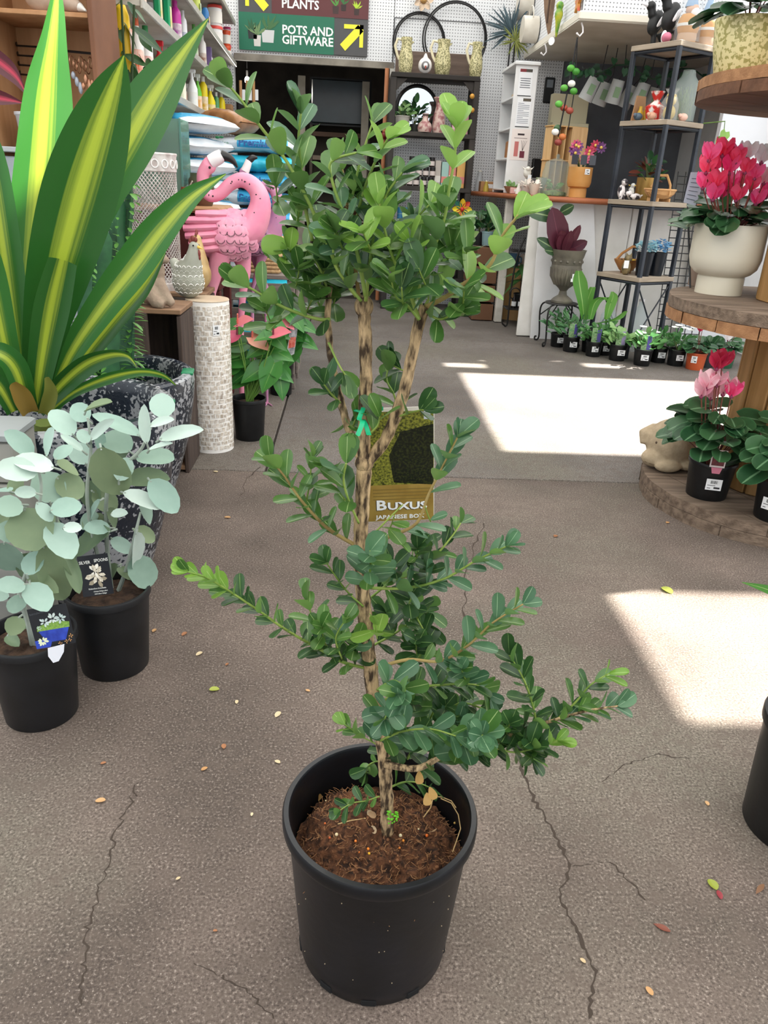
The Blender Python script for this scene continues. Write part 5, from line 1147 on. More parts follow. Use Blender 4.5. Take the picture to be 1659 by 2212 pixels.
def bottle(parent, r, h, bc, lc, cc, kind):
    BM_, LM_, CM_ = mat(bc, .35), mat(lc, .5, '#f2efe6', 18), mat(cc, .4)
    if kind == 'bottle': MB().lathe([(0, 0), (r*.95, 0), (r, .006), (r, h*.68), (r*.9, h*.78), (r*.45, h*.86), (r*.43, h*.89), (0, h*.89)], 16).obj('body', BM_, parent); MB().lathe([(0, h*.87), (r*.45, h*.87), (r*.45, h), (0, h)], 14).obj('cap', CM_, parent)
    elif kind == 'jerry': MB().bevbox((0, 0, h*.43), (r*1.3, r*2, h*.86), r*.3).obj('body', BM_, parent); MB().lathe([(0, h*.85), (r*.35, h*.85), (r*.35, h), (0, h)], 12, c=(0, -r*.4, 0)).obj('cap', CM_, parent)
    elif kind == 'spray':
        MB().lathe([(0, 0), (r*.95, 0), (r, .006), (r, h*.5), (r*.6, h*.64), (r*.33, h*.72), (r*.33, h*.78), (0, h*.78)], 16).obj('body', BM_, parent)
        mb = MB(); mb.bevbox((r*.1, 0, h*.90), (r*1.3, r*.55, h*.10), .004); mb.tube([(0, 0, h*.76), (0, 0, h*.88)], r*.28, 8); mb.tube([(r*.55, 0, h*.87), (r*.5, 0, h*.77)], r*.1, 6); mb.obj('trigger_head', CM_, parent)
    elif kind == 'tub': MB().lathe([(0, 0), (r*.85, 0), (r*.9, .005), (r*.97, h*.86), (0, h*.86)], 18).obj('body', BM_, parent); MB().lathe([(0, h*.85), (r*1.03, h*.85), (r*1.03, h*.97), (r*.98, h), (0, h)], 18).obj('lid', CM_, parent)
    elif kind == 'box': MB().bevbox((0, 0, h/2), (r*1.2, r*1.8, h), .003).obj('carton', BM_, parent)
    elif kind == 'pack': MB().lathe([(0, 0), (r, .01), (r*1.05, h*.4), (r*.9, h*.85), (r*.5, h)], 14, flat=.6).obj('packet', BM_, parent)
    if kind in ('bottle', 'spray', 'tub'):
        MB().lathe([(r*1.012, h*.12), (r*1.012, h*(.5 if kind == 'bottle' else .42 if kind == 'spray' else .7))], 18).obj('label_wrap', LM_, parent)
    else: MB().box((r*.66 if kind != 'pack' else r*1.0, 0, h*.42), (.003, r*1.5, h*.5)).obj('label_print', LM_, parent)
KD = {'bottle': 'bottle', 'jerry': 'jerrycan', 'spray': 'spray bottle', 'tub': 'tub', 'box': 'carton', 'pack': 'packet'}
def shelf_item(label, px, lev, wpx, h, kind, bc, lc, cc, back=.07, zoff=0.0, name=None, group=None):
    if lev != 'B': h = min(h*1.22, {'C': .235, 'D': .262}[lev])
    wpx *= 1.22; z = LEV[lev]; Y = find_Y(px, z+h*.4, back); p = V((sx_(Y)-back, Y, z+.0005+zoff)); r_ = wpx*mpp(p)/2
    root = thing(name or 'garden_'+KD[kind].replace(' ', '_'), label, KD[kind], p, rzs, group); bottle(root, r_, h, bc, lc, cc, kind)
for a in [('green jerrycan with yellow label beside the magenta bottle', 341, 'C', 19, .235, 'jerry', '#12915c', '#d8c84a', '#0e6e46'), ('second green jerrycan touching the magenta bottle', 362, 'C', 19, .235, 'jerry', '#15a068', '#e3d24e', '#0e6e46'),
          ('tall magenta bottle on the middle shelf', 380, 'C', 20, .25, 'bottle', '#c52f9c', '#8c2c8a', '#b02a8c'), ('white bottle with blue base label next to magenta bottle', 397, 'C', 13, .20, 'bottle', '#e9ebee', '#2f5fb0', '#e9ebee'),
          ('green and white bottle mid way along the middle shelf', 420, 'C', 13, .19, 'bottle', '#d9e6d4', '#5a9a44', '#5a9a44'), ('white bottle with brown label on the middle shelf', 438, 'C', 13, .19, 'bottle', '#eeece8', '#8a5236', '#eeece8'),
          ('purple and white carton on the middle shelf', 453, 'C', 14, .17, 'box', '#7d6a9a', '#e6e0ec', '#e6e0ec'), ('pale lilac tub at the end of the middle shelf', 467, 'C', 13, .15, 'tub', '#cfc6dc', '#8a78a8', '#e9e6ee'),
          ('bright packet with green print on the upper shelf', 424, 'B', 16, .17, 'pack', '#c8d66a', '#5a9a3a', '#ffffff'), ('blue and orange packet on the upper shelf', 444, 'B', 14, .17, 'pack', '#3a7fc0', '#e08a3a', '#ffffff'),
          ('large white bucket with red lid on the upper shelf', 466, 'B', 25, .145, 'tub', '#f0efee', '#e9e6e4', '#d84a42'), ('orange tub with white label, lower of the upper shelf pair', 490, 'B', 15, .12, 'tub', '#e0562e', '#f0ece6', '#e0562e'), ('white tub with pink lid at the corner of the upper shelf', 502, 'B', 13, .14, 'tub', '#eeeaec', '#d9c8d4', '#d94f86'),
          ('orange capped white bottle on the low shelf near the leafy bamboo', 298, 'D', 22, .24, 'bottle', '#f0eeea', '#e0683a', '#e0683a'), ('tall white bottle with red label on the low shelf', 318, 'D', 22, .25, 'bottle', '#f2f1ef', '#d0433c', '#2f8a4c'),
          ('red trigger spray bottle on the low shelf', 346, 'D', 22, .27, 'spray', '#cf2530', '#d84048', '#cf2530'), ('green topped bottle on the low shelf', 370, 'D', 15, .22, 'bottle', '#e9ede6', '#2f9a5a', '#1f8a4a'), ('slim green and cream bottle on the low shelf', 392, 'D', 15, .22, 'bottle', '#1f9a5c', '#e6e6cc', '#e6e6d6'),
          ('white trigger spray bottle on the low shelf', 416, 'D', 18, .27, 'spray', '#eceeee', '#e2e6e6', '#eceeee'), ('lime green trigger spray bottle on the low shelf', 428, 'D', 13, .24, 'spray', '#6cc23a', '#e9a24a', '#e9eee6'),
          ('first yellow bottle with white trigger head on the low shelf', 440, 'D', 15, .22, 'bottle', '#ecd51e', '#d8a83a', '#f0efe8'), ('ribbed yellow spray bottle between two other yellow ones', 455, 'D', 17, .25, 'spray', '#f0dc1c', '#e9c21e', '#f0efe8'), ('yellow bottle nearest the doorway corner of the low shelf', 479, 'D', 13, .22, 'bottle', '#efd91e', '#5aa04a', '#e6e2d0'),
          ('green bottle squeezed between yellow bottles on the low shelf', 468, 'D', 10, .19, 'bottle', '#5aa06a', '#d6e6c8', '#e6e6e0'), ('yellow packet near the leafy bamboo', 262, 'C', 26, .20, 'pack', '#efc21e', '#e88a2a', '#ffffff'), ('yellow and orange packet low near the leafy bamboo', 268, 'D', 28, .22, 'pack', '#f0c62a', '#e0622a', '#ffffff'), ('white packet with orange print near the leafy bamboo', 300, 'C', 20, .2, 'pack', '#efece6', '#e07a3a', '#ffffff')]:
    shelf_item(*a)
for k, (px, z, c1, l) in enumerate([(466, .147, '#d84a42', 'upper white bucket with red lid stacked on another'), (490, .122, '#e0562e', 'orange tub stacked on another orange tub'), (502, .142, '#d94f86', 'white tub with pink lid stacked on another')]):
    shelf_item(l, px, 'B', [25, 15, 13][k], [.145, .12, .14][k], 'tub', ['#f0efee', '#e0562e', '#eeeaec'][k], '#efeae4', c1, zoff=z)
rr = random.Random(21)
for lev in 'BCD':
    for k in range(13):
        c1, c2, c3 = rr.choice([('#e8e6e0', '#d0503c', '#d0503c'), ('#3f9a4c', '#e9e6c8', '#e9e6e0'), ('#e9e4d8', '#4f9a4a', '#3f8a44'), ('#f0c83a', '#d8682c', '#e9e6e0'), ('#e6e8ec', '#3f6fb8', '#e6e8ec'), ('#e0602e', '#f0ece0', '#e0602e'), ('#eceae6', '#8a4f8a', '#eceae6')])
        kd = rr.choice(['bottle', 'tub', 'box', 'bottle', 'pack']); Yk = 4.15+k*.31; lab = {'#e8e6e0': 'off-white', '#3f9a4c': 'green', '#e9e4d8': 'cream', '#f0c83a': 'yellow', '#e6e8ec': 'pale blue-white', '#e0602e': 'orange', '#eceae6': 'white'}[c1]+' '+KD[kd]+' in the back row of the '+{'B': 'upper', 'C': 'middle', 'D': 'low'}[lev]+' shelf'
        root = thing('garden_'+KD[kd].replace(' ', '_'), lab, KD[kd], V((sx_(Yk)-.225, Yk, LEV[lev]+.0005)), rzs, lab+' group'); bottle(root, .048, .2 if lev == 'B' else .225, c1, c2, c3, kd)
cb = thing('cardboard_piece', 'plain brown cardboard box at the end of the shelving', 'box', V((-1.175, 7.98, LEV['D']+.001))); MB().bevbox((0, 0, .1), (.1, .12, .2), .003).obj('carton', mat('#b58a62', .8), cb); MB().box((0, -.061, .15), (.1, .001, .03)).obj('tape', mat('#a07a56', .4), cb)
# hand tools with wooden handles hung by the doorway
for i, px in enumerate((520, 534, 548)):
    p = pt(px, 205, 8.2); t = thing('hand_tool', 'wooden handled hand tool hanging in the dark doorway', 'tool', p, 0, 'hand tools by the doorway'); MB().tube([(0, 0, .12), (0, 0, -.06)], .014, 8).obj('handle', mat('#b98d5e', .6), t); MB().box((0, 0, -.16), (.05, .01, .2)).obj('blade', mat('#2a2a2c', .4, metal=.6), t); MB().box((.03, -.012, -.0), (.03, .002, .09)).obj('price_tag', STICK, t)

# ================================================================= pine cabinet, hooks, floral pot, tank, table, leafy bamboo
PINE = mat('#a87a52', .65, '#bd9068', 3, .1, stretch=(6, 6, .7)); PINED = mat('#6b4632', .7, '#7d543c', 4)
cbx = thing('pine_cabinet', 'open pine display cabinet with grey slatted lower front', 'cabinet', (-1.2, 3.55, 0))
MB().bevbox((0, .16, 1.55), (.42, .02, 1.0), .003).obj('back_panel', PINE, cbx); MB().bevbox((.205, 0, 1.55), (.02, .34, 1.0), .003).obj('side_panel', PINED, cbx); MB().bevbox((-.205, 0, 1.55), (.02, .34, 1.0), .003).obj('side_panel', PINE, cbx)
MB().bevbox((0, 0, 1.685), (.39, .32, .018), .003).obj('shelf', PINE, cbx); MB().bevbox((0, 0, 2.04), (.43, .34, .02), .003).obj('top', PINE, cbx)
for k in range(11): MB().bevbox((0, -.17, .06+k*.108), (.43, .02, .102), .004).obj('slat', mat('#9fa9b4', .7, '#b4bcc4', 6), cbx)
MB().bevbox((0, -.08, 1.215), (.45, .24, .02), .003).obj('ledge', mat('#b4bac0', .7), cbx)
for k in range(4):
    z = 1.60-.034*k; hk = MB(); hk.tube([(-.195, .14, z+.02), (-.18, .10, z+.005), (-.03, .02, z-.005), (-.01, .0, z)], .004, 6); hk.obj('hook_rod', BLK, cbx)
kr = thing('keyring_hook', 'black hook bar hung with coppery keyrings in the pine cabinet', 'keyrings', (-1.02, 3.52, 1.575)); o = V(kr.location)
MB().tube([(-.14, .05, .012), (.0, -.02, .0), (.012, -.025, .015)], .005, 6).obj('hook_bar', BLK, kr)
CU_ = mat('#b0785a', .35, '#d8a88a', 60, metal=.6)
for i in range(9):
    x = -.10+.012*i; z = -.012-.01*(i % 3); ring = [(x+.002*math.cos(a), -.0+.02*math.cos(a)-.01, z-.018+.02*math.sin(a)) for a in [k*6.283/14 for k in range(15)]]; MB().tube(ring, .002, 5, cap=False).obj('keyring', CU_, kr)
    MB().ball((x, -.01, z-.065-.012*(i % 4)), (.009, .005, .014+.004*(i % 3)), 8, 6).obj('charm', CU_ if i > 2 else mat('#aeb6c4', .4, metal=.3), kr)
fp = thing('floral_pot', 'white pot painted with pink roses on the cabinet ledge', 'pot', (-1.255, 3.43, 1.226)); MB().lathe([(0, 0), (.06, 0), (.065, .006), (.075, .11), (.08, .115), (.08, .125), (.07, .125), (.065, .1), (0, .1)], 28).obj('pot', mat('#d4d8e0', .35), fp)
for (a, z, s_, c) in [(-1.2, .055, .014, '#c8607a'), (-1.5, .06, .011, '#d98a9a'), (-1.35, .035, .009, '#5f8a5a'), (-1.6, .04, .010, '#6a9464'), (-1.0, .035, .009, '#5f8a5a'), (-1.75, .075, .012, '#c8607a')]:
    MB().ball((.0705*math.cos(a), .0705*math.sin(a), z), (s_, s_*.3, s_*.9), 10, 6, q=Matrix.Rotation(a+math.pi/2, 3, 'Z')).obj('painted_rose', mat(c, .5), fp)
gn = thing('carved_bird', 'pale carved bird with long white tipped beak on top of the pine cabinet shelf', 'ornament', (-1.087, 3.46, 1.6945)); blend_body('body', [('b', (-.10, 0, .05), (.07, .045, .05)), ('t', [(-.06, 0, .06), (.0, -.02, .036), (.045, -.035, .022)], [.04, .03, .018])], mat('#a8917f', .7, '#bba696', 20), gn, .005); MB().tube([(.043, -.034, .022), (.076, -.07, .006)], [.016, .003], 10).obj('beak', mat('#e6e2de', .5), gn)
tb = thing('small_table', 'small wooden table with maroon skirt under the glass tank', 'table', (-.86, 4.185, 0))
MB().bevbox((0, 0, 1.0), (.46, .42, .03), .01).obj('top', mat('#9c7048', .6, '#b3875c', 5, stretch=(1, 8, 8)), tb); MB().bevbox((0, 0, .80), (.42, .38, .36), .006).obj('skirt', mat('#5c2622', .7), tb)
for s_ in (-1, 1):
    for t in (-1, 1): MB().bevbox((.19*s_, .17*t, .31), (.04, .04, .62), .004).obj('leg', mat('#5c2622', .7), tb)
tk = thing('glass_tank', 'tall greenish glass tank of dark layered moss on the small table', 'tank', (-.935, 4.185, 1.0155)); GG = glass('#b4d6c8', .02, .3)
for (c, d) in [((0, -.10, .19), (.22, .006, .38)), ((0, .10, .19), (.22, .006, .38)), ((-.108, 0, .19), (.006, .2, .38)), ((.108, 0, .19), (.006, .2, .38))]: MB().box(c, d).obj('glass_pane', GG, tk)
for k, (z0, z1, c, d) in enumerate([(.0, .10, '#26352c', '#3d5238'), (.10, .17, '#5c6a48', '#3a4a38'), (.17, .26, '#1f4a44', '#2e5c50'), (.26, .33, '#3a4c3a', '#62744c')]): MB().bevbox((0, 0, (z0+z1)/2+.003), (.205, .19, z1-z0-.004), .008).obj('moss_layer', mat(c, .9, d, 25, .8), tk)
for s_ in (-1, 1): MB().box((.108*s_, -.103, .19), (.008, .008, .385)).obj('corner_strip', mat('#5a8a80', .4), tk)
for (x, y, r_, l) in [(436, 425, .062, 'brown glazed jar standing on the small table by the tank'), (405, 420, .035, 'small terracotta pot holding a white stake on the small table')]:
    yj = 4.14 if r_ > .04 else 4.015; p = pt(x, y, yj); t = thing('small_jar', l, 'jar', (p.x, yj, 1.0155)); MB().lathe([(0, 0), (r_*.8, 0), (r_, .03), (r_, r_*1.9), (r_*.85, r_*2.1), (r_*.85, r_*2.4), (r_*.75, r_*2.4), (r_*.75, r_*2.0), (0, r_*2.0)], 22).obj('body', mat('#4c5a44' if r_ > .04 else '#a4583c', .4, '#6a4a3a', 8), t); MB().tube([(0, 0, r_*2), (.03, -.02, r_*3.2)], .003, 6).obj('stake', mat('#d8d4c8', .5), t)
bmb = thing('leafy_bamboo', 'dark green narrow-leaved bamboo palm rising in front of the bottle shelves', 'potted plant', (-1.05, 3.825, 0)); o = V(bmb.location); nursery_pot(bmb, .094, .22, BLACKP, .8, .86, True, 24)
DL = leafmesh('lance', leafmat('#22442a', '#3a5f36', '#55773f', .25, .35, .03), .26, .12, .15); items = []
for (bx_, by, tx_, ty, w_) in [(285, 58, 358, 112, 26), (268, 50, 302, 104, 24), (300, 72, 330, 112, 20), (262, 112, 306, 166, 26), (270, 118, 318, 140, 20), (244, 98, 224, 152, 22), (250, 22, 234, 66, 22), (262, 36, 258, 84, 24), (276, 150, 270, 205, 20), (300, 118, 322, 156, 20), (318, 126, 332, 170, 18), (250, 128, 240, 205, 20), (230, 10, 216, 60, 22), (275, 5, 300, 40, 20), (255, 60, 240, 110, 22), (285, 140, 300, 190, 18), (240, 30, 262, -10, 20), (290, 20, 320, 50, 18), (262, 160, 285, 215, 20), (235, 60, 222, 105, 18), (225, 110, 262, 130, 18), (310, 145, 345, 185, 18)]:
    a = pt(bx_, by, 3.87+rnd(-.06, .1)); b = pt(tx_, ty, 3.88+rnd(-.08, .1)); l = (b-a).length; items.append((DL, frame(a, b-a, V((rnd(-.4, .4), -.8, .6)), w_*mpp(a)/.26, l, l)))
put_leaves(bmb, items)
for (x0, x1, y1) in [(275, 262, 0), (283, 290, 10), (268, 245, 20)]:
    pts = [pt(x0, 260, 3.82), pt((x0+x1)/2, 130, 3.82), pt(x1, y1, 3.8)]; MB().tube([V((x0*.0002-.05, 0, .19)), pts[0]-o, pts[1]-o, pts[2]-o], .005, 7).obj('cane', mat('#2f4426', .7), bmb)
# grey board at the far left edge behind the kalanchoe
gbx = thing('grey_timber_box', 'small weathered grey timber box in front of the cordyline planter', 'box', (pt(58, 950, 1.70).x-.075, 1.70, 0)); GH = pt(30, 918, 1.70).z
for k in range(6): MB().bevbox((0, 0, (k+.5)*(GH-.02)/6), (.135, .135, (GH-.02)/6-.004), .004).obj('plank', mat('#777874', .8, '#94938c', 6, .3), gbx)
MB().bevbox((0, 0, GH-.01), (.145, .145, .02), .004).obj('lid', mat('#8a8f90', .8), gbx)
# ================================================================= BACK: black shelving unit and wall pieces
FY = 7.80; BKM = mat('#2a2624', .7, '#38332f', 6, .2); bs = thing('black_shelving', 'tall black timber shelving unit against the pegboard wall', 'shelf', (.725, 7.98, 0))
ZS = [2.075, 1.605, 1.145, .632, .315]; X0, X1 = .325, 1.125
for s_ in (-1, 1):
    for t in (-.16, .16): MB().bevbox((s_*.378, t, 1.03), (.055, .055, 2.06), .004).obj('post', BKM, bs)
    MB().prism([(0, 0), (-s_*.10, 0), (0, -.10)] if s_ > 0 else [(0, 0), (0, -.10), (.10, 0)], (s_*.352, -.17, 2.03), (1, 0, 0), (0, 0, 1), .03).obj('gusset', BKM, bs)
for i, z in enumerate(ZS): MB().bevbox((0, 0, z-.02), (.80, .385, .04), .004).obj('shelf_board', BKM if i else mat('#241f1c', .7), bs)
def on(x0, y0, x1, y1, z, Y): # centre, radius and height of something standing on height z
    a, b = pt(x0, (y0+y1)/2, Y), pt(x1, (y0+y1)/2, Y); h = (y1-y0)*mpp(pt((x0+x1)/2, (y0+y1)/2, Y))*1.0; return V(((a.x+b.x)/2, Y, z+.0008)), (b.x-a.x)/2, h
JUG = mat('#cfc79a', .45, '#7d7a52', 90, lo=.46, hi=.56, detail=3); CREAM = mat('#d8cfb0', .45)
def jug(label, x0, y0, x1, y1, z, Y):
    p, r_, h = on(x0, y0, x1, y1, z, Y); r_ *= .72; root = thing('mottled_jug', label, 'jug', p+V((.03, 0, 0)), 0, None)
    MB().lathe([(0, 0), (r_*.72, 0), (r_*.85, .01), (r_, h*.28), (r_*.92, h*.5), (r_*.72, h*.70), (r_*.66, h*.82), (r_*.78, h*.97), (r_*.76, h), (r_*.64, h*.95), (r_*.56, h*.8), (0, h*.4)], 24).obj('body', JUG, root)
    MB().prism([(0, 0), (r_*.45, r_*.45), (0, r_*.5)], (r_*.62, .01, h*.80), (1, 0, 0), (0, 0, 1), .03).obj('spout', JUG, root)
    MB().tube([tuple(V((-r_*.62, 0, h*.93))), (-r_*1.25, 0, h*.95), (-r_*1.55, 0, h*.75), (-r_*1.2, 0, h*.5), (-r_*.9, 0, h*.38)], .012, 8).obj('handle', CREAM, root)
jug('mottled cream jug at the end by the copper pipe on the black shelving', 848, 85, 892, 152, ZS[0], 7.88); jug('mottled cream jug in the middle of the three on the black shelving', 925, 89, 975, 156, ZS[0], 7.88); jug('mottled cream jug at the white shelf end of the black shelving', 1002, 94, 1042, 160, ZS[0], 7.88)
p, r_, h = on(903, 118, 934, 155, ZS[0], 7.84); t = thing('guineafowl_ornament', 'white and grey round guineafowl ornament between the jugs', 'ornament', p); blend_body('body', [('b', (0, 0, .065), (.062, .05, .065)), ('t', [(0, -.01, .11), (0, -.015, .16)], [.03, .008])], mat('#e2dedc', .4), t, .005); MB().ball((0, -.05, .06), (.036, .02, .036)).obj('grey_ring', mat('#6c6a6c', .5), t); MB().ball((0, -.062, .06), (.02, .015, .02)).obj('white_face', mat('#ece8e6', .5), t); MB().tube([(0, -.07, .055), (0, -.085, .03)], [.008, .002], 6).obj('beak', mat('#9a3028', .5), t)
t = thing('plank_box', 'dark brown timber plank behind the cream jugs', 'board', (.74, 8.12, ZS[0])); MB().bevbox((0, 0, .105), (.74, .02, .21), .004).obj('plank', mat('#5a4a42', .75, '#6d5c52', 5, stretch=(1, 6, 8)), t); MB().box((0, .013, .105), (.70, .006, .02)).obj('batten', DARKW, t)
def hoop(label, cx, cy, rpx, Y):
    c = pt(cx, cy, Y); root = thing('metal_hoop', label, 'hoop', c); r_ = rpx*mpp(c)
    for k, (dr, dy) in enumerate(((0, 0), (-.018, -.03))): MB().tube([((r_+dr)*math.cos(a), dy, (r_+dr)*math.sin(a)) for a in [i*6.2832/48 for i in range(49)]], .008, 6, cap=False).obj('ring', BLK, root)
    for a in (.6, 2.2, 3.7, 5.4): MB().tube([(r_*math.cos(a), 0, r_*math.sin(a)), ((r_-.018)*math.cos(a), -.03, (r_-.018)*math.sin(a))], .005, 5).obj('spacer', BLK, root)
hoop('smaller double black metal hoop hung behind the jugs', 905, 92, 56, 8.285); hoop('larger double black metal hoop hung behind the jugs', 982, 84, 69, 8.234)
# arched mirror
c = pt(898, 235, 8.12); t = thing('round_mirror', 'round mirror with black frame on the black shelving', 'mirror', (max(c.x, .592), 8.12, ZS[1]+.008)); rr_ = .203
MB().lathe([(0, -.004), (rr_*.86, -.004), (rr_*.86, 0), (0, 0)], 40, c=(0, -.012, rr_), ax=(0, -1, 0)).obj('glass', mat('#d8dde0', .05, metal=1.0), t)
MB().tube([(rr_*.93*math.cos(a), 0, rr_+rr_*.93*math.sin(a)) for a in [i*6.2832/40 for i in range(41)]], .02, 8, cap=False).obj('frame', BLK, t)
GLV = leafmesh('ovate', leafmat('#20452a', '#3b6b3c', None, .2, .35), .6); LGV = leafmesh('ovate', leafmat('#6f9a5a', '#8fb573', None, .25, .4), .7)
CYLS, BOXES = [], []      # solid things that leaves must grow round: upright cylinders (x, y, r, z0, z1) and boxes
for sx in (.347, 1.103):
    for sy in (7.82, 8.14): CYLS.append((sx, sy, .045, 0, 2.1))
BOXES += [(.30, 1.0, 8.085, 8.2, 1.6, 2.1), (1.35, 1.56, 7.31, 7.95, 1.1, 2.2), (1.365, 1.455, 7.22, 7.31, 0, 1.1), (1.60, 1.68, 6.76, 6.84, 0, 1.1)]
def clear(p, d, l, own=None):
    d = V(d).normalized()
    for k in (0, .25, .5, .75, 1.0):
        q = V(p)+d*l*k
        for (x, y, r_, z0, z1) in CYLS:
            if z0 <= q.z <= z1 and (own is None or math.hypot(x-own[0], y-own[1]) > .01) and math.hypot(q.x-x, q.y-y) < r_+.35*l*(1-abs(2*k-1)): return False
        for b in BOXES:
            if b[0] <= q.x <= b[1] and b[2] <= q.y <= b[3] and b[4] <= q.z <= b[5]: return False
    return True
def bushy(root, c, rad, h, me, n, l, up=.4, drop=0.0):
    items = []; o = V(root.location)
    for i in range(n):
        a = rnd(0, 6.283); q = math.sqrt(rnd(0, 1)); d = V((math.cos(a)*q, math.sin(a)*q, 0)); p = V(c)+V((d.x*rad, d.y*rad, h*rnd(.15, 1)*(1-.4*q)))
        ll = l*rnd(.7, 1.2); dv = V((d.x, d.y, up-drop*q))+rv(.4)
        for _t in range(10):
            if clear(p, dv, ll, c): break
            a = rnd(0, 6.283); q = math.sqrt(rnd(0, 1)); d = V((math.cos(a)*q, math.sin(a)*q, 0)); p = V(c)+V((d.x*rad*.7, d.y*rad*.7, h*rnd(.3, 1))); dv = V((d.x*.7, d.y*.7, up+.35))+rv(.25)
        items.append((R.choice(me) if isinstance(me, list) else me, frame(p, dv, V((d.x*-.3, -.5, 1))+rv(.3), ll, ll, ll)))
    put_leaves(root, items)
    mb = MB()
    for i in range(5): a = i*1.257; mb.tube([V(c)-o, V(c)-o+V((math.cos(a)*rad*.5, math.sin(a)*rad*.5, h*.7))], [.004, .002], 5)
    mb.obj('stems', mat('#5f6a3a', .7), root, kind='stuff')
def potplant(name, label, p, r_, h, pc, me, n, l, rad, hh, up=.4, cat='potted plant', drop=0.0, pot='nursery', group=None):
    root = thing(name, label, cat, p, 0, group); m = pc if not isinstance(pc, str) else mat(pc, .45)
    nursery_pot(root, r_, h, m, .82, .86, True, 24); bushy(root, V(p)+V((0, 0, h*.86)), rad, hh, me, n, l, up, drop); return root
p, r_, h = on(853, 248, 886, 278, ZS[1], 7.9); potplant('potted_foliage', 'pale grey pot of trailing foliage in front of the round mirror', p, r_, h, '#a8a49c', [GLV, LGV], 26, .07, .09, .10)
p, r_, h = on(905, 268, 925, 283, ZS[1], 7.86); potplant('potted_foliage', 'dark leafy plant reflected beside the mottled pink vases', V((.575, 7.995, p.z)), .05, .07, '#3a3c38', GLV, 30, .075, .09, .22)
VM = mat('#c9b0a6', .4, '#9a5f62', 26, lo=.45, hi=.6)
def vase(name, label, prof, p, m, cat='vase'):
    root = thing(name, label, cat, p); MB().lathe(prof, 24).obj('body', m, root); r0, z0 = prof[-1]; MB().lathe([(0, z0-.02), (max(.004, r0*.85), z0-.02), (r0*.9, z0-.002)], 20).obj('mouth', mat('#4a3c38', .8), root); return root
p, r_, h = on(934, 213, 964, 282, ZS[1], 7.88); vase('mottled_vase', 'tall pink mottled ceramic vase on the black shelving', [(0, 0), (r_*.85, 0), (r_, h*.15), (r_*.8, h*.5), (r_*.55, h*.75), (r_*.6, h*.86), (r_*.95, h*.97), (r_*.9, h)], p, VM)
p, r_, h = on(908, 245, 940, 281, ZS[1], 7.84); p += V((-.025, -.008, 0)); vase('mottled_vase', 'short pink mottled bottle vase in front of the tall one', [(0, 0), (r_*.85, 0), (r_, h*.2), (r_*.85, h*.45), (r_*.4, h*.65), (r_*.35, h*.9), (r_*.45, h)], p, VM)
for k, (x0, y0, x1, y1, z, c, l) in enumerate([(976, 232, 1012, 283, ZS[1], '#c9909c', 'pink gift carton on the black shelving'), (952, 352, 968, 402, ZS[2], '#9cc0b8', 'mint and pink striped gift carton'), (968, 345, 984, 402, ZS[2], '#d0837a', 'coral gift carton on the candle shelf'), (985, 350, 1003, 402, ZS[2], '#d8a860', 'ochre and pink gift carton at the end of candle shelf'), (938, 350, 951, 402, ZS[2], '#b8b0a8', 'grey gift carton beside the candle jars')]):
    p, r_, h = on(x0, y0, x1, y1, z, 7.92); t = thing('gift_carton', l, 'carton', p); MB().bevbox((0, 0, h/2), (r_*1.9, .09, h), .002).obj('carton', mat(c, .6), t); MB().box((0, -.046, h*.3), (r_*1.9, .002, h*.25)).obj('colour_band', mat(['#d8b0b8', '#d8837a', '#e8c8b0', '#cf7f7c', '#d8d4cc'][k], .6), t)
for k, z in enumerate((1.72, 1.85)): t = thing('amber_bauble', ['lower amber glass bauble hung at the shelving post', 'upper amber glass bauble hung at the shelving post'][k], 'bauble', pt(1020, [238, 208][k], 7.75)); MB().ball((0, 0, 0), .022).obj('bauble', mat('#c8923a', .3), t); MB().tube([(0, 0, .02), (.012, .06, .06)], .002, 5).obj('cord', BLK, t)
JB = mat('#241a16', .3); k = 0
for row, (y0, y1, zo, xs_) in enumerate([(383, 402, 0, (858, 871.5, 885, 899, 915, 930)), (360, 380, .085, (891, 905.5, 920, 934.5)), (336, 357, .17, (890, 904.5, 919, 933.5))]):
    for x in xs_:
        p, r_, h = on(x-6.2, y0, x+6.2, y1, ZS[2]+zo, 7.86); t = thing('candle_jar', ['dark candle jar with pale label on the bottom row', 'dark candle jar with pale label on the middle row', 'dark candle jar with pale label on the top row'][row], 'candle jar', p, 0, 'candle jars on the black shelving row '+'abc'[row]); MB().lathe([(0, 0), (r_*.95, 0), (r_, .004), (r_, .062), (0, .062)], 16).obj('jar', JB, t); MB().lathe([(0, .062), (r_*.98, .062), (r_*.98, .083), (0, .083)], 16).obj('lid', BLK, t); MB().lathe([(r_*1.01, .012), (r_*1.01, .05)], 16).obj('label_wrap', mat('#cfc4bf', .6), t); k += 1
for i, (x, c) in enumerate([(864, '#2c6a90'), (879, '#3a7fa0'), (894, '#6a8a5c')]):
    for j in range(2):
        p, r_, h = on(x-7, 465, x+7, 478, ZS[3]+.203+j*.06, 7.87); t = thing('blue_tin', ['lower ', 'upper '][j]+['deep blue', 'sky blue', 'olive green'][i]+' printed tin above the pink box', 'tin', p); MB().lathe([(0, 0), (.03, 0), (.03, .055), (0, .055)], 16).obj('tin', mat(c, .35), t); MB().lathe([(0, .055), (.031, .055), (.031, .0585), (0, .0585)], 16).obj('lid', mat('#9fb4b8', .3, metal=.7), t)
t = thing('wood_riser', 'small wooden riser under the blue tins', 'riser', (.4725, 7.88, ZS[3])); MB().bevbox((.03, 0, .196), (.235, .16, .014), .003).obj('top', PINED, t); [MB().bevbox((.03+s_*.110, 0, .095), (.014, .16, .19), .003).obj('leg', PINED, t) for s_ in (-1, 1)]
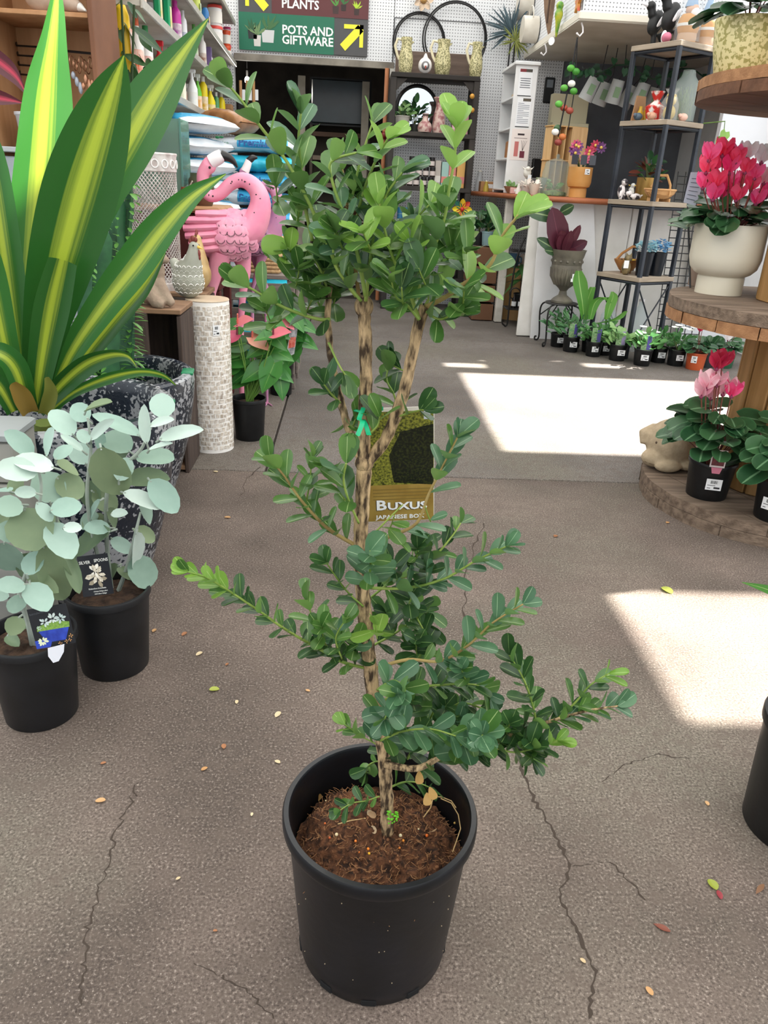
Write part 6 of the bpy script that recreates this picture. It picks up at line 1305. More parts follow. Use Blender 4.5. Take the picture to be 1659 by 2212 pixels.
for (x0, y0, x1, y1, c, l, kind) in [(910, 480, 925, 527, '#c83a7a', 'hot pink gift box on the lower black shelf', 'box'), (907, 482, 940, 500, '#d8d6d4', 'white bowl stacked on the lower black shelf', 'bowl'), (860, 500, 890, 527, '#cfc6c4', 'speckled round bowl on the lower black shelf', 'bowl'), (893, 505, 908, 527, '#3c2f8a', 'purple gift box on the lower black shelf', 'box'), (930, 478, 945, 527, '#a86a70', 'rose patterned canister on the lower black shelf', 'box'), (945, 500, 965, 527, '#8a6a48', 'small brown carton on the lower black shelf', 'box'), (895, 580, 915, 600, '#b8a4a0', 'pink stone ball on the bottom black shelf', 'ball'), (915, 582, 935, 600, '#a89490', 'grey pink stone ball on the bottom black shelf', 'ball'), (960, 560, 985, 600, '#5c2f3a', 'dark plum vase on the bottom black shelf', 'ball'), (860, 570, 890, 600, '#a8b0b4', 'pale blue bowl on the bottom black shelf', 'bowl')]:
    z = ZS[3] if y1 < 560 else ZS[4]; p, r_, h = on(x0, y0, x1, y1, z, 7.86 if kind != 'box' else 7.995); t = thing('gift_'+kind, l, kind, p)
    if kind == 'box': MB().bevbox((0, 0, h/2), (r_*2, .1, h), .003).obj('carton', mat(c, .5), t); MB().box((0, -.0505, h*.5), (r_*1.4, .001, h*.3)).obj('print', mat('#e2d4d4', .5), t)
    elif kind == 'bowl': MB().lathe([(0, 0), (r_*.5, 0), (r_*.55, .01), (r_*.9, h*.7), (r_, h), (r_*.93, h), (r_*.8, h*.7), (0, h*.2)], 22).obj('bowl', mat(c, .35), t); MB().lathe([(r_*.94, h), (r_*1.01, h+.001), (r_*1.0, h-.008)], 22).obj('rim', mat('#b8b2ac', .4), t)
    else: MB().ball((0, 0, r_), r_).obj('ball', mat(c, .5, '#d8ccc8', 20), t); MB().lathe([(0, 0), (r_*.4, 0), (r_*.3, .01)], 14).obj('foot', mat(c, .6), t)
p, r_, h = on(968, 465, 997, 523, ZS[3], 7.78); wv = vase('white_vase', 'tall white ceramic vase holding a toy windmill on the lower black shelf', [(0, 0), (r_*.6, 0), (r_*.7, .01), (r_, h*.55), (r_*.98, h*.75), (r_*.6, h*.92), (r_*.5, h*.97), (r_*.6, h)], p, mat('#dcdcda', .3))
wm = thing('toy_windmill', 'toy windmill with yellow and red petals standing in the white vase', 'windmill', p+V((0, 0, h*.9))); c = pt(998, 452, 7.74)-(p+V((0, 0, h*.9)))
MB().tube([(0, 0, -.03), c], .004, 6).obj('stick', mat('#3a6a4a', .6), wm)
for i in range(8):
    a = i*.785; d = V((math.cos(a), 0, math.sin(a))); me = leafmesh('petal', mat(['#e6cf2a', '#c8402e', '#d8b42a', '#2a6a5a'][i % 4], .4), .6, .2, .1); link('petal', me, wm, frame(c+d*.01, d+V((0, -.2, 0)), V((0, -1, 0)), .09, .085, .08))
MB().ball(c+V((0, -.012, 0)), .02).obj('hub', mat('#c8342a', .4), wm)

# metal agave wall art
for (x, y, s_, c1, c2, l, n) in [(1106, 68, .29, '#34464f', '#51666f', 'large blue-grey metal agave wall art', 40), (1114, 88, .17, '#6f7a34', '#8f9448', 'small yellow-green metal agave wall art', 34)]:
    p = pt(x, y, 8.16 if n == 40 else 8.08); t = thing('metal_agave', l, 'wall art', p); me = leafmesh('lance', leafmat(c1, c2, None, .05, .5), .09, .15, .12)
    for i in range(n): a = rnd(0, 6.283); link('spike', me, t, frame((0, 0, 0), V((math.cos(a), rnd(-.35, .1), math.sin(a)+.15)), V((0, -1, 0)), s_*.75, s_*rnd(.6, 1), s_))
    MB().tube([(0, .02, 0), (.0, .03, -s_*1.1)], .008, 6).obj('stem', BLK, t)
# metal flower partly seen above the hoops
p = pt(915, 0, 8.22); t = thing('metal_flower', 'copper and silver metal flower on the pegboard above the hoops', 'wall art', p); me = leafmesh('petal', mat('#a08a78', .4, '#c8b49c', 20, metal=.5), .6)
for i in range(7): a = i*.9; link('petal', me, t, frame((0, 0, 0), V((math.cos(a), -.2, math.sin(a))), V((0, -1, 0)), .09, .09, .09))
MB().ball((0, -.01, 0), .03).obj('centre', mat('#d0a468', .4, metal=.5), t)

# ================================================================= tall white shelf with notices on the counter
ZC = 1.126; ws = thing('notice_shelf', 'narrow white shelf tower with paper notices standing on the counter', 'shelf', (1.45, 7.62, ZC)); ht = 1.0
MB().bevbox((.0, -.29, ht/2), (.19, .02, ht), .004).obj('front_panel', WHITE, ws); MB().bevbox((.0, .29, ht/2), (.19, .02, ht), .004).obj('rear_panel', WHITE, ws); MB().bevbox((.085, 0, ht/2), (.02, .56, ht), .004).obj('back_panel', mat('#cfd0d0', .6), ws)
MB().bevbox((0, 0, ht+.012), (.22, .64, .03), .006).obj('top', WHITE, ws)
for z in (.03, .28, .52, .76): MB().bevbox((-.01, 0, z), (.17, .56, .016), .003).obj('shelf_board', WHITE, ws)
def notice(label, x0, y0, x1, y1, kind):
    Y = 7.62-.3015; a, b = pt(x0, y1, Y), pt(x1, y0, Y); t = thing('paper_notice', label, 'notice', a); w_, h = b.x-a.x, b.z-a.z
    MB().box((w_/2, 0, h/2), (w_, .001, h)).obj('paper', mat('#e9ebee' if kind != 2 else '#e6dcd8', .6), t)
    def bar(u0, v0, u1, v1, c, nm='print'): MB().box(((u0+u1)/2*w_, -.001, (v0+v1)/2*h), ((u1-u0)*w_, .0008, (v1-v0)*h)).obj(nm, mat(c, .6), t)
    if kind == 0:
        bar(.05, .86, .5, .97, '#7d2f34', 'picture'); bar(.5, .86, .95, .97, '#4a463e', 'picture')
        for i in range(5): bar(.12+.03*(i % 2), .62-.08*i, .88-.03*(i % 2), .645-.08*i, '#4a4f58', 'text_line')
        bar(0, .0, 1, .03, '#20242a')
    elif kind == 1:
        bar(.4, .88, .96, .98, '#5a5246', 'picture')
        for i in range(12): bar(.08, .80-.06*i, .9 if i % 4 else .5, .815-.06*i, '#6a7080', 'text_line')
        bar(0, .0, 1, .03, '#20242a')
    else:
        bar(.32, .80, .68, .86, '#3c2f30', 'text_line'); bar(.15, .70, .85, .72, '#8a7c7c', 'text_line'); bar(.2, .12, .42, .6, '#c0706c', 'carton_picture'); bar(.52, .08, .78, .3, '#6a2436', 'bottle_picture')
        for i in range(4): MB().tube([(.65*w_, -.001, .3*h), ((.55+.1*i)*w_, -.001, .64*h)], .0012, 4).obj('reed_picture', mat('#4a3a34', .6), t)
notice('upper paper notice with red and dark photo strip', 1117, 148, 1153, 207, 0); notice('middle paper notice full of fine blue-grey text', 1112, 212, 1149, 274, 1); notice('pink poster of a reed diffuser bottle and carton', 1100, 280, 1147, 345, 2)
for (dy, z, l, c) in [(-.1, .768, 'gold sprig ornament on the top tier of the white shelf tower', '#b8964a'), (-.1, .528, 'black bird ornament in the white shelf tower', '#1e1e20'), (-.1, .288, 'brown wooden block ornament in the white shelf tower', '#9c6a42')]:
    q = V((1.42, 7.52, ZC+z+.0005)); t = thing('shelf_ornament', l, 'ornament', q)
    if c == '#1e1e20': blend_body('body', [('b', (0, 0, .04), (.03, .05, .035)), ('b', (0, -.045, .085), (.018, .022, .018)), ('t', [(0, .04, .05), (0, .1, .07)], [.015, .005]), ('t', [(0, 0, .02), (0, 0, .0)], [.01, .012])], mat(c, .5), t, .005); MB().tube([(0, -.06, .085), (0, -.085, .08)], [.005, .001], 6).obj('beak', mat('#3a3a3c', .4), t)
    elif c == '#b8964a': MB().tube([(0, 0, 0), (0, 0, .12), (.01, -.02, .2)], [.012, .006, .003], 8).obj('stem', mat(c, .4, metal=.5), t); MB().bevbox((0, -.04, .02), (.08, .16, .03), .01).obj('dish', mat('#c8b498', .5), t)
    else: MB().bevbox((0, 0, .07), (.09, .12, .14), .01).obj('block', mat(c, .6, '#b07d50', 5), t); MB().bevbox((0, -.02, .165), (.06, .06, .05), .01).obj('knob', mat('#8a5a38', .6), t)
# ================================================================= things hung on the bulkhead
WC = mat('#d8d2c6', .5, '#c8c0b2', 8)
for k, (x, y, s_, l) in enumerate([(1133, 8, .15, 'upper round cream metal wall planter on the bulkhead side'), (1141, 96, .15, 'lower round cream metal wall planter with arched handle')]):
    s_ = (.125, .105)[k]; p = ptx(x, y, 1.545); t = thing('wall_planter', l, 'planter', (1.545, p.y, p.z if k == 0 else max(p.z, 2.475))); 
    MB().lathe([(0, .07), (s_*.97, .07), (s_, .065), (s_, -.065), (s_*.96, -.065), (s_*.95, .055), (0, .055)], 36, ax=(-1, 0, 0)).obj('drum', WC, t)
    MB().tube([(-.0, s_*math.cos(a), s_*.7+s_*1.0*math.sin(a)) for a in [i*3.1416/16 for i in range(17)]], .006, 6).obj('handle', WC, t)
p = ptx(1190, 20, 1.60); t = thing('wooden_leaf', 'long brown carved wooden leaf hung on the bulkhead', 'wall art', (1.60, p.y, p.z)); me = leafmesh('lance', mat('#6d5442', .6, '#85694f', 9, .4), .42, .15, .1); link('leaf', me, t, frame((0, 0, .45), V((0, 0, -1)), V((-1, -.3, 0)), .62, .68, .3)); MB().tube([(-.02, 0, .4), (-.02, 0, -.1)], .008, 6).obj('midrib', mat('#4a382c', .7), t)
p = ptx(1207, 35, 1.565); t = thing('glass_parrot', 'small shiny green glass parrot with round white tag on the bulkhead', 'ornament', (1.565, p.y, p.z)); blend_body('body', [('b', (0, 0, .07), (.03, .03, .03)), ('b', (0, 0, .01), (.032, .03, .05)), ('t', [(0, 0, -.02), (0, .01, -.14)], [.024, .008])], mat('#2f8a3c', .2, '#b8b83a', 12), t, .005); MB().lathe([(0, 0), (.028, 0), (.028, .003), (0, .003)], 16, c=(-.035, -.01, -.17), ax=(-.7, -.7, 0)).obj('round_tag', STICK, t)
t = thing('red_star', 'small red and gold star hung on the bulkhead', 'ornament', (1.60, 6.47, pt(1230, 5, 6.47).z)); MB().prism([(math.cos(a*.6283+.314)*(.07 if a % 2 == 0 else .03), math.sin(a*.6283+.314)*(.07 if a % 2 == 0 else .03)) for a in range(10)], (-.01, 0, 0), (0, -1, 0), (0, 0, 1), .02).obj('star', mat('#b8442e', .4, '#d09a3a', 20), t); MB().tube([(-.0, 0, .05), (0, 0, .18)], .002, 4).obj('cord', BLK, t)
for k, (x, y) in enumerate([(1256, 50), (1176, 105)]):
    p = pt(x, y, 6.44 if k == 0 else 7.4); t = thing('white_hook', ['white S hook under the front corner of the bulkhead', 'white S hook under the side edge of the bulkhead'][k], 'hook', (p.x, p.y, 2.30)); MB().tube([(0, 0, .0), (.015, 0, -.03), (.02, 0, -.06), (.0, 0, -.085), (-.022, 0, -.07)], .006, 7).obj('hook', WHT, t); MB().ball((-.022, 0, -.07), .008).obj('tip', WHT, t)
# hanging string of little pots
p = pt(1250, 60, 6.46); t = thing('hanging_mobile', 'hanging string of tiny pots and green leaves below the bulkhead', 'mobile', (p.x, 6.46, 1.55)); MB().tube([(0, 0, .66), (-.02, 0, .35), (-.05, 0, .0)], .006, 5).obj('cord', BLK, t); MB().tube([(0, 0, .66), (.03, 0, .35), (.02, 0, .05)], .004, 5).obj('cord', BLK, t)
for i, (x, z, c) in enumerate([(-.02, .46, '#4f9a35'), (.02, .44, '#3f8a30'), (-.05, .33, '#57a03c'), (.0, .36, '#e6e4de'), (.02, .31, '#4a9434'), (-.08, .22, '#5aa840'), (-.03, .20, '#a8503c'), (.01, .18, '#9a4638'), (-.06, .06, '#3a5a34'), (-.08, .03, '#e6e4de'), (-.02, .0, '#c0703c'), (-.05, -.04, '#8a3a32')]): MB().ball((x, rnd(-.02, .02), z), (.03, .025, .024), 10, 7).obj('charm', mat(c, .45), t)
# booth contents
MBc = mat('#d8d0b0', .6)
t = thing('cream_steps', 'cream stepped display stand inside the dark booth', 'stand', (1.99, 7.6, ZC)); [MB().bevbox((0, .1*i, .07+.12*i), (.34, .1, .14+.24*i), .004).obj('step', MBc, t) for i in range(4)]
for i in range(6):
    x = 1275+27*i; y = 192+3*i+(8 if i % 2 else 0); p = pt(x, y, 7.28+.15*(i % 2)); t = thing('hanging_can', 'white metal can hung upside down in the booth', 'can', p, 0, 'white cans hung in the booth'); t.rotation_euler = (.2, .35-.1*(i % 3), 0); MB().lathe([(0, -.09), (.06, -.09), (.062, -.085), (.05, .09), (.046, .09), (.055, -.07), (0, -.07)], 20).obj('can', mat('#c4c8c8', .5), t); MB().box((0, -.058, 0), (.05, .004, .08)).obj('green_print', mat('#8fb08a', .6), t); MB().tube([(0, 0, .09), (.02, 0, .16), (-.04, -.03, 2.305-p.z)], .004, 5).obj('handle', BLK, t)
t = thing('ivy_garland', 'dark green ivy garland strung across the booth', 'garland', (2.35, 7.10, 2.10)); pts = [(-.55+.11*i, 0, -.05*math.sin(i*1.3)) for i in range(11)]; MB().tube(pts, .006, 5).obj('vine', mat('#24402c', .8), t)
me = leafmesh('heart', leafmat('#183a26', '#2a5638', None, .1, .5), .9)
for i in range(46): q = V(R.choice(pts))+rv(.05); link('leaf', me, t, frame(q, rv(1)+V((0, -.3, -.5)), V((0, -1, .3)), .06, .06, .06))
for (x, y, l, c, s_) in [(1186, 195, 'dark tool card hanging on the booth wall', '#1c1e20', (.10, .02, .22)), (1200, 240, 'dark grey glove hanging on the booth wall', '#26282c', (.07, .03, .2)), (1198, 285, 'dark speaker box on the booth wall', '#15171a', (.12, .08, .14))]:
    p = pt(x, y, 8.3-s_[1]/2); t = thing('booth_item', l, 'tool', p); MB().bevbox((0, 0, 0), s_, .01).obj('body', mat(c, .5), t); MB().box((0, -s_[1]/2-.001, s_[2]*.25), (s_[0]*.6, .002, s_[2]*.3)).obj('label', mat('#7d848c', .5), t)
# counter goods
org = thing('pine_cubby', 'pine cubbyhole organiser standing on the counter', 'organiser', (1.80, 7.15, ZC), .25)
for x in (-.15, -.09, -.03, .03): MB().bevbox((x, 0, .27), (.01, .14, .54), .002).obj('divider', mat('#c9a06a', .6, '#d8b482', 4, stretch=(8, 8, .6)), org)
MB().bevbox((.10, -.065, .27), (.15, .012, .54), .002).obj('door', mat('#c8a070', .6, '#d8b484', 4, stretch=(8, 8, .6)), org)
for z in (.01, .28, .54): MB().bevbox((.0, 0, z), (.33, .14, .01), .002).obj('shelf_board', mat('#c9a06a', .6), org)
OC = mat('#c08a48', .5, '#cc985a', 8); p, r_, h = on(1226, 357, 1277, 417, ZC, 6.55); t = thing('ochre_planter', 'ochre footed planter of pink and purple flowers on the counter', 'potted plant', p)
MB().lathe([(0, 0), (r_*.72, 0), (r_*.72, h*.28), (r_*.66, h*.31), (r_*.9, h*.36), (r_, h*.5), (r_, h), (r_*.93, h), (r_*.9, h*.7), (0, h*.7)], 32).obj('pot', OC, t); sticker(t, (.03, -r_*.98, h*.85), .045, .04, .3)
PT = {c: leafmesh('petal', leafmat(c, d, None, .3, .4), .42, .2, .1) for c, d in (('#c8345c', '#e0607c'), ('#6a3a78', '#8a5494'), ('#d8487a', '#e87a9c'))}
for i in range(9):
    c = V((rnd(-.09, .15), rnd(-.06, .02), h+rnd(.05, .17))); me = R.choice(list(PT.values())); MB().tube([(0, 0, h*.8), c], .003, 5).obj('flower_stalk', mat('#3a5a38', .7), t)
    for k in range(9): a = k*.7; link('petal', me, t, frame(c, V((math.cos(a), -.35, math.sin(a))), V((0, -1, .2)), .05, .045, .05))
    MB().ball(c+V((0, -.012, 0)), .012, 8, 6).obj('flower_centre', mat('#e0c060', .6), t)
for k in range(3): MB().bevbox((-.08+.07*k, -.09, h+.05), (.05, .003, .07), .001).obj('tag', mat(['#2a2c34', '#3a3f48', '#4c5058'][k], .5), t)
p, r_, h = on(1172, 333, 1230, 417, ZC, 6.75); t = thing('glass_cloche', 'large clear glass jar of succulents with knobbed lid on the counter', 'glass jar', p); GCL = glass('#e6efee', .02, .16)
MB().lathe([(r_*.9, 0), (r_, .01), (r_, h*.55), (r_*.85, h*.72)], 32).obj('jar', GCL, t); MB().lathe([(r_*.9, h*.72), (r_*.8, h*.8), (r_*.3, h*.88), (r_*.1, h*.9), (r_*.16, h*.95), (0, h)], 32).obj('lid', GCL, t); MB().lathe([(0, .004), (r_*.9, .004), (r_*.9, .03), (0, .05)], 24).obj('moss', mat('#4a6a3a', .9, '#8aa050', 40, .8), t)
bushy(t, p+V((0, 0, .04)), .06, .07, LGV, 16, .05)
for (x0, y0, x1, y1, Y, c, l, kind) in [(1088, 393, 1128, 407, 7.272, '#8a6248', 'brown oval trough of small succulents on the counter', 'bowl'), (1035, 405, 1083, 425, 8.05, '#b98a5c', 'flat cardboard tray at the far end of the counter', 'box'), (1124, 385, 1153, 405, 6.91, '#d8cec6', 'white shell dish on the counter', 'bowl'), (1158, 365, 1182, 400, 6.95, '#c4c0b4', 'grey succulent bowl on the counter', 'bowl'), (1114, 400, 1126, 418, 7.12, '#e6e2dc', 'white pillar candle on the counter', 'cyl'), (1142, 395, 1166, 417, 6.735, '#d8c8b8', 'pale shell ornament on the counter beside the glass jar', 'bowl'), (1102, 408, 1126, 420, 7.192, '#d8a8a4', 'small pink soap packets on the counter', 'box'), (1026, 382, 1044, 420, 8.2, '#c8ccd0', 'silver tagged ornament at the far end of the counter', 'cyl'), (1044, 395, 1056, 415, 7.9, '#b8a040', 'yellow flowered trinket at the far end of the counter', 'cyl')]:
    p, r_, h = on(x0, y0, x1, y1, ZC, Y); t = thing('counter_'+{'bowl': 'bowl', 'box': 'tray', 'cyl': 'ornament'}[kind], l, {'bowl': 'bowl', 'box': 'box', 'cyl': 'ornament'}[kind], p)
    if kind == 'bowl': MB().lathe([(0, 0), (r_*.5, 0), (r_*.6, .008), (r_, h), (r_*.9, h), (r_*.5, h*.4), (0, h*.35)], 24, flat=.42 if 'trough' in l else 1.0).obj('bowl', mat(c, .5), t); bushy(t, p+V((0, 0, h*.5)), r_*.7, h*.8, LGV if 'succ' in l else leafmesh('petal', mat('#dccfc4', .5), .6), 10, .05)
    elif kind == 'box': dpt = .045 if 'soap' in l else .12; MB().bevbox((0, 0, h/2), (r_*2, dpt, h), .003).obj('carton', mat(c, .7), t); MB().box((0, -dpt/2-.0005, h*.55), (r_*.8, .001, h*.4)).obj('label', STICK, t)
    else: MB().lathe([(0, 0), (r_, 0), (r_*.9, h*.5), (r_*.5, h*.8), (r_*.55, h), (0, h)], 16).obj('body', mat(c, .4), t); MB().ball((0, 0, h), r_*.45, 10, 7).obj('top', mat('#e6e2d8', .5), t)
t = thing('cow_ornament', 'small white cow ornament with black tag on the counter', 'ornament', on(1130, 352, 1148, 395, ZC, 7.055)[0]); blend_body('body', [('t', [(0, 0, .0), (0, 0, .12)], [.02, .018]), ('b', (0, 0, .17), (.035, .03, .04)), ('b', (0, -.02, .20), (.022, .022, .02)), ('t', [(-.03, 0, .2), (-.055, 0, .22)], [.008, .003]), ('t', [(.03, 0, .2), (.055, 0, .22)], [.008, .003])], mat('#e2ded4', .5), t, .005); MB().box((.015, -.04, .13), (.03, .003, .05)).obj('tag', STICK, t)
t = thing('counter_monitor', 'small black monitor on the counter inside the booth', 'monitor', (1.72, 7.55, ZC), .5); MB().bevbox((0, 0, .22), (.22, .03, .16), .006).obj('screen', BLK, t); MB().bevbox((0, 0, .07), (.04, .03, .14), .004).obj('stand', BLK, t); MB().bevbox((0, 0, .008), (.14, .1, .015), .004).obj('base', BLK, t)

# ================================================================= black metal rack with timber shelves
NRM = mat('#20242c', .4, '#2c323c', 6); RW = mat('#8f8273', .7, '#a59785', 5, .2, stretch=(1, 1, 6))
rk = thing('metal_rack', 'black metal rack with grey timber shelves in front of the counter', 'shelf', (2.155, 5.80, 0))
e1, e2 = V((-.5, .866, 0)), V((.866, .5, 0)); LN, WDH = .39, .36; RZ = [2.125, 1.655, 1.130, .605]
cor = [V((0, 0, 0)), e1*LN, e2*WDH, e1*LN+e2*WDH]; ang_ = math.atan2(e2.y, e2.x)
for c in cor: MB().bevbox((c.x, c.y, 1.06), (.03, .03, 2.12), .003, rz=ang_).obj('post', NRM, rk)
for z in RZ:
    m_ = (e1*LN+e2*WDH)/2; MB().bevbox((m_.x, m_.y, z-.016), (WDH+.035, LN+.035, .034), .003, rz=ang_).obj('shelf_board', RW, rk)
    for (a, b) in ((cor[0], cor[1]), (cor[0], cor[2]), (cor[1], cor[3]), (cor[2], cor[3])): MB().tube([a+V((0, 0, z-.045)), b+V((0, 0, z-.045))], .012, 6).obj('rail', NRM, rk)
for (a, b) in ((cor[0], cor[2]), (cor[2], cor[0]), (cor[1], cor[3]), (cor[3], cor[1])): MB().tube([a+V((0, 0, .05)), b+V((0, 0, .55))], .006, 6).obj('brace', NRM, rk)
RKO = V(rk.location)
for c in cor: CYLS.append((RKO.x+c.x, RKO.y+c.y, .024, 0, 2.12))
def onm(lev, a, b): return RKO+e1*a+e2*b+V((0, 0, RZ[lev]+.0015))
def onr(lev, u, v): return RKO+e1*(LN*u)+e2*(WDH*v)+V((0, 0, RZ[lev]+.0015))
def magpie(label, p, rz, s_):
    t = thing('magpie_ornament', label, 'ornament', p, rz); t.scale = (s_, s_, s_)
    blend_body('body', [('b', (0, 0, .16), (.045, .055, .085), Matrix.Rotation(-.35, 3, 'X')), ('b', (0, -.055, .26), (.032, .036, .032)), ('t', [(0, -.03, .2), (0, -.05, .25)], [.035, .028]), ('t', [(0, .05, .10), (0, .11, .0)], [.03, .018]), ('t', [(0, .0, .1), (0, .01, .0)], [.02, .02])], mat('#17181a', .5), t, .006)
    MB().tube([(0, -.085, .262), (0, -.135, .268)], [.013, .002], 8).obj('beak', mat('#d8d8dc', .4), t)
    for sg_ in (-1, 1): MB().ball((sg_*.040, .018, .165), (.008, .016, .045), 12, 8, q=Matrix.Rotation(-.6, 3, 'X')).obj('wing_patch', WHT, t)
    MB().ball((0, -.022, .232), (.028, .014, .026), 12, 8).obj('nape_patch', WHT, t)
magpie('black and white magpie ornament at the end of the rack top', onm(0, .350, .125), -1.4, .95); magpie('taller black and white magpie ornament beside the gnomes', onm(0, .222, .125), -1.4, 1.08)
for k, (u, v, l) in enumerate([(.045, .105, 'gnome ornament with orange belt wrapped in clear plastic beside the magpies'), (.055, .305, 'second plastic wrapped gnome ornament with white beard')]):
    t = thing('gnome_ornament', l, 'ornament', onm(0, u, v), .6); t.scale = (.85, .85, .85); MB().lathe([(0, 0), (.07, 0), (.075, .03), (.07, .07)], 20).obj('boots', mat('#c8a07a', .6), t); MB().lathe([(.072, .06), (.085, .1), (.08, .16), (.06, .19)], 20).obj('coat', mat('#c98a2e', .5), t); MB().lathe([(.088, .105), (.089, .125), (.0, .125)], 20).obj('belt', mat('#e8e4dc', .5), t); MB().ball((0, -.01, .22), .05).obj('face', mat('#d8a888', .5), t); MB().ball((0, -.04, .19), (.045, .03, .05)).obj('beard', mat('#e6e2dc', .7), t); MB().lathe([(.052, .24), (.03, .31), (0, .36)], 16).obj('cap', mat('#7fa0c0', .5), t)
    MB().lathe([(.098, .0), (.1, .2), (.06, .33), (.02, .36), (.03, .39)], 16, wob=.06).obj('wrapping', glass('#f0f2f4', .1, .14), t)
t = thing('pink_trinket', 'pink and white shoe trinket on the rack top', 'ornament', onm(0, .140, .018)); MB().ball((0, 0, .03), (.03, .05, .03)).obj('body', mat('#c8708a', .5), t); MB().ball((.0, .05, .04), (.02, .02, .04)).obj('heel', WHT, t)
for k, (u, v, c, l) in enumerate([(.33, .125, '#c8a02a', 'amber bottle pair in gift bag on the second rack shelf'), (.210, .112, '#b8302c', 'red and cellophane gift bag on the second rack shelf'), (.076, .10, '#c8b060', 'gold teddy in cellophane on the second rack shelf')]):
    t = thing('gift_bag', l, 'gift bag', onm(1, u, v), .5)
    if k == 0:
        for s_ in (-.028, .028): MB().lathe([(0, 0), (.024, 0), (.026, .05), (.012, .08), (.012, .1), (0, .1)], 14, c=(s_, 0, 0)).obj('bottle', mat(c, .3), t)
        MB().prism([(-.07, 0), (.07, 0), (.045, .17), (-.045, .17)], (0, .035, 0), (1, 0, 0), (0, 0, 1), .01).obj('card_back', mat('#a8805c', .7), t)
    elif k == 1: MB().lathe([(0, 0), (.05, 0), (.07, .09), (.03, .12), (.02, .13), (.05, .19)], 16, wob=.08).obj('wrapper', mat('#c8332c', .35, '#e8e4e0', 18, lo=.5, hi=.6), t); MB().box((.03, -.065, .04), (.035, .003, .06)).obj('tag', STICK, t)
    else: MB().ball((0, 0, .05), (.045, .04, .05)).obj('body', mat(c, .6), t); MB().ball((0, 0, .125), .035).obj('head', mat('#d0b868', .6), t); [MB().ball((s_*.03, 0, .155), .013).obj('ear', mat('#d0b868', .6), t) for s_ in (-1, 1)]; MB().lathe([(.06, 0), (.065, .1), (.03, .17), (.05, .2)], 14, wob=.08).obj('cellophane', glass('#f4f4f2', .08, .18), t)
for k, (u, v, c, l) in enumerate([(.147, .010, '#c89a80', 'lying pink piglet trinket on the second rack shelf'), (.270, .012, '#4a5a68', 'small blue grey mouse trinket on the second rack shelf'), (.012, .178, '#d8b0a0', 'round pink pig ball at the rack corner')]): t = thing('animal_trinket', l, 'ornament', onm(1, u, v)); t.scale = (.8, .8, .8); MB().ball((0, 0, .032), (.04, .032, .032)).obj('body', mat(c, .5), t); MB().ball((-.035, -.015, .042), .018).obj('head', mat(c, .5), t); MB().ball((-.05, -.02, .04), .007, 8, 6).obj('snout', mat('#8a5a50', .5), t)
t = thing('glass_lantern', 'clear glass lantern of dried grass on the second rack shelf', 'lantern', onm(1, .105, .275)); MB().lathe([(.085, 0), (.09, .24), (.05, .29), (.04, .33)], 24).obj('glass', glass('#dce8e4', .03, .25), t); mb = MB(); [mb.tube([(rnd(-.05, .05), rnd(-.05, .05), 0), (rnd(-.06, .06), rnd(-.06, .06), rnd(.1, .24))], .002, 4) for _ in range(40)]; mb.obj('dried_grass', mat('#8a9468', .8), t, kind='stuff'); MB().lathe([(0, 0), (.088, 0), (.088, .008), (0, .008)], 24).obj('base', BLK, t)
# third shelf: dog ornaments, wooden trug, brass pot, birds
for k, (u, v, l) in enumerate([(.345, .045, 'standing cow print dog ornament on the third rack shelf'), (.252, .100, 'lying cow print dog ornament on the third rack shelf')]):
    t = thing('patched_dog', l, 'ornament', onm(2, u, v), .3 if k == 0 else .524+math.pi); t.scale = (.8, .8, .8); CWM = mat('#e2dcdc', .5, '#3a343a', 22, lo=.5, hi=.55)
    blend_body('body', [('b', (0, 0, .07), (.032, .04, .06)), ('b', (0, -.03, .15), (.028, .034, .028)), ('t', [(-.018, -.02, .06), (-.018, -.03, .0)], [.015, .015]), ('t', [(.018, -.02, .06), (.018, -.03, .0)], [.015, .015])] if k == 0 else [('b', (0, 0, .03), (.07, .04, .03)), ('b', (.07, -.02, .055), (.03, .03, .028)), ('t', [(-.06, 0, .03), (-.1, .0, .05)], [.012, .006])], CWM, t, .005); MB().ball((0 if k == 0 else .09, -.064 if k == 0 else -.045, .148 if k == 0 else .055), .008, 8, 6).obj('nose', BLK, t)
tg = thing('wooden_trug', 'boat shaped wooden garden trug on the third rack shelf', 'trug', onm(2, .098, .18), .524); tg.scale = (.8, .8, .8); TW = mat('#b98a58', .6, '#cfa370', 5)
for k in range(6):
    vs = []
    for i in range(9):
        u = -1+i/4; e_ = math.sqrt(max(.02, 1-u*u*.93))
        for a in (-1.5+.5*k+.02, -1.5+.5*(k+1)-.02): vs += [(.17*u, math.sin(a)*.11*e_, .10-math.cos(a)*.085*e_)]
    MB().add(vs, [(2*i, 2*i+1, 2*i+3, 2*i+2) for i in range(8)]).obj('slat', TW, tg)
MB().tube([(.17*math.cos(a), .11*math.sin(a), .10) for a in [i*6.283/28 for i in range(29)]], .010, 6, cap=False).obj('rim', TW, tg); MB().tube([(0, -.11, .05), (-.01, -.11, .14), (0, -.05, .22), (0, .05, .22), (0, .11, .12)], .013, 6, flat=.5).obj('handle', TW, tg); [MB().box((s_*.08, 0, .015), (.02, .12, .03)).obj('foot', TW, tg) for s_ in (-1, 1)]
t = thing('brass_pot', 'dull brass cylinder planter of dark foliage behind the trug', 'potted plant', onm(2, .308, .276)); MB().lathe([(0, 0), (.075, 0), (.08, .01), (.08, .16), (.074, .16), (.07, .12), (0, .12)], 28).obj('pot', mat('#a8864a', .35, '#c0a060', 6, metal=.7), t); bushy(t, V(t.location)+V((0, 0, .12)), .075, .2, [GLV, leafmesh('ovate', leafmat('#5a2f26', '#7a4030', None, .2, .4), .6)], 34, .075)
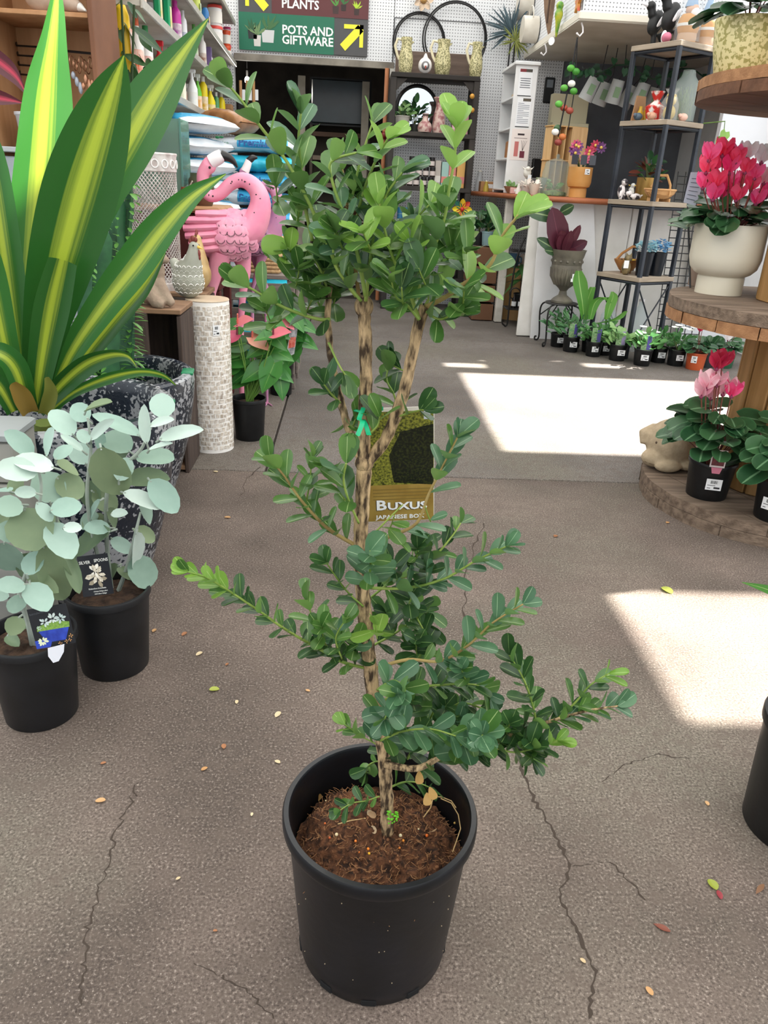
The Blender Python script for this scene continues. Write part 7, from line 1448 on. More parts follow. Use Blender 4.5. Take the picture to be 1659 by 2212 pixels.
for k, (u, v) in enumerate([(.366, .176), (.366, .112)]):
    t = thing('seabird_ornament', ['white gull ornament on the third rack shelf behind the dogs', 'black and white penguin ornament on the third rack shelf'][k], 'ornament', onm(2, u, v), .5); t.scale = (.78, .78, .78); blend_body('body', [('b', (0, 0, .06), (.03, .035, .06)), ('b', (0, -.015, .13), (.022, .024, .022))], mat('#dcdcd8' if k == 0 else '#232326', .5), t, .005); MB().tube([(0, -.036, .13), (0, -.058, .126)], [.006, .001], 6).obj('beak', mat('#d8b43a', .5), t)
# fourth shelf: fruit bowl basket, blue flower buckets
t = thing('fruit_basket', 'oval wooden basket of black and yellow fruit on the lowest rack shelf', 'basket', onm(3, .262, .145), .524); t.scale = (.85, .85, .85); MB().lathe([(0, .02), (.06, .02), (.075, .03), (.13, .10), (.14, .12), (.125, .12), (.06, .05), (0, .045)], 30, flat=.75).obj('bowl', mat('#a8733f', .5, '#bd8850', 6), t); MB().lathe([(0, 0), (.05, 0), (.045, .025)], 20).obj('foot', mat('#8a5c32', .6), t); MB().tube([(-.08, .062, .11), (.0, .075, .165), (.1, .05, .225), (.14, .03, .22)], .012, 8).obj('handle', mat('#a8733f', .5), t)
for k, (x, y, c) in enumerate([(-.045, -.0195, '#e0c82a'), (.0, -.0195, '#d8bc24'), (.045, -.0195, '#e4cc30'), (-.045, .0195, '#1e1c20'), (.0, .0195, '#18181c'), (.045, .0195, '#22201e'), (-.012, .0, '#1a1a1e')]): f_ = thing('fruit', ['yellow', 'black'][c[1] in '12']+' fruit piled in the oval basket', 'fruit', V(t.location)+Matrix.Rotation(.524, 3, 'Z') @ V((x, y, (.066 if abs(x) > .03 else .052) if k < 6 else .083)), .524, 'fruit in the oval basket'); MB().ball((0, 0, .018), (.022, .0185, .0185)).obj('flesh', mat(c, .35), f_); MB().tube([(0, 0, .034), (.002, 0, .041)], .002, 5).obj('stalk', mat('#4a3a20', .8), f_)
t = thing('cat_ornament', 'brown tabby cat ornament with price tag on the lowest rack shelf', 'ornament', onm(3, .158, .022), .2); blend_body('body', [('b', (0, 0, .05), (.035, .035, .055)), ('b', (-.005, -.02, .12), (.03, .028, .027)), ('t', [(-.02, -.02, .14), (-.028, -.02, .165)], [.01, .003]), ('t', [(.012, -.02, .14), (.018, -.02, .165)], [.01, .003])], mat('#8a7850', .6, '#4a4030', 30), t, .005); MB().box((-.03, -.045, .08), (.04, .002, .055)).obj('price_tag', STICK, t)
FB = mat('#10161e', .3)
for k, (u, v) in enumerate([(.083, .125), (.083, .272)]):
    t = thing('blue_flower_bucket', ['glossy black bucket of pale blue hydrangeas behind the cat ornament', 'glossy black bucket of bright blue hydrangeas at the rack corner'][k], 'flowers', onm(3, u, v)); MB().lathe([(0, 0), (.050, 0), (.066, .17), (.062, .17), (.046, .02), (0, .02)], 24).obj('bucket', FB, t)
    me = leafmesh('petal', leafmat(['#7fb0c0', '#5f98c8'][k], ['#a8d0d8', '#8cc0e0'][k], None, .2, .5), .8); items = []
    for i in range(120): a, q = rnd(0, 6.28), .068*math.sqrt(rnd(0, 1)); items.append((me, frame(V(t.location)+V((q*math.cos(a), q*math.sin(a), .16+rnd(.02, .11)*(1-q*5))), V((math.cos(a), math.sin(a), .3))+rv(.6), V((0, -.3, 1)), .028, .028, .028)))
    put_leaves(t, items, 300, 'petal')
# wire grid behind the rack
wg = thing('wire_grid', 'black wire display grid leaning behind the rack', 'grid', (2.70, 6.15, 0))
for i in range(7): MB().tube([(-.18+.06*i, .03, 0.005), (-.18+.06*i, .2, 1.35)], .004, 5).obj('upright_wire', BLK, wg)
for i in range(24): z = .03+i*.056; MB().tube([(-.185, .03+.17*z/1.35, z), (.185, .03+.17*z/1.35, z)], .004, 5).obj('cross_wire', BLK, wg)
# ================================================================= urn with calathea on a wire stand
c = pt(1213, 653, 6.28); zs = c.z
st = thing('wire_stand', 'low black wrought iron stand with curled feet under the urn', 'stand', (c.x, 6.28, 0)); IR = mat('#1c1a1a', .5)
MB().lathe([(0, zs-.012), (.13, zs-.012), (.135, zs-.006), (.13, zs), (0, zs)], 28).obj('top_plate', IR, st)
for k in range(4):
    a = .785+1.571*k; d = V((math.cos(a), math.sin(a), 0)); pts = [d*.11+V((0, 0, zs-.012)), d*.17+V((0, 0, zs-.03)), d*.19+V((0, 0, zs-.10)), d*.17+V((0, 0, .06)), d*.18+V((0, 0, .012)), d*.205+V((0, 0, .008)), d*.21+V((0, 0, .03)), d*.195+V((0, 0, .035))]; MB().tube([tuple(p) for p in cr([tuple(p) for p in pts], 4)], .007, 7).obj('leg', IR, st); MB().tube([d*.18+V((0, 0, zs-.12)), d*.05+V((0, 0, zs-.012))], .005, 6).obj('brace', IR, st)
URM = mat('#5a564e', .6, '#787366', 9, .4); r_ = 37*mpp(c); hU = (653-548)*mpp(c)*1.03
ur = thing('classical_urn', 'weathered dark grey classical urn planted with maroon calathea', 'potted plant', (c.x, 6.28, zs+.001))
prof = [(0, 0), (r_*.62, 0), (r_*.62, hU*.04), (r_*.5, hU*.08), (r_*.25, hU*.14), (r_*.2, hU*.22), (r_*.3, hU*.27), (r_*.62, hU*.36), (r_*.82, hU*.52), (r_*.86, hU*.66), (r_*.84, hU*.72), (r_*.86, hU*.73), (r_*.86, hU*.84), (r_*.9, hU*.86), (r_*.98, hU*.97), (r_*1.02, hU), (r_*.95, hU), (r_*.86, hU*.92), (r_*.8, hU*.9), (0, hU*.9)]
MB().lathe(prof, 40).obj('urn', URM, ur)
for k in range(22): a = 6.283*k/22; d = V((math.cos(a), math.sin(a), 0)); MB().tube([d*(r_*.55)+V((0, 0, hU*.34)), d*(r_*.80)+V((0, 0, hU*.50)), d*(r_*.845)+V((0, 0, hU*.66))], [.008, .013, .009], 6).obj('gadroon', URM, ur)
for k in range(14): a = 6.283*k/14; MB().ball((r_*.865*math.cos(a), r_*.865*math.sin(a), hU*.785), .011, 8, 6).obj('rosette', URM, ur)
sticker(ur, (.03, -r_*.84, hU*.5), .03, .06, .2, lines=False)
CAL = leafmesh('ovate', leafmat('#4a2030', '#5e2a38', '#6f3a48', .2, .4, .02), .55, .1, .1); CAG = leafmesh('ovate', leafmat('#2e4a34', '#44603c', '#8aa070', .2, .35, .06), .4, .1, .15)
items = []
for (bx_, by, tx_, ty, w_, me, bw) in [(1212, 545, 1196, 450, 50, CAL, .55), (1218, 545, 1235, 500, 22, CAL, .55), (1222, 545, 1268, 522, 26, CAL, .55), (1222, 538, 1254, 488, 20, CAL, .55), (1212, 540, 1214, 500, 30, CAL, .55), (1208, 545, 1164, 515, 24, CAG, .4), (1200, 470, 1140, 455, 30, CAG, .4), (1210, 460, 1238, 445, 22, CAG, .4), (1215, 540, 1210, 510, 26, CAL, .55), (1225, 545, 1245, 545, 18, CAL, .55), (1205, 545, 1180, 540, 18, CAG, .4)]:
    a = pt(bx_, by, 6.28); b = pt(tx_, ty, 6.2); l = (b-a).length; items.append((me, frame(a, b-a, V((.1, -1, .2)), w_*mpp(a)/bw, l, l)))
    MB().tube([V((0, 0, hU*.88)), a-V(ur.location)], .004, 6).obj('leaf_stalk', mat('#5a3a3c', .7), ur)
put_leaves(ur, items)

# ================================================================= round timber bin, iron plant stand and pots by the counter end
p = gr(1112, 690); bn2 = thing('timber_bin', 'plain round plywood bin standing at the end of the counter', 'bin', (p.x, p.y+.12, 0)); rB = 41*mpp(p); hB = .47
MB().lathe([(0, 0), (rB, 0), (rB, hB), (rB-.012, hB), (rB-.012, .02), (0, .02)], 36).obj('bin', mat('#bd955f', .6, '#c9a470', 5, stretch=(6, 6, .5)), bn2); MB().lathe([(0, hB-.01), (rB-.012, hB-.01), (rB-.02, hB+.004), (0, hB+.004)], 30).obj('lid', mat('#b58c58', .6), bn2)
bp_ = V(bn2.location)
t = thing('blue_mug', 'dusty blue ceramic mug pot on the round timber bin', 'mug', bp_+V((-.06, -.03, hB+.005))); MB().lathe([(0, 0), (.045, 0), (.05, .01), (.05, .125), (.045, .125), (.042, .02), (0, .02)], 24).obj('mug', mat('#4a7090', .45), t); MB().tube([(.048, 0, .1), (.075, 0, .09), (.075, 0, .05), (.048, 0, .035)], .007, 7).obj('handle', mat('#4a7090', .45), t)
t = thing('pale_mug', 'pale stoneware mug pot beside the blue mug', 'mug', bp_+V((.07, .02, hB+.005))); MB().lathe([(0, 0), (.042, 0), (.046, .01), (.046, .12), (.041, .12), (.04, .02), (0, .02)], 24).obj('mug', mat('#b8aca0', .5), t); MB().tube([(-.044, -.0, .1), (-.07, -.01, .09), (-.07, -.01, .05), (-.044, 0, .035)], .007, 7).obj('handle', mat('#b08a5c', .6), t)
p = gr(1125, 706); ps = thing('iron_plant_stand', 'scrolled wrought iron stand of bottles and leafy pots beside the white board', 'stand', (p.x+.0, p.y, 0))
for s_ in (-.14, .12):
    pts = [(s_-.05, -.05, .045), (s_-.035, -.05, .022), (s_, -.05, .034), (s_, -.05, .3), (s_+.02, -.05, .6), (s_+.08, -.02, .78)]; MB().tube([tuple(q) for q in cr(pts, 5)], .008, 7).obj('scroll_leg', IR, ps)
for z in (.16, .66): MB().bevbox((0, .05, z), (.32, .20, .012), .003).obj('tier', IR, ps)
MB().tube([(-.10+.05*math.cos(a), -.055, .30+.05*math.sin(a)) for a in [i*.5 for i in range(10)]], .006, 6).obj('scroll', IR, ps)
for i in range(4): t = thing('dark_bottle', 'small dark bottle with white label on the iron stand', 'bottle', V(ps.location)+V((-.09+.06*i, .0, .1665)), 0, 'bottles on the iron stand'); MB().lathe([(0, 0), (.022, 0), (.022, .08), (.009, .1), (.009, .13), (0, .13)], 14).obj('bottle', mat(['#1a1416', '#241414', '#1a1a1e', '#301818'][i], .3), t); MB().lathe([(.0225, .02), (.0225, .06)], 14).obj('label_wrap', STICK, t)
for i in range(3): t = thing('small_dark_bottle', 'tiny dark bottle with white label on the upper tier', 'bottle', V(ps.location)+V((.01+.05*i, .0, .6665)), 0, 'bottles on the upper tier'); MB().lathe([(0, 0), (.018, 0), (.018, .07), (.008, .085), (.008, .1), (0, .1)], 14).obj('bottle', mat('#181416', .3), t); MB().lathe([(.0185, .015), (.0185, .05)], 14).obj('label_wrap', STICK, t)
root = thing('potted_foliage', 'long-leaved green plant spilling over the iron stand', 'potted plant', V(ps.location)+V((-.02, .105, .1665))); nursery_pot(root, .06, .12, BLACKP, .8, .86, True, 20); items = []
LL = leafmesh('lance', leafmat('#2e5a34', '#4a7a3c', '#6f9a55', .25, .35, .04), .26, .12, .25)
for i in range(22):
    a = rnd(0, 6.28); l = rnd(.16, .26); b_ = V(root.location)+V((0, 0, .12+rnd(.1, .26))); dv = V((math.cos(a), math.sin(a)-.2, rnd(-.7, .3)))
    for _t in range(12):
        if clear(b_, dv, l): break
        a = rnd(0, 6.28); dv = V((math.cos(a), math.sin(a)-.4, rnd(-.5, .3)))
    items.append((LL, frame(b_, dv, V((0, -.3, 1)), l, l, l)))
put_leaves(root, items); MB().tube([(0, 0, .1), (0, 0, .36)], .008, 6).obj('stem', mat('#5a3a2c', .7), root)
for (x0, y0, x1, y1, Y, l, kind) in [(1042, 500, 1062, 530, 7.4, 'pale blue pot of white flowers on a crate beyond the bin', 0), (1020, 470, 1045, 530, 7.6, 'dark leafy potted palm beside the black shelving', 1)]:
    p = pt((x0+x1)/2, y1, Y); q = V((p.x, Y, 0)); cr_ = thing('display_crate', 'small brown crate holding the '+['pale blue flower pot', 'dark leafy palm'][kind], 'crate', q); hh = max(.2, p.z); [MB().bevbox((0, 0, hh*(.12+.25*k)), (.2, .2, hh*.22), .004).obj('slat', mat('#6a4a34', .8), cr_) for k in range(4)]
    potplant('potted_foliage', l, q+V((0, 0, hh+.001)), .06, .12, '#7f9ca0' if kind == 0 else '#26282a', GLV, 30, .085, .055, .24)
t = thing('timber_birdhouse', 'small timber birdhouse on the upper tier of the iron stand', 'birdhouse', V(ps.location)+V((.09, .06, .667))); MB().bevbox((0, 0, .07), (.1, .07, .14), .004).obj('box', mat('#b07f50', .6), t); MB().prism([(-.075, 0), (.075, 0), (0, .06)], (0, -.05, .14), (1, 0, 0), (0, 0, 1), .1).obj('roof', mat('#c89a64', .6), t); MB().lathe([(0, 0), (.016, 0), (.016, .003), (0, .003)], 14, c=(0, -.036, .08), ax=(0, -1, 0)).obj('hole', BLK, t)
# ================================================================= row of small pots along the counter
CYLS.append((1.775, 2.91, .222, 0, 1.5))
FERN = leafmesh('lance', leafmat('#3f7048', '#6a9a68', None, .25, .45), .36, .1, .2); SML = leafmesh('ovate', leafmat('#3a6a3a', '#5a8f4e', None, .3, .4), .6); SMB = leafmesh('ovate', leafmat('#6fa05a', '#9ac080', None, .35, .4), .6)
CYL = leafmesh('cord', leafmat('#1d4026', '#355c38', '#5f8460', .18, .35, .05, edge='#3f6a44'), .98, .12, .15)
def flower(root, c, me, s, n=5, up=1.0):
    """cyclamen bloom: petals swept upward"""
    for k in range(n): a = 6.283*k/n+rnd(-.2, .2); link('petal', me, root, frame(V(c), V((math.cos(a)*.55, math.sin(a)*.55-.1, up)), V((math.cos(a), math.sin(a), -.3)), s, s*1.1, s))
    MB().ball(V(c)+V((0, 0, -s*.05)), s*.14, 8, 6).obj('flower_base', mat('#8a3a5a', .6), root)
rowp = [(1205, 750, .062, 'fern in black pot at the foot of the urn stand, white sticker turned forward', FERN), (1234, 761, .068, 'fern in black pot with green and purple card beside the urn stand', FERN), (1283, 771, .066, 'leafy plant in black pot with purple card, third along from the urn', SML), (1335, 780, .070, 'pale sunlit plant in black pot with large white sticker', SMB),
        (1389, 791, .070, 'leafy plant in black pot with tilted sticker and blue card', SML), (1424, 784, .066, 'dark pot with grey sticker tucked behind the row', SML), (1462, 791, .070, 'white-flowered plant in black pot beside the orange pot', SML), (1308, 768, .06, 'small dark pot half hidden between two front pots', SML), (1370, 775, .06, 'white flowering plant in dark pot behind the front row', SMB)]
for k, (x, y, r_, l, me) in enumerate(rowp):
    q_ = gr(x, y)+V((0, r_*.6, 0)) if k != 8 else V((2.25, 5.722, 0)); CYLS.append((q_.x, q_.y, r_ if k != 8 else .055, 0, r_*1.75))
CYLS += [(1.93, 6.02, .072, 0, .15), (2.072, 6.095, .07, 0, .41), (2.335, 6.14, .07, 0, .41), (2.708, 5.622, .06, 0, .12), (2.587, 5.528, .075, 0, .125), (2.855, 5.643, .085, 0, .14)]
CYLS += [(1.49, 3.115, .14, .83, 1.09), (1.555, 3.362, .10, .82, 1.06)]
for k, (x, y, r_, l, me) in enumerate(rowp):
    p = gr(x, y); p.y += r_*.6
    if k == 8: p = V((2.25, 5.722, 0)); r_ = .055
    root = potplant('potted_seedling', l, p, r_, r_*1.75, BLACKP, me, 60, .075 if me is FERN else .055, r_*1.5, .19 if me is FERN else .15, .5)
    sticker(root, (rnd(-.012, .012), -r_*.915, r_*.95), .055, .042, rnd(-.25, .25))
    if k in (1, 2, 3, 4):
        cdp = thing('seedling_label', ['', 'green and purple picture card in the second fern pot', 'purple edged card in the third pot from the urn', 'large pale picture card in the sunlit pot', 'blue and green card in the pot with tilted sticker'][k], 'plant label', p+V((-.005, -r_*.58, r_*1.60)), rnd(-.2, .2))
        MB().bevbox((0, 0, .055), (.075, .002, .12), .001).obj('card', mat('#9fb890', .5, '#5f8f58', 60), cdp); MB().box((.02, -.0015, .06), (.03, .001, .1)).obj('purple_panel', mat('#5a4fa0' if k != 3 else '#9a8fb8', .5), cdp)
    if k in (6, 8):
        me2 = leafmesh('petal', mat('#f0f2ee', .5), .8)
        for i in range(5):
            c = V((rnd(-.08, .08), rnd(-.06, .02), r_*1.6+rnd(.12, .19)))
            for q in range(5): a = q*1.257; link('petal', me2, root, frame(c, V((math.cos(a), math.sin(a)-.3, .4)), V((0, -.4, 1)), .028, .028, .028))
# strap-leaved birds nest fern behind the row
p = V((1.93, 6.02, 0)); bf = thing('birds_nest_fern', 'birds nest fern with broad wavy leaves behind the small pots', 'potted plant', p); nursery_pot(bf, .072, .15, BLACKP, .8, .86, True, 24); BN = leafmat('#4f8a34', '#6aa546', '#9ac070', .3, .35, .04)
for (px, Y) in [([(1262, 690, 14), (1258, 650, 26), (1252, 610, 34), (1250, 585, 14)], 5.98), ([(1275, 690, 12), (1285, 655, 24), (1305, 642, 22), (1318, 655, 6)], 5.95), ([(1310, 690, 12), (1318, 660, 24), (1325, 640, 20), (1322, 630, 6)], 5.95), ([(1268, 690, 12), (1270, 650, 22), (1280, 620, 14)], 6.05), ([(1280, 700, 10), (1330, 690, 20), (1352, 672, 8)], 5.9)]:
    P_ = cr([tuple(map(float, q)) for q in px], 4); sp = [pt(a, b, Y) for a, b, _ in P_]; MB().strip(sp, [max(.002, w_*mpp(sp[0])) for _, _, w_ in P_], V((1, .2, 0)).normalized(), V((0, -1, .2)), .15, 4).obj('leaf', BN, bf, world=True)
# bottle cloches
for k, (x, y) in enumerate([(1300, 690), (1405, 700)]): p = V((2.072 if k == 0 else 2.335, 6.095 if k == 0 else 6.14, 0)); t = thing('plastic_cloche', ['clear plastic bottle standing behind the sunlit pot', 'clear plastic dome behind the pot with tilted sticker'][k], 'bottle', p); MB().lathe([(.06, 0), (.065, .2), (.06, .28), (.02, .36), (.02, .39)], 24).obj('shell', glass('#eef4f6', .04, .22), t); MB().lathe([(0, .39), (.022, .39), (.022, .41), (0, .41)], 14).obj('cap', WHT, t)
# orange pot cyclamen and its neighbours
PET = {k: leafmesh('petal', leafmat(a, b, None, .35, .4), .75, .25, .05) for k, (a, b) in dict(pink=('#ee3a6c', '#fc6a92'), hot=('#f03c86', '#ff78b0'), pale=('#e89ab4', '#f6d4dc'), red=('#b8204c', '#d03a5c'), white=('#eeeaec', '#f6f2f4')).items()}
def cyclamen(label, p, r_, h, potm, nl, ll, rad, hh, blooms, pet, ps, name='potted_cyclamen', potfn=None):
    root = thing(name, label, 'potted plant', p)
    if potfn: zt = potfn(root)
    else: nursery_pot(root, r_, h, potm, .82, .88, True, 40); zt = h*.88
    items = []
    for i in range(nl):
        a = rnd(0, 6.283); q = math.sqrt(rnd(.05, 1)); d = V((math.cos(a), math.sin(a), 0)); c = V(p)+V((0, 0, zt))+d*rad*q+V((0, 0, hh*(1-.55*q*q)*rnd(.55, 1))); l = ll*rnd(.75, 1.15); dv = d+V((0, -.1, -.25*q))+rv(.25)
        for _t in range(14):
            if clear(c, dv, l, p): break
            a = rnd(0, 6.283); q = math.sqrt(rnd(.05, 1)); d = V((math.cos(a), math.sin(a), 0)); c = V(p)+V((0, 0, zt))+d*rad*q+V((0, 0, hh*(1-.4*q*q)*rnd(.7, 1.1))); dv = d+V((0, -.15, .1))+rv(.2)
        items.append((CYL, frame(c, dv, V((d.x*.35, d.y*.35-.35, 1))+rv(.2), l, l, l)))
        if i % 2 == 0: MB().tube([V((0, 0, zt)), c-V(p)], .0022, 5).obj('leaf_stalk', mat('#6a3a3a', .7), root)
    put_leaves(root, items)
    for (x, y, k) in blooms:
        c = pt(x, y, p[1]-rnd(0, .06))-V(p); MB().tube([V((c.x*.25, c.y*.4, zt)), V((c.x*.7, c.y*.8, (zt+c.z)*.5)), c], .0025, 5).obj('flower_stalk', mat('#7a4438', .7), root); flower(root, c, PET[k], ps*rnd(.95, 1.25))
    return root
p = gr(1505, 800); p.y += .05; oc = cyclamen('red cyclamen in orange plastic pot at the end of the row', p, .075, .125, mat('#b8512c', .5, '#c25c34', 8), 26, .07, .10, .10, [(1512, 715, 'red'), (1518, 708, 'red')], 'red', .04); sticker(oc, (-.04, -.058, .08), .04, .05, -.5)
p = gr(1575, 800); p.y += .12; cyclamen('white and pink cyclamen in green plastic pot behind the spool column', p, .085, .14, mat('#2c5a40', .5), 26, .075, .11, .11, [(1580, 722, 'pale'), (1572, 735, 'white'), (1590, 718, 'white')], 'pale', .04)
p = V((2.708, 5.622, 0)); potplant('potted_seedling', 'dark grey pot of foliage between the orange and green pots', p, .06, .12, mat('#33363a', .5), CYL, 24, .07, .09, .1)

# ================================================================= timber cable spool display
SPC = V((1.775, 2.91, 0)); sp_ = thing('cable_spool', 'three tier display built from weathered timber cable spools', 'display stand', SPC)
SW1 = mat('#5f5043', .85, '#857363', 6, .8, 30, stretch=(.7, 7, 7)); SW2 = mat('#95703f', .7, '#b48a58', 4, .3, 20, stretch=(7, 7, .6)); SW3 = mat('#8a6242', .85, '#a87c56', 5, .5, 30, stretch=(.8, 6, 6)); SWD = mat('#5a3d2c', .85, '#6f4d38', 5, .5, stretch=(.8, 6, 6))
def disc(R_, z0, z1, rot, m, nb=7, m2=None):
    """round flange of planks with gaps, two crossed layers"""
    for lay in range(2):
        za, zb = (z0, (z0+z1)/2-.001) if lay == 0 else ((z0+z1)/2+.001, z1); an = rot+lay*math.pi/2; ux = V((math.cos(an), math.sin(an), 0)); uy = V((-math.sin(an), math.cos(an), 0)); bw = 2*R_/nb
        for k in range(nb):
            y0, y1 = -R_+bw*k+.002, -R_+bw*(k+1)-.002; pl = []
            rk_ = R_-(.004 if (k+lay) % 2 else 0); n = 7
            ysam = [y0+(y1-y0)*i/(n-1) for i in range(n)]
            right = [(math.sqrt(max(0, rk_*rk_-y*y)), y) for y in ysam]; left = [(-x, y) for x, y in reversed(right)]
            pl = right+left; pts2 = []
            for q in pl:
                if not pts2 or (abs(q[0]-pts2[-1][0])+abs(q[1]-pts2[-1][1])) > 1e-5: pts2.append(q)
            mb = MB(); mb.prism(pts2, (0, 0, zb), ux, uy, zb-za); mb.obj('plank', (m2 if (m2 and lay == 0) else m), sp_, ang=30)
disc(.505, .0, .085, .35, SW1); disc(.53, .735, .820, .9, SW1, m2=SW3); disc(.565, 1.487, 1.560, .45, SW3, m2=SWD)
for (za, zb, nst) in ((.085, .735, 14), (.82, 1.487, 14)):
    for k in range(nst): a = 6.2832*k/nst; MB().bevbox((.195*math.cos(a), .195*math.sin(a), (za+zb)/2), (.022, .084, zb-za), .004, rz=a).obj('stave', SW2, sp_)
# pots on the top tier
YEM = mat('#d9d09c', .4, '#a09a5e', 75, lo=.50, hi=.56, detail=2)
def on_z(x, y, z): return gr(x, y, z)
tp = V((1.365, 3.05, 1.5605))
def ypot(root):
    r_, h = .115, .185; MB().lathe([(0, 0), (r_*.70, 0), (r_*.74, .006), (r_*.92, h*.55), (r_, h*.97), (r_*.99, h), (r_*.9, h), (r_*.86, h*.85), (0, h*.85)], 40).obj('pot', YEM, root); return h*.85
cyclamen('cyclamen leaves in yellow flower-patterned pot on the top spool tier', tp, 0, 0, None, 30, .105, .13, .12, [], 'pink', .04, potfn=ypot)
tp2 = V((1.62, 2.63, 1.5605)); t = thing('patterned_vase', 'big yellow flower-patterned vase on the top spool tier', 'vase', tp2); MB().lathe([(0, 0), (.13, 0), (.155, .02), (.15, .14), (.12, .30), (.105, .42), (.11, .44), (.10, .44), (.09, .3), (0, .25)], 44).obj('body', YEM, t); MB().lathe([(.104, .425), (.114, .432), (.112, .442), (.1, .442)], 40).obj('rim', mat('#d9d2a8', .4), t)
# middle tier
cp_ = gr(1556, 634, .8205)+V((-.009, .006, 0)); CRM = mat('#d9d3c2', .35, '#cfc8b4', 3); rC = 72.5*mpp(cp_); hC = .262
def cpot(root):
    MB().lathe([(0, 0), (rC*.66, 0), (rC*.66, hC*.25), (rC*.64, hC*.262), (rC*.78, hC*.30), (rC*.93, hC*.38), (rC, hC*.52), (rC, hC*.985), (rC*.985, hC), (rC*.93, hC), (rC*.91, hC*.9), (0, hC*.88)], 56).obj('pot', CRM, root); return hC*.88
bl = [(1532, 345, 'hot'), (1560, 335, 'pink'), (1590, 350, 'pink'), (1545, 365, 'hot'), (1575, 372, 'hot'), (1610, 372, 'pink'), (1525, 372, 'pink'), (1630, 385, 'hot'), (1518, 405, 'hot'), (1545, 402, 'pink'), (1572, 408, 'hot'), (1600, 398, 'hot'), (1622, 410, 'pink'), (1650, 395, 'pale'), (1560, 425, 'hot'), (1590, 432, 'pink'), (1633, 440, 'hot'), (1655, 425, 'hot'), (1540, 430, 'hot'), (1612, 342, 'white'), (1645, 350, 'white'), (1580, 345, 'hot')]
cyclamen('bright pink cyclamen in tall cream footed planter on the middle spool tier', cp_, 0, 0, None, 60, .085, .16, .11, bl, 'hot', .052, potfn=cpot)
t = potplant('potted_foliage', 'taupe rounded pot of foliage behind the cream planter', V((1.555, 3.362, .8205)), .10, .24, mat('#8a7668', .5, '#9c887a', 6), GLV, 30, .09, .12, .16)
t2 = thing('wooden_display_box', 'plain timber box behind the pink cyclamen on the middle tier', 'box', V((2.0, 3.22, .8205)), .3); MB().bevbox((0, 0, .22), (.24, .2, .44), .005).obj('box', mat('#b98d58', .6, '#c79c68', 4, stretch=(6, 6, .6)), t2); MB().bevbox((0, 0, .45), (.2, .16, .03), .005).obj('lid', mat('#c7a068', .6), t2)
# trailing plant hanging below the top tier, notice beside rack
t = thing('price_notice', 'white printed price notice standing behind the cyclamen', 'notice', pt(1490, 440, 3.35)); q = [pt(x, y, 3.35)-V(t.location) for x, y in [(1476, 437), (1502, 445), (1528, 372), (1492, 372)]]
MB().add(q, [(0, 1, 2, 3)]).obj('paper', mat('#d4dcec', .5), t, smooth=False)
MB().tube([(0.0, .02, 0), V((1.44, 3.27, .8205))-V(t.location)], .004, 6).obj('holder_rod', BLK, t)
for k in range(6): f = .15+.13*k; a = q[0].lerp(q[3], f); b = q[1].lerp(q[2], f); MB().tube([a.lerp(b, .15)+V((0, -.002, 0)), a.lerp(b, .8)+V((0, -.002, 0))], .001, 4).obj('text_line', mat('#5a6478', .6), t)
t = thing('trailing_ivy', 'trailing pale green vine hanging at the rack post', 'plant', pt(1566, 262, 6.0)); LGT = leafmesh('heart', leafmat('#6f9a3c', '#8fb85a', None, .35, .4), .9)
for i, (x, y, s_) in enumerate([(1568, 285, 26), (1560, 300, 30), (1575, 305, 26), (1555, 318, 30), (1572, 322, 28), (1590, 330, 40), (1600, 322, 34), (1548, 330, 26)]): pp = pt(x, y, 5.98)-V(t.location); link('leaf', LGT, t, frame(pp, V((rnd(-.5, .5), -.3, -.8)), V((0, -1, .3)), s_*mpp(V((2.6, 5.65, 1.5))), s_*mpp(V((2.6, 5.65, 1.5))), .1))
MB().tube([V((2.49, 6.03, 1.66))-V(t.location), (0, 0, 0), pt(1562, 300, 6.0)-V(t.location), pt(1575, 335, 6.0)-V(t.location)], .004, 5).obj('vine', mat('#5a7a34', .7), t)
# bottom tier
pb = gr(1524, 1068, .0855); b1 = cyclamen('pale pink and rose cyclamen in black pot on the bottom spool tier', pb, .093, .150, BLACKP, 64, .085, .15, .27, [(1525, 838, 'pale'), (1548, 832, 'pale'), (1562, 850, 'pale'), (1535, 860, 'pale'), (1580, 855, 'hot'), (1548, 795, 'red'), (1560, 790, 'red'), (1515, 855, 'pale')], 'pale', .055)
sticker(b1, (-.022, -.087, .075), .058, .045, -.25)
t = thing('cyclamen_label', 'dark red picture card with pink tab clipped on the cyclamen pot', 'plant label', pb+V((-.03, -.094, .148)), -.25); MB().bevbox((0, .0, .035), (.055, .0015, .07), .0005).obj('card', mat('#e8dcdc', .4), t); MB().box((0, -.0012, .035), (.045, .001, .055)).obj('flower_picture', mat('#4a1c22', .4, '#7a2c38', 60), t); MB().prism([(-.02, 0), (-.014, -.024), (.014, -.024), (.02, 0)], (0, -.003, 0), (1, 0, 0), (0, 0, 1), .001).obj('tab', mat('#d87f98', .4), t)
pb2 = V((1.62, 2.545, .0855)); b2 = cyclamen('cyclamen foliage in black pot at the frame edge of the bottom spool tier', pb2, .093, .150, BLACKP, 46, .09, .18, .2, [], 'pale', .05); sticker(b2, (-.07, -.055, .075), .05, .045, -.9)
sg_ = gr(1432, 1012, .0855); t = thing('stone_pig', 'round pale sandstone pig ornament lying on the bottom spool tier', 'ornament', (sg_.x+.03, sg_.y+.04, .0855)); SS = mat('#a8977d', .95, '#bba98e', 26, .7, 90)
blend_body('body', [('b', (0, 0, .105), (.105, .10, .105)), ('b', (-.075, -.03, .045), (.055, .05, .04)), ('t', [(-.06, .05, .16), (-.11, .04, .13), (-.115, .02, .09)], [.02, .026, .012]), ('b', (-.03, -.085, .025), (.06, .03, .025)), ('b', (.06, -.05, .03), (.05, .05, .03))], SS, t, .006)
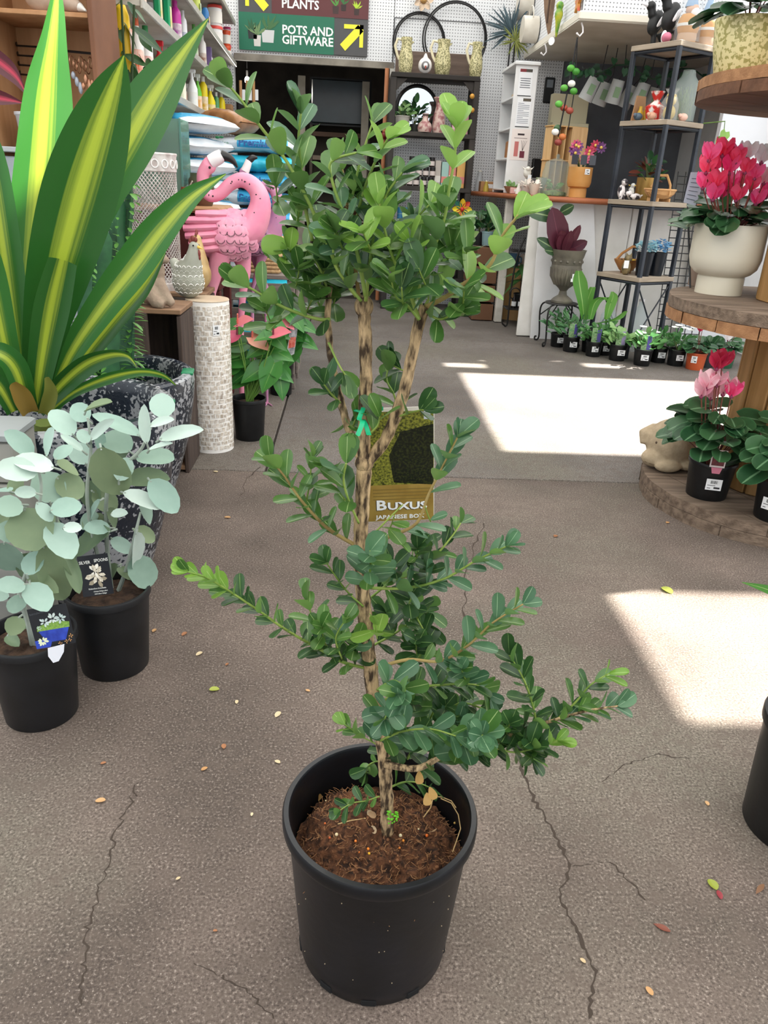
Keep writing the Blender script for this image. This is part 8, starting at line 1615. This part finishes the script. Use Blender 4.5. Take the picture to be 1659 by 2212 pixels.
MB().tube([(-.12, -.05, .035), (-.09, -.075, .03), (-.05, -.085, .034)], .004, 6).obj('mouth_groove', mat('#7d6d58', .95), t); MB().ball((-.085, -.05, .12), .006, 8, 6).obj('eye', mat('#5a4c3e', .9), t)
# black pot cut by the frame edge, with pointed leaf
pe = V((.945, 1.135, 0)); ep = thing('potted_lily', 'tall black nursery pot with pointed green leaves at the frame edge', 'potted plant', pe); nursery_pot(ep, .118, .262, BLACKP, .86, .9, True, 56); EL = leafmat('#3f7a34', '#5c9a44', '#9ac070', .3, .35, .05)
for px in [[(1760, 1400, 10), (1710, 1300, 34), (1660, 1274, 26), (1603, 1258, 2)], [(1780, 1400, 10), (1790, 1250, 34), (1760, 1120, 4)], [(1790, 1420, 10), (1850, 1300, 34), (1890, 1200, 4)]]:
    P_ = cr([tuple(map(float, q)) for q in px], 5); s2 = [pt(a, b, 1.12) for a, b, _ in P_]; MB().strip(s2, [max(.001, w_*mpp(s2[0])) for _, _, w_ in P_], V((.1, -.5, 1)).normalized(), V((0, -.8, .5)), .15, 4).obj('leaf', EL, ep, world=True)
MB().tube([(0, 0, .22), (.0, 0, .40)], .006, 6).obj('stem', mat('#5a7a3a', .7), ep)
# ================================================================= fallen bits on the floor
DLM = [leafmesh('ovate', leafmat(a, b, None, .2, .7), .6, .25, .1) for a, b in (('#b98a58', '#d0a878'), ('#8f5f3a', '#a87450'), ('#c8b088', '#d8c8a4'))]
def litter(label, x, y, s_, me, group=None, name='fallen_leaf', d=None):
    p = gr(x, y, .003); o = bpy.data.objects.new(name, me); COL.objects.link(o); o.matrix_world = frame(p, d or V((rnd(-1, 1), rnd(-1, 1), .0)), V((0, 0, 1)), s_*mpp(p)*1.25, s_*mpp(p)*1.2, s_*mpp(p)*.8); tag(o, label, 'leaf', group)
for (x, y, s_) in [(403, 1365, 13), (437, 1408, 14), (605, 1537, 16), (484, 1617, 14), (605, 1648, 12), (435, 1664, 13), (228, 1728, 18), (217, 1650, 10), (512, 1512, 10), (498, 1118, 12), (493, 1432, 8), (725, 1560, 20), (1198, 1160, 12), (330, 1365, 12), (660, 1490, 9), (1530, 1740, 12), (1265, 2080, 12), (545, 1755, 8), (380, 1900, 9), (1410, 2150, 18), (1440, 1130, 10), (470, 1020, 11), (460, 2010, 8)]:
    litter('small dry tan leaf scrap lying on the concrete', x, y, s_, DLM[int(x) % 3], 'dry scraps on the concrete')
GL_ = leafmesh('ovate', leafmat('#93a03c', '#a8b04c', None, .25, .5), .7, .3, .1)
litter('green three-pointed leaf with long dry stem on the concrete', 1430, 1268, 24, GL_, None, 'fallen_leaf', V((.5, -1, 0)))
litter('yellow-green leaf scrap near the boxwood branch tip', 452, 1490, 18, GL_, None); litter('crumpled green leaf bit near the frame edge pot', 1548, 1922, 24, GL_, None, 'fallen_leaf', V((-.15, 1, 0))); litter('dark red curled petal near the crumpled green leaf', 1558, 1942, 20, leafmesh('petal', leafmat('#8a3038', '#a04048', None, .2, .5), .5), None, 'fallen_petal'); litter('long brown-red dry leaf on the concrete', 1448, 2012, 30, leafmesh('lance', leafmat('#6a3428', '#7d4432', None, .2, .5), .4), None); litter('thin brown twig-like leaf at the frame edge', 1650, 1910, 30, leafmesh('lance', leafmat('#6a4a34', '#7d5a40', None, .2, .5), .3), None)
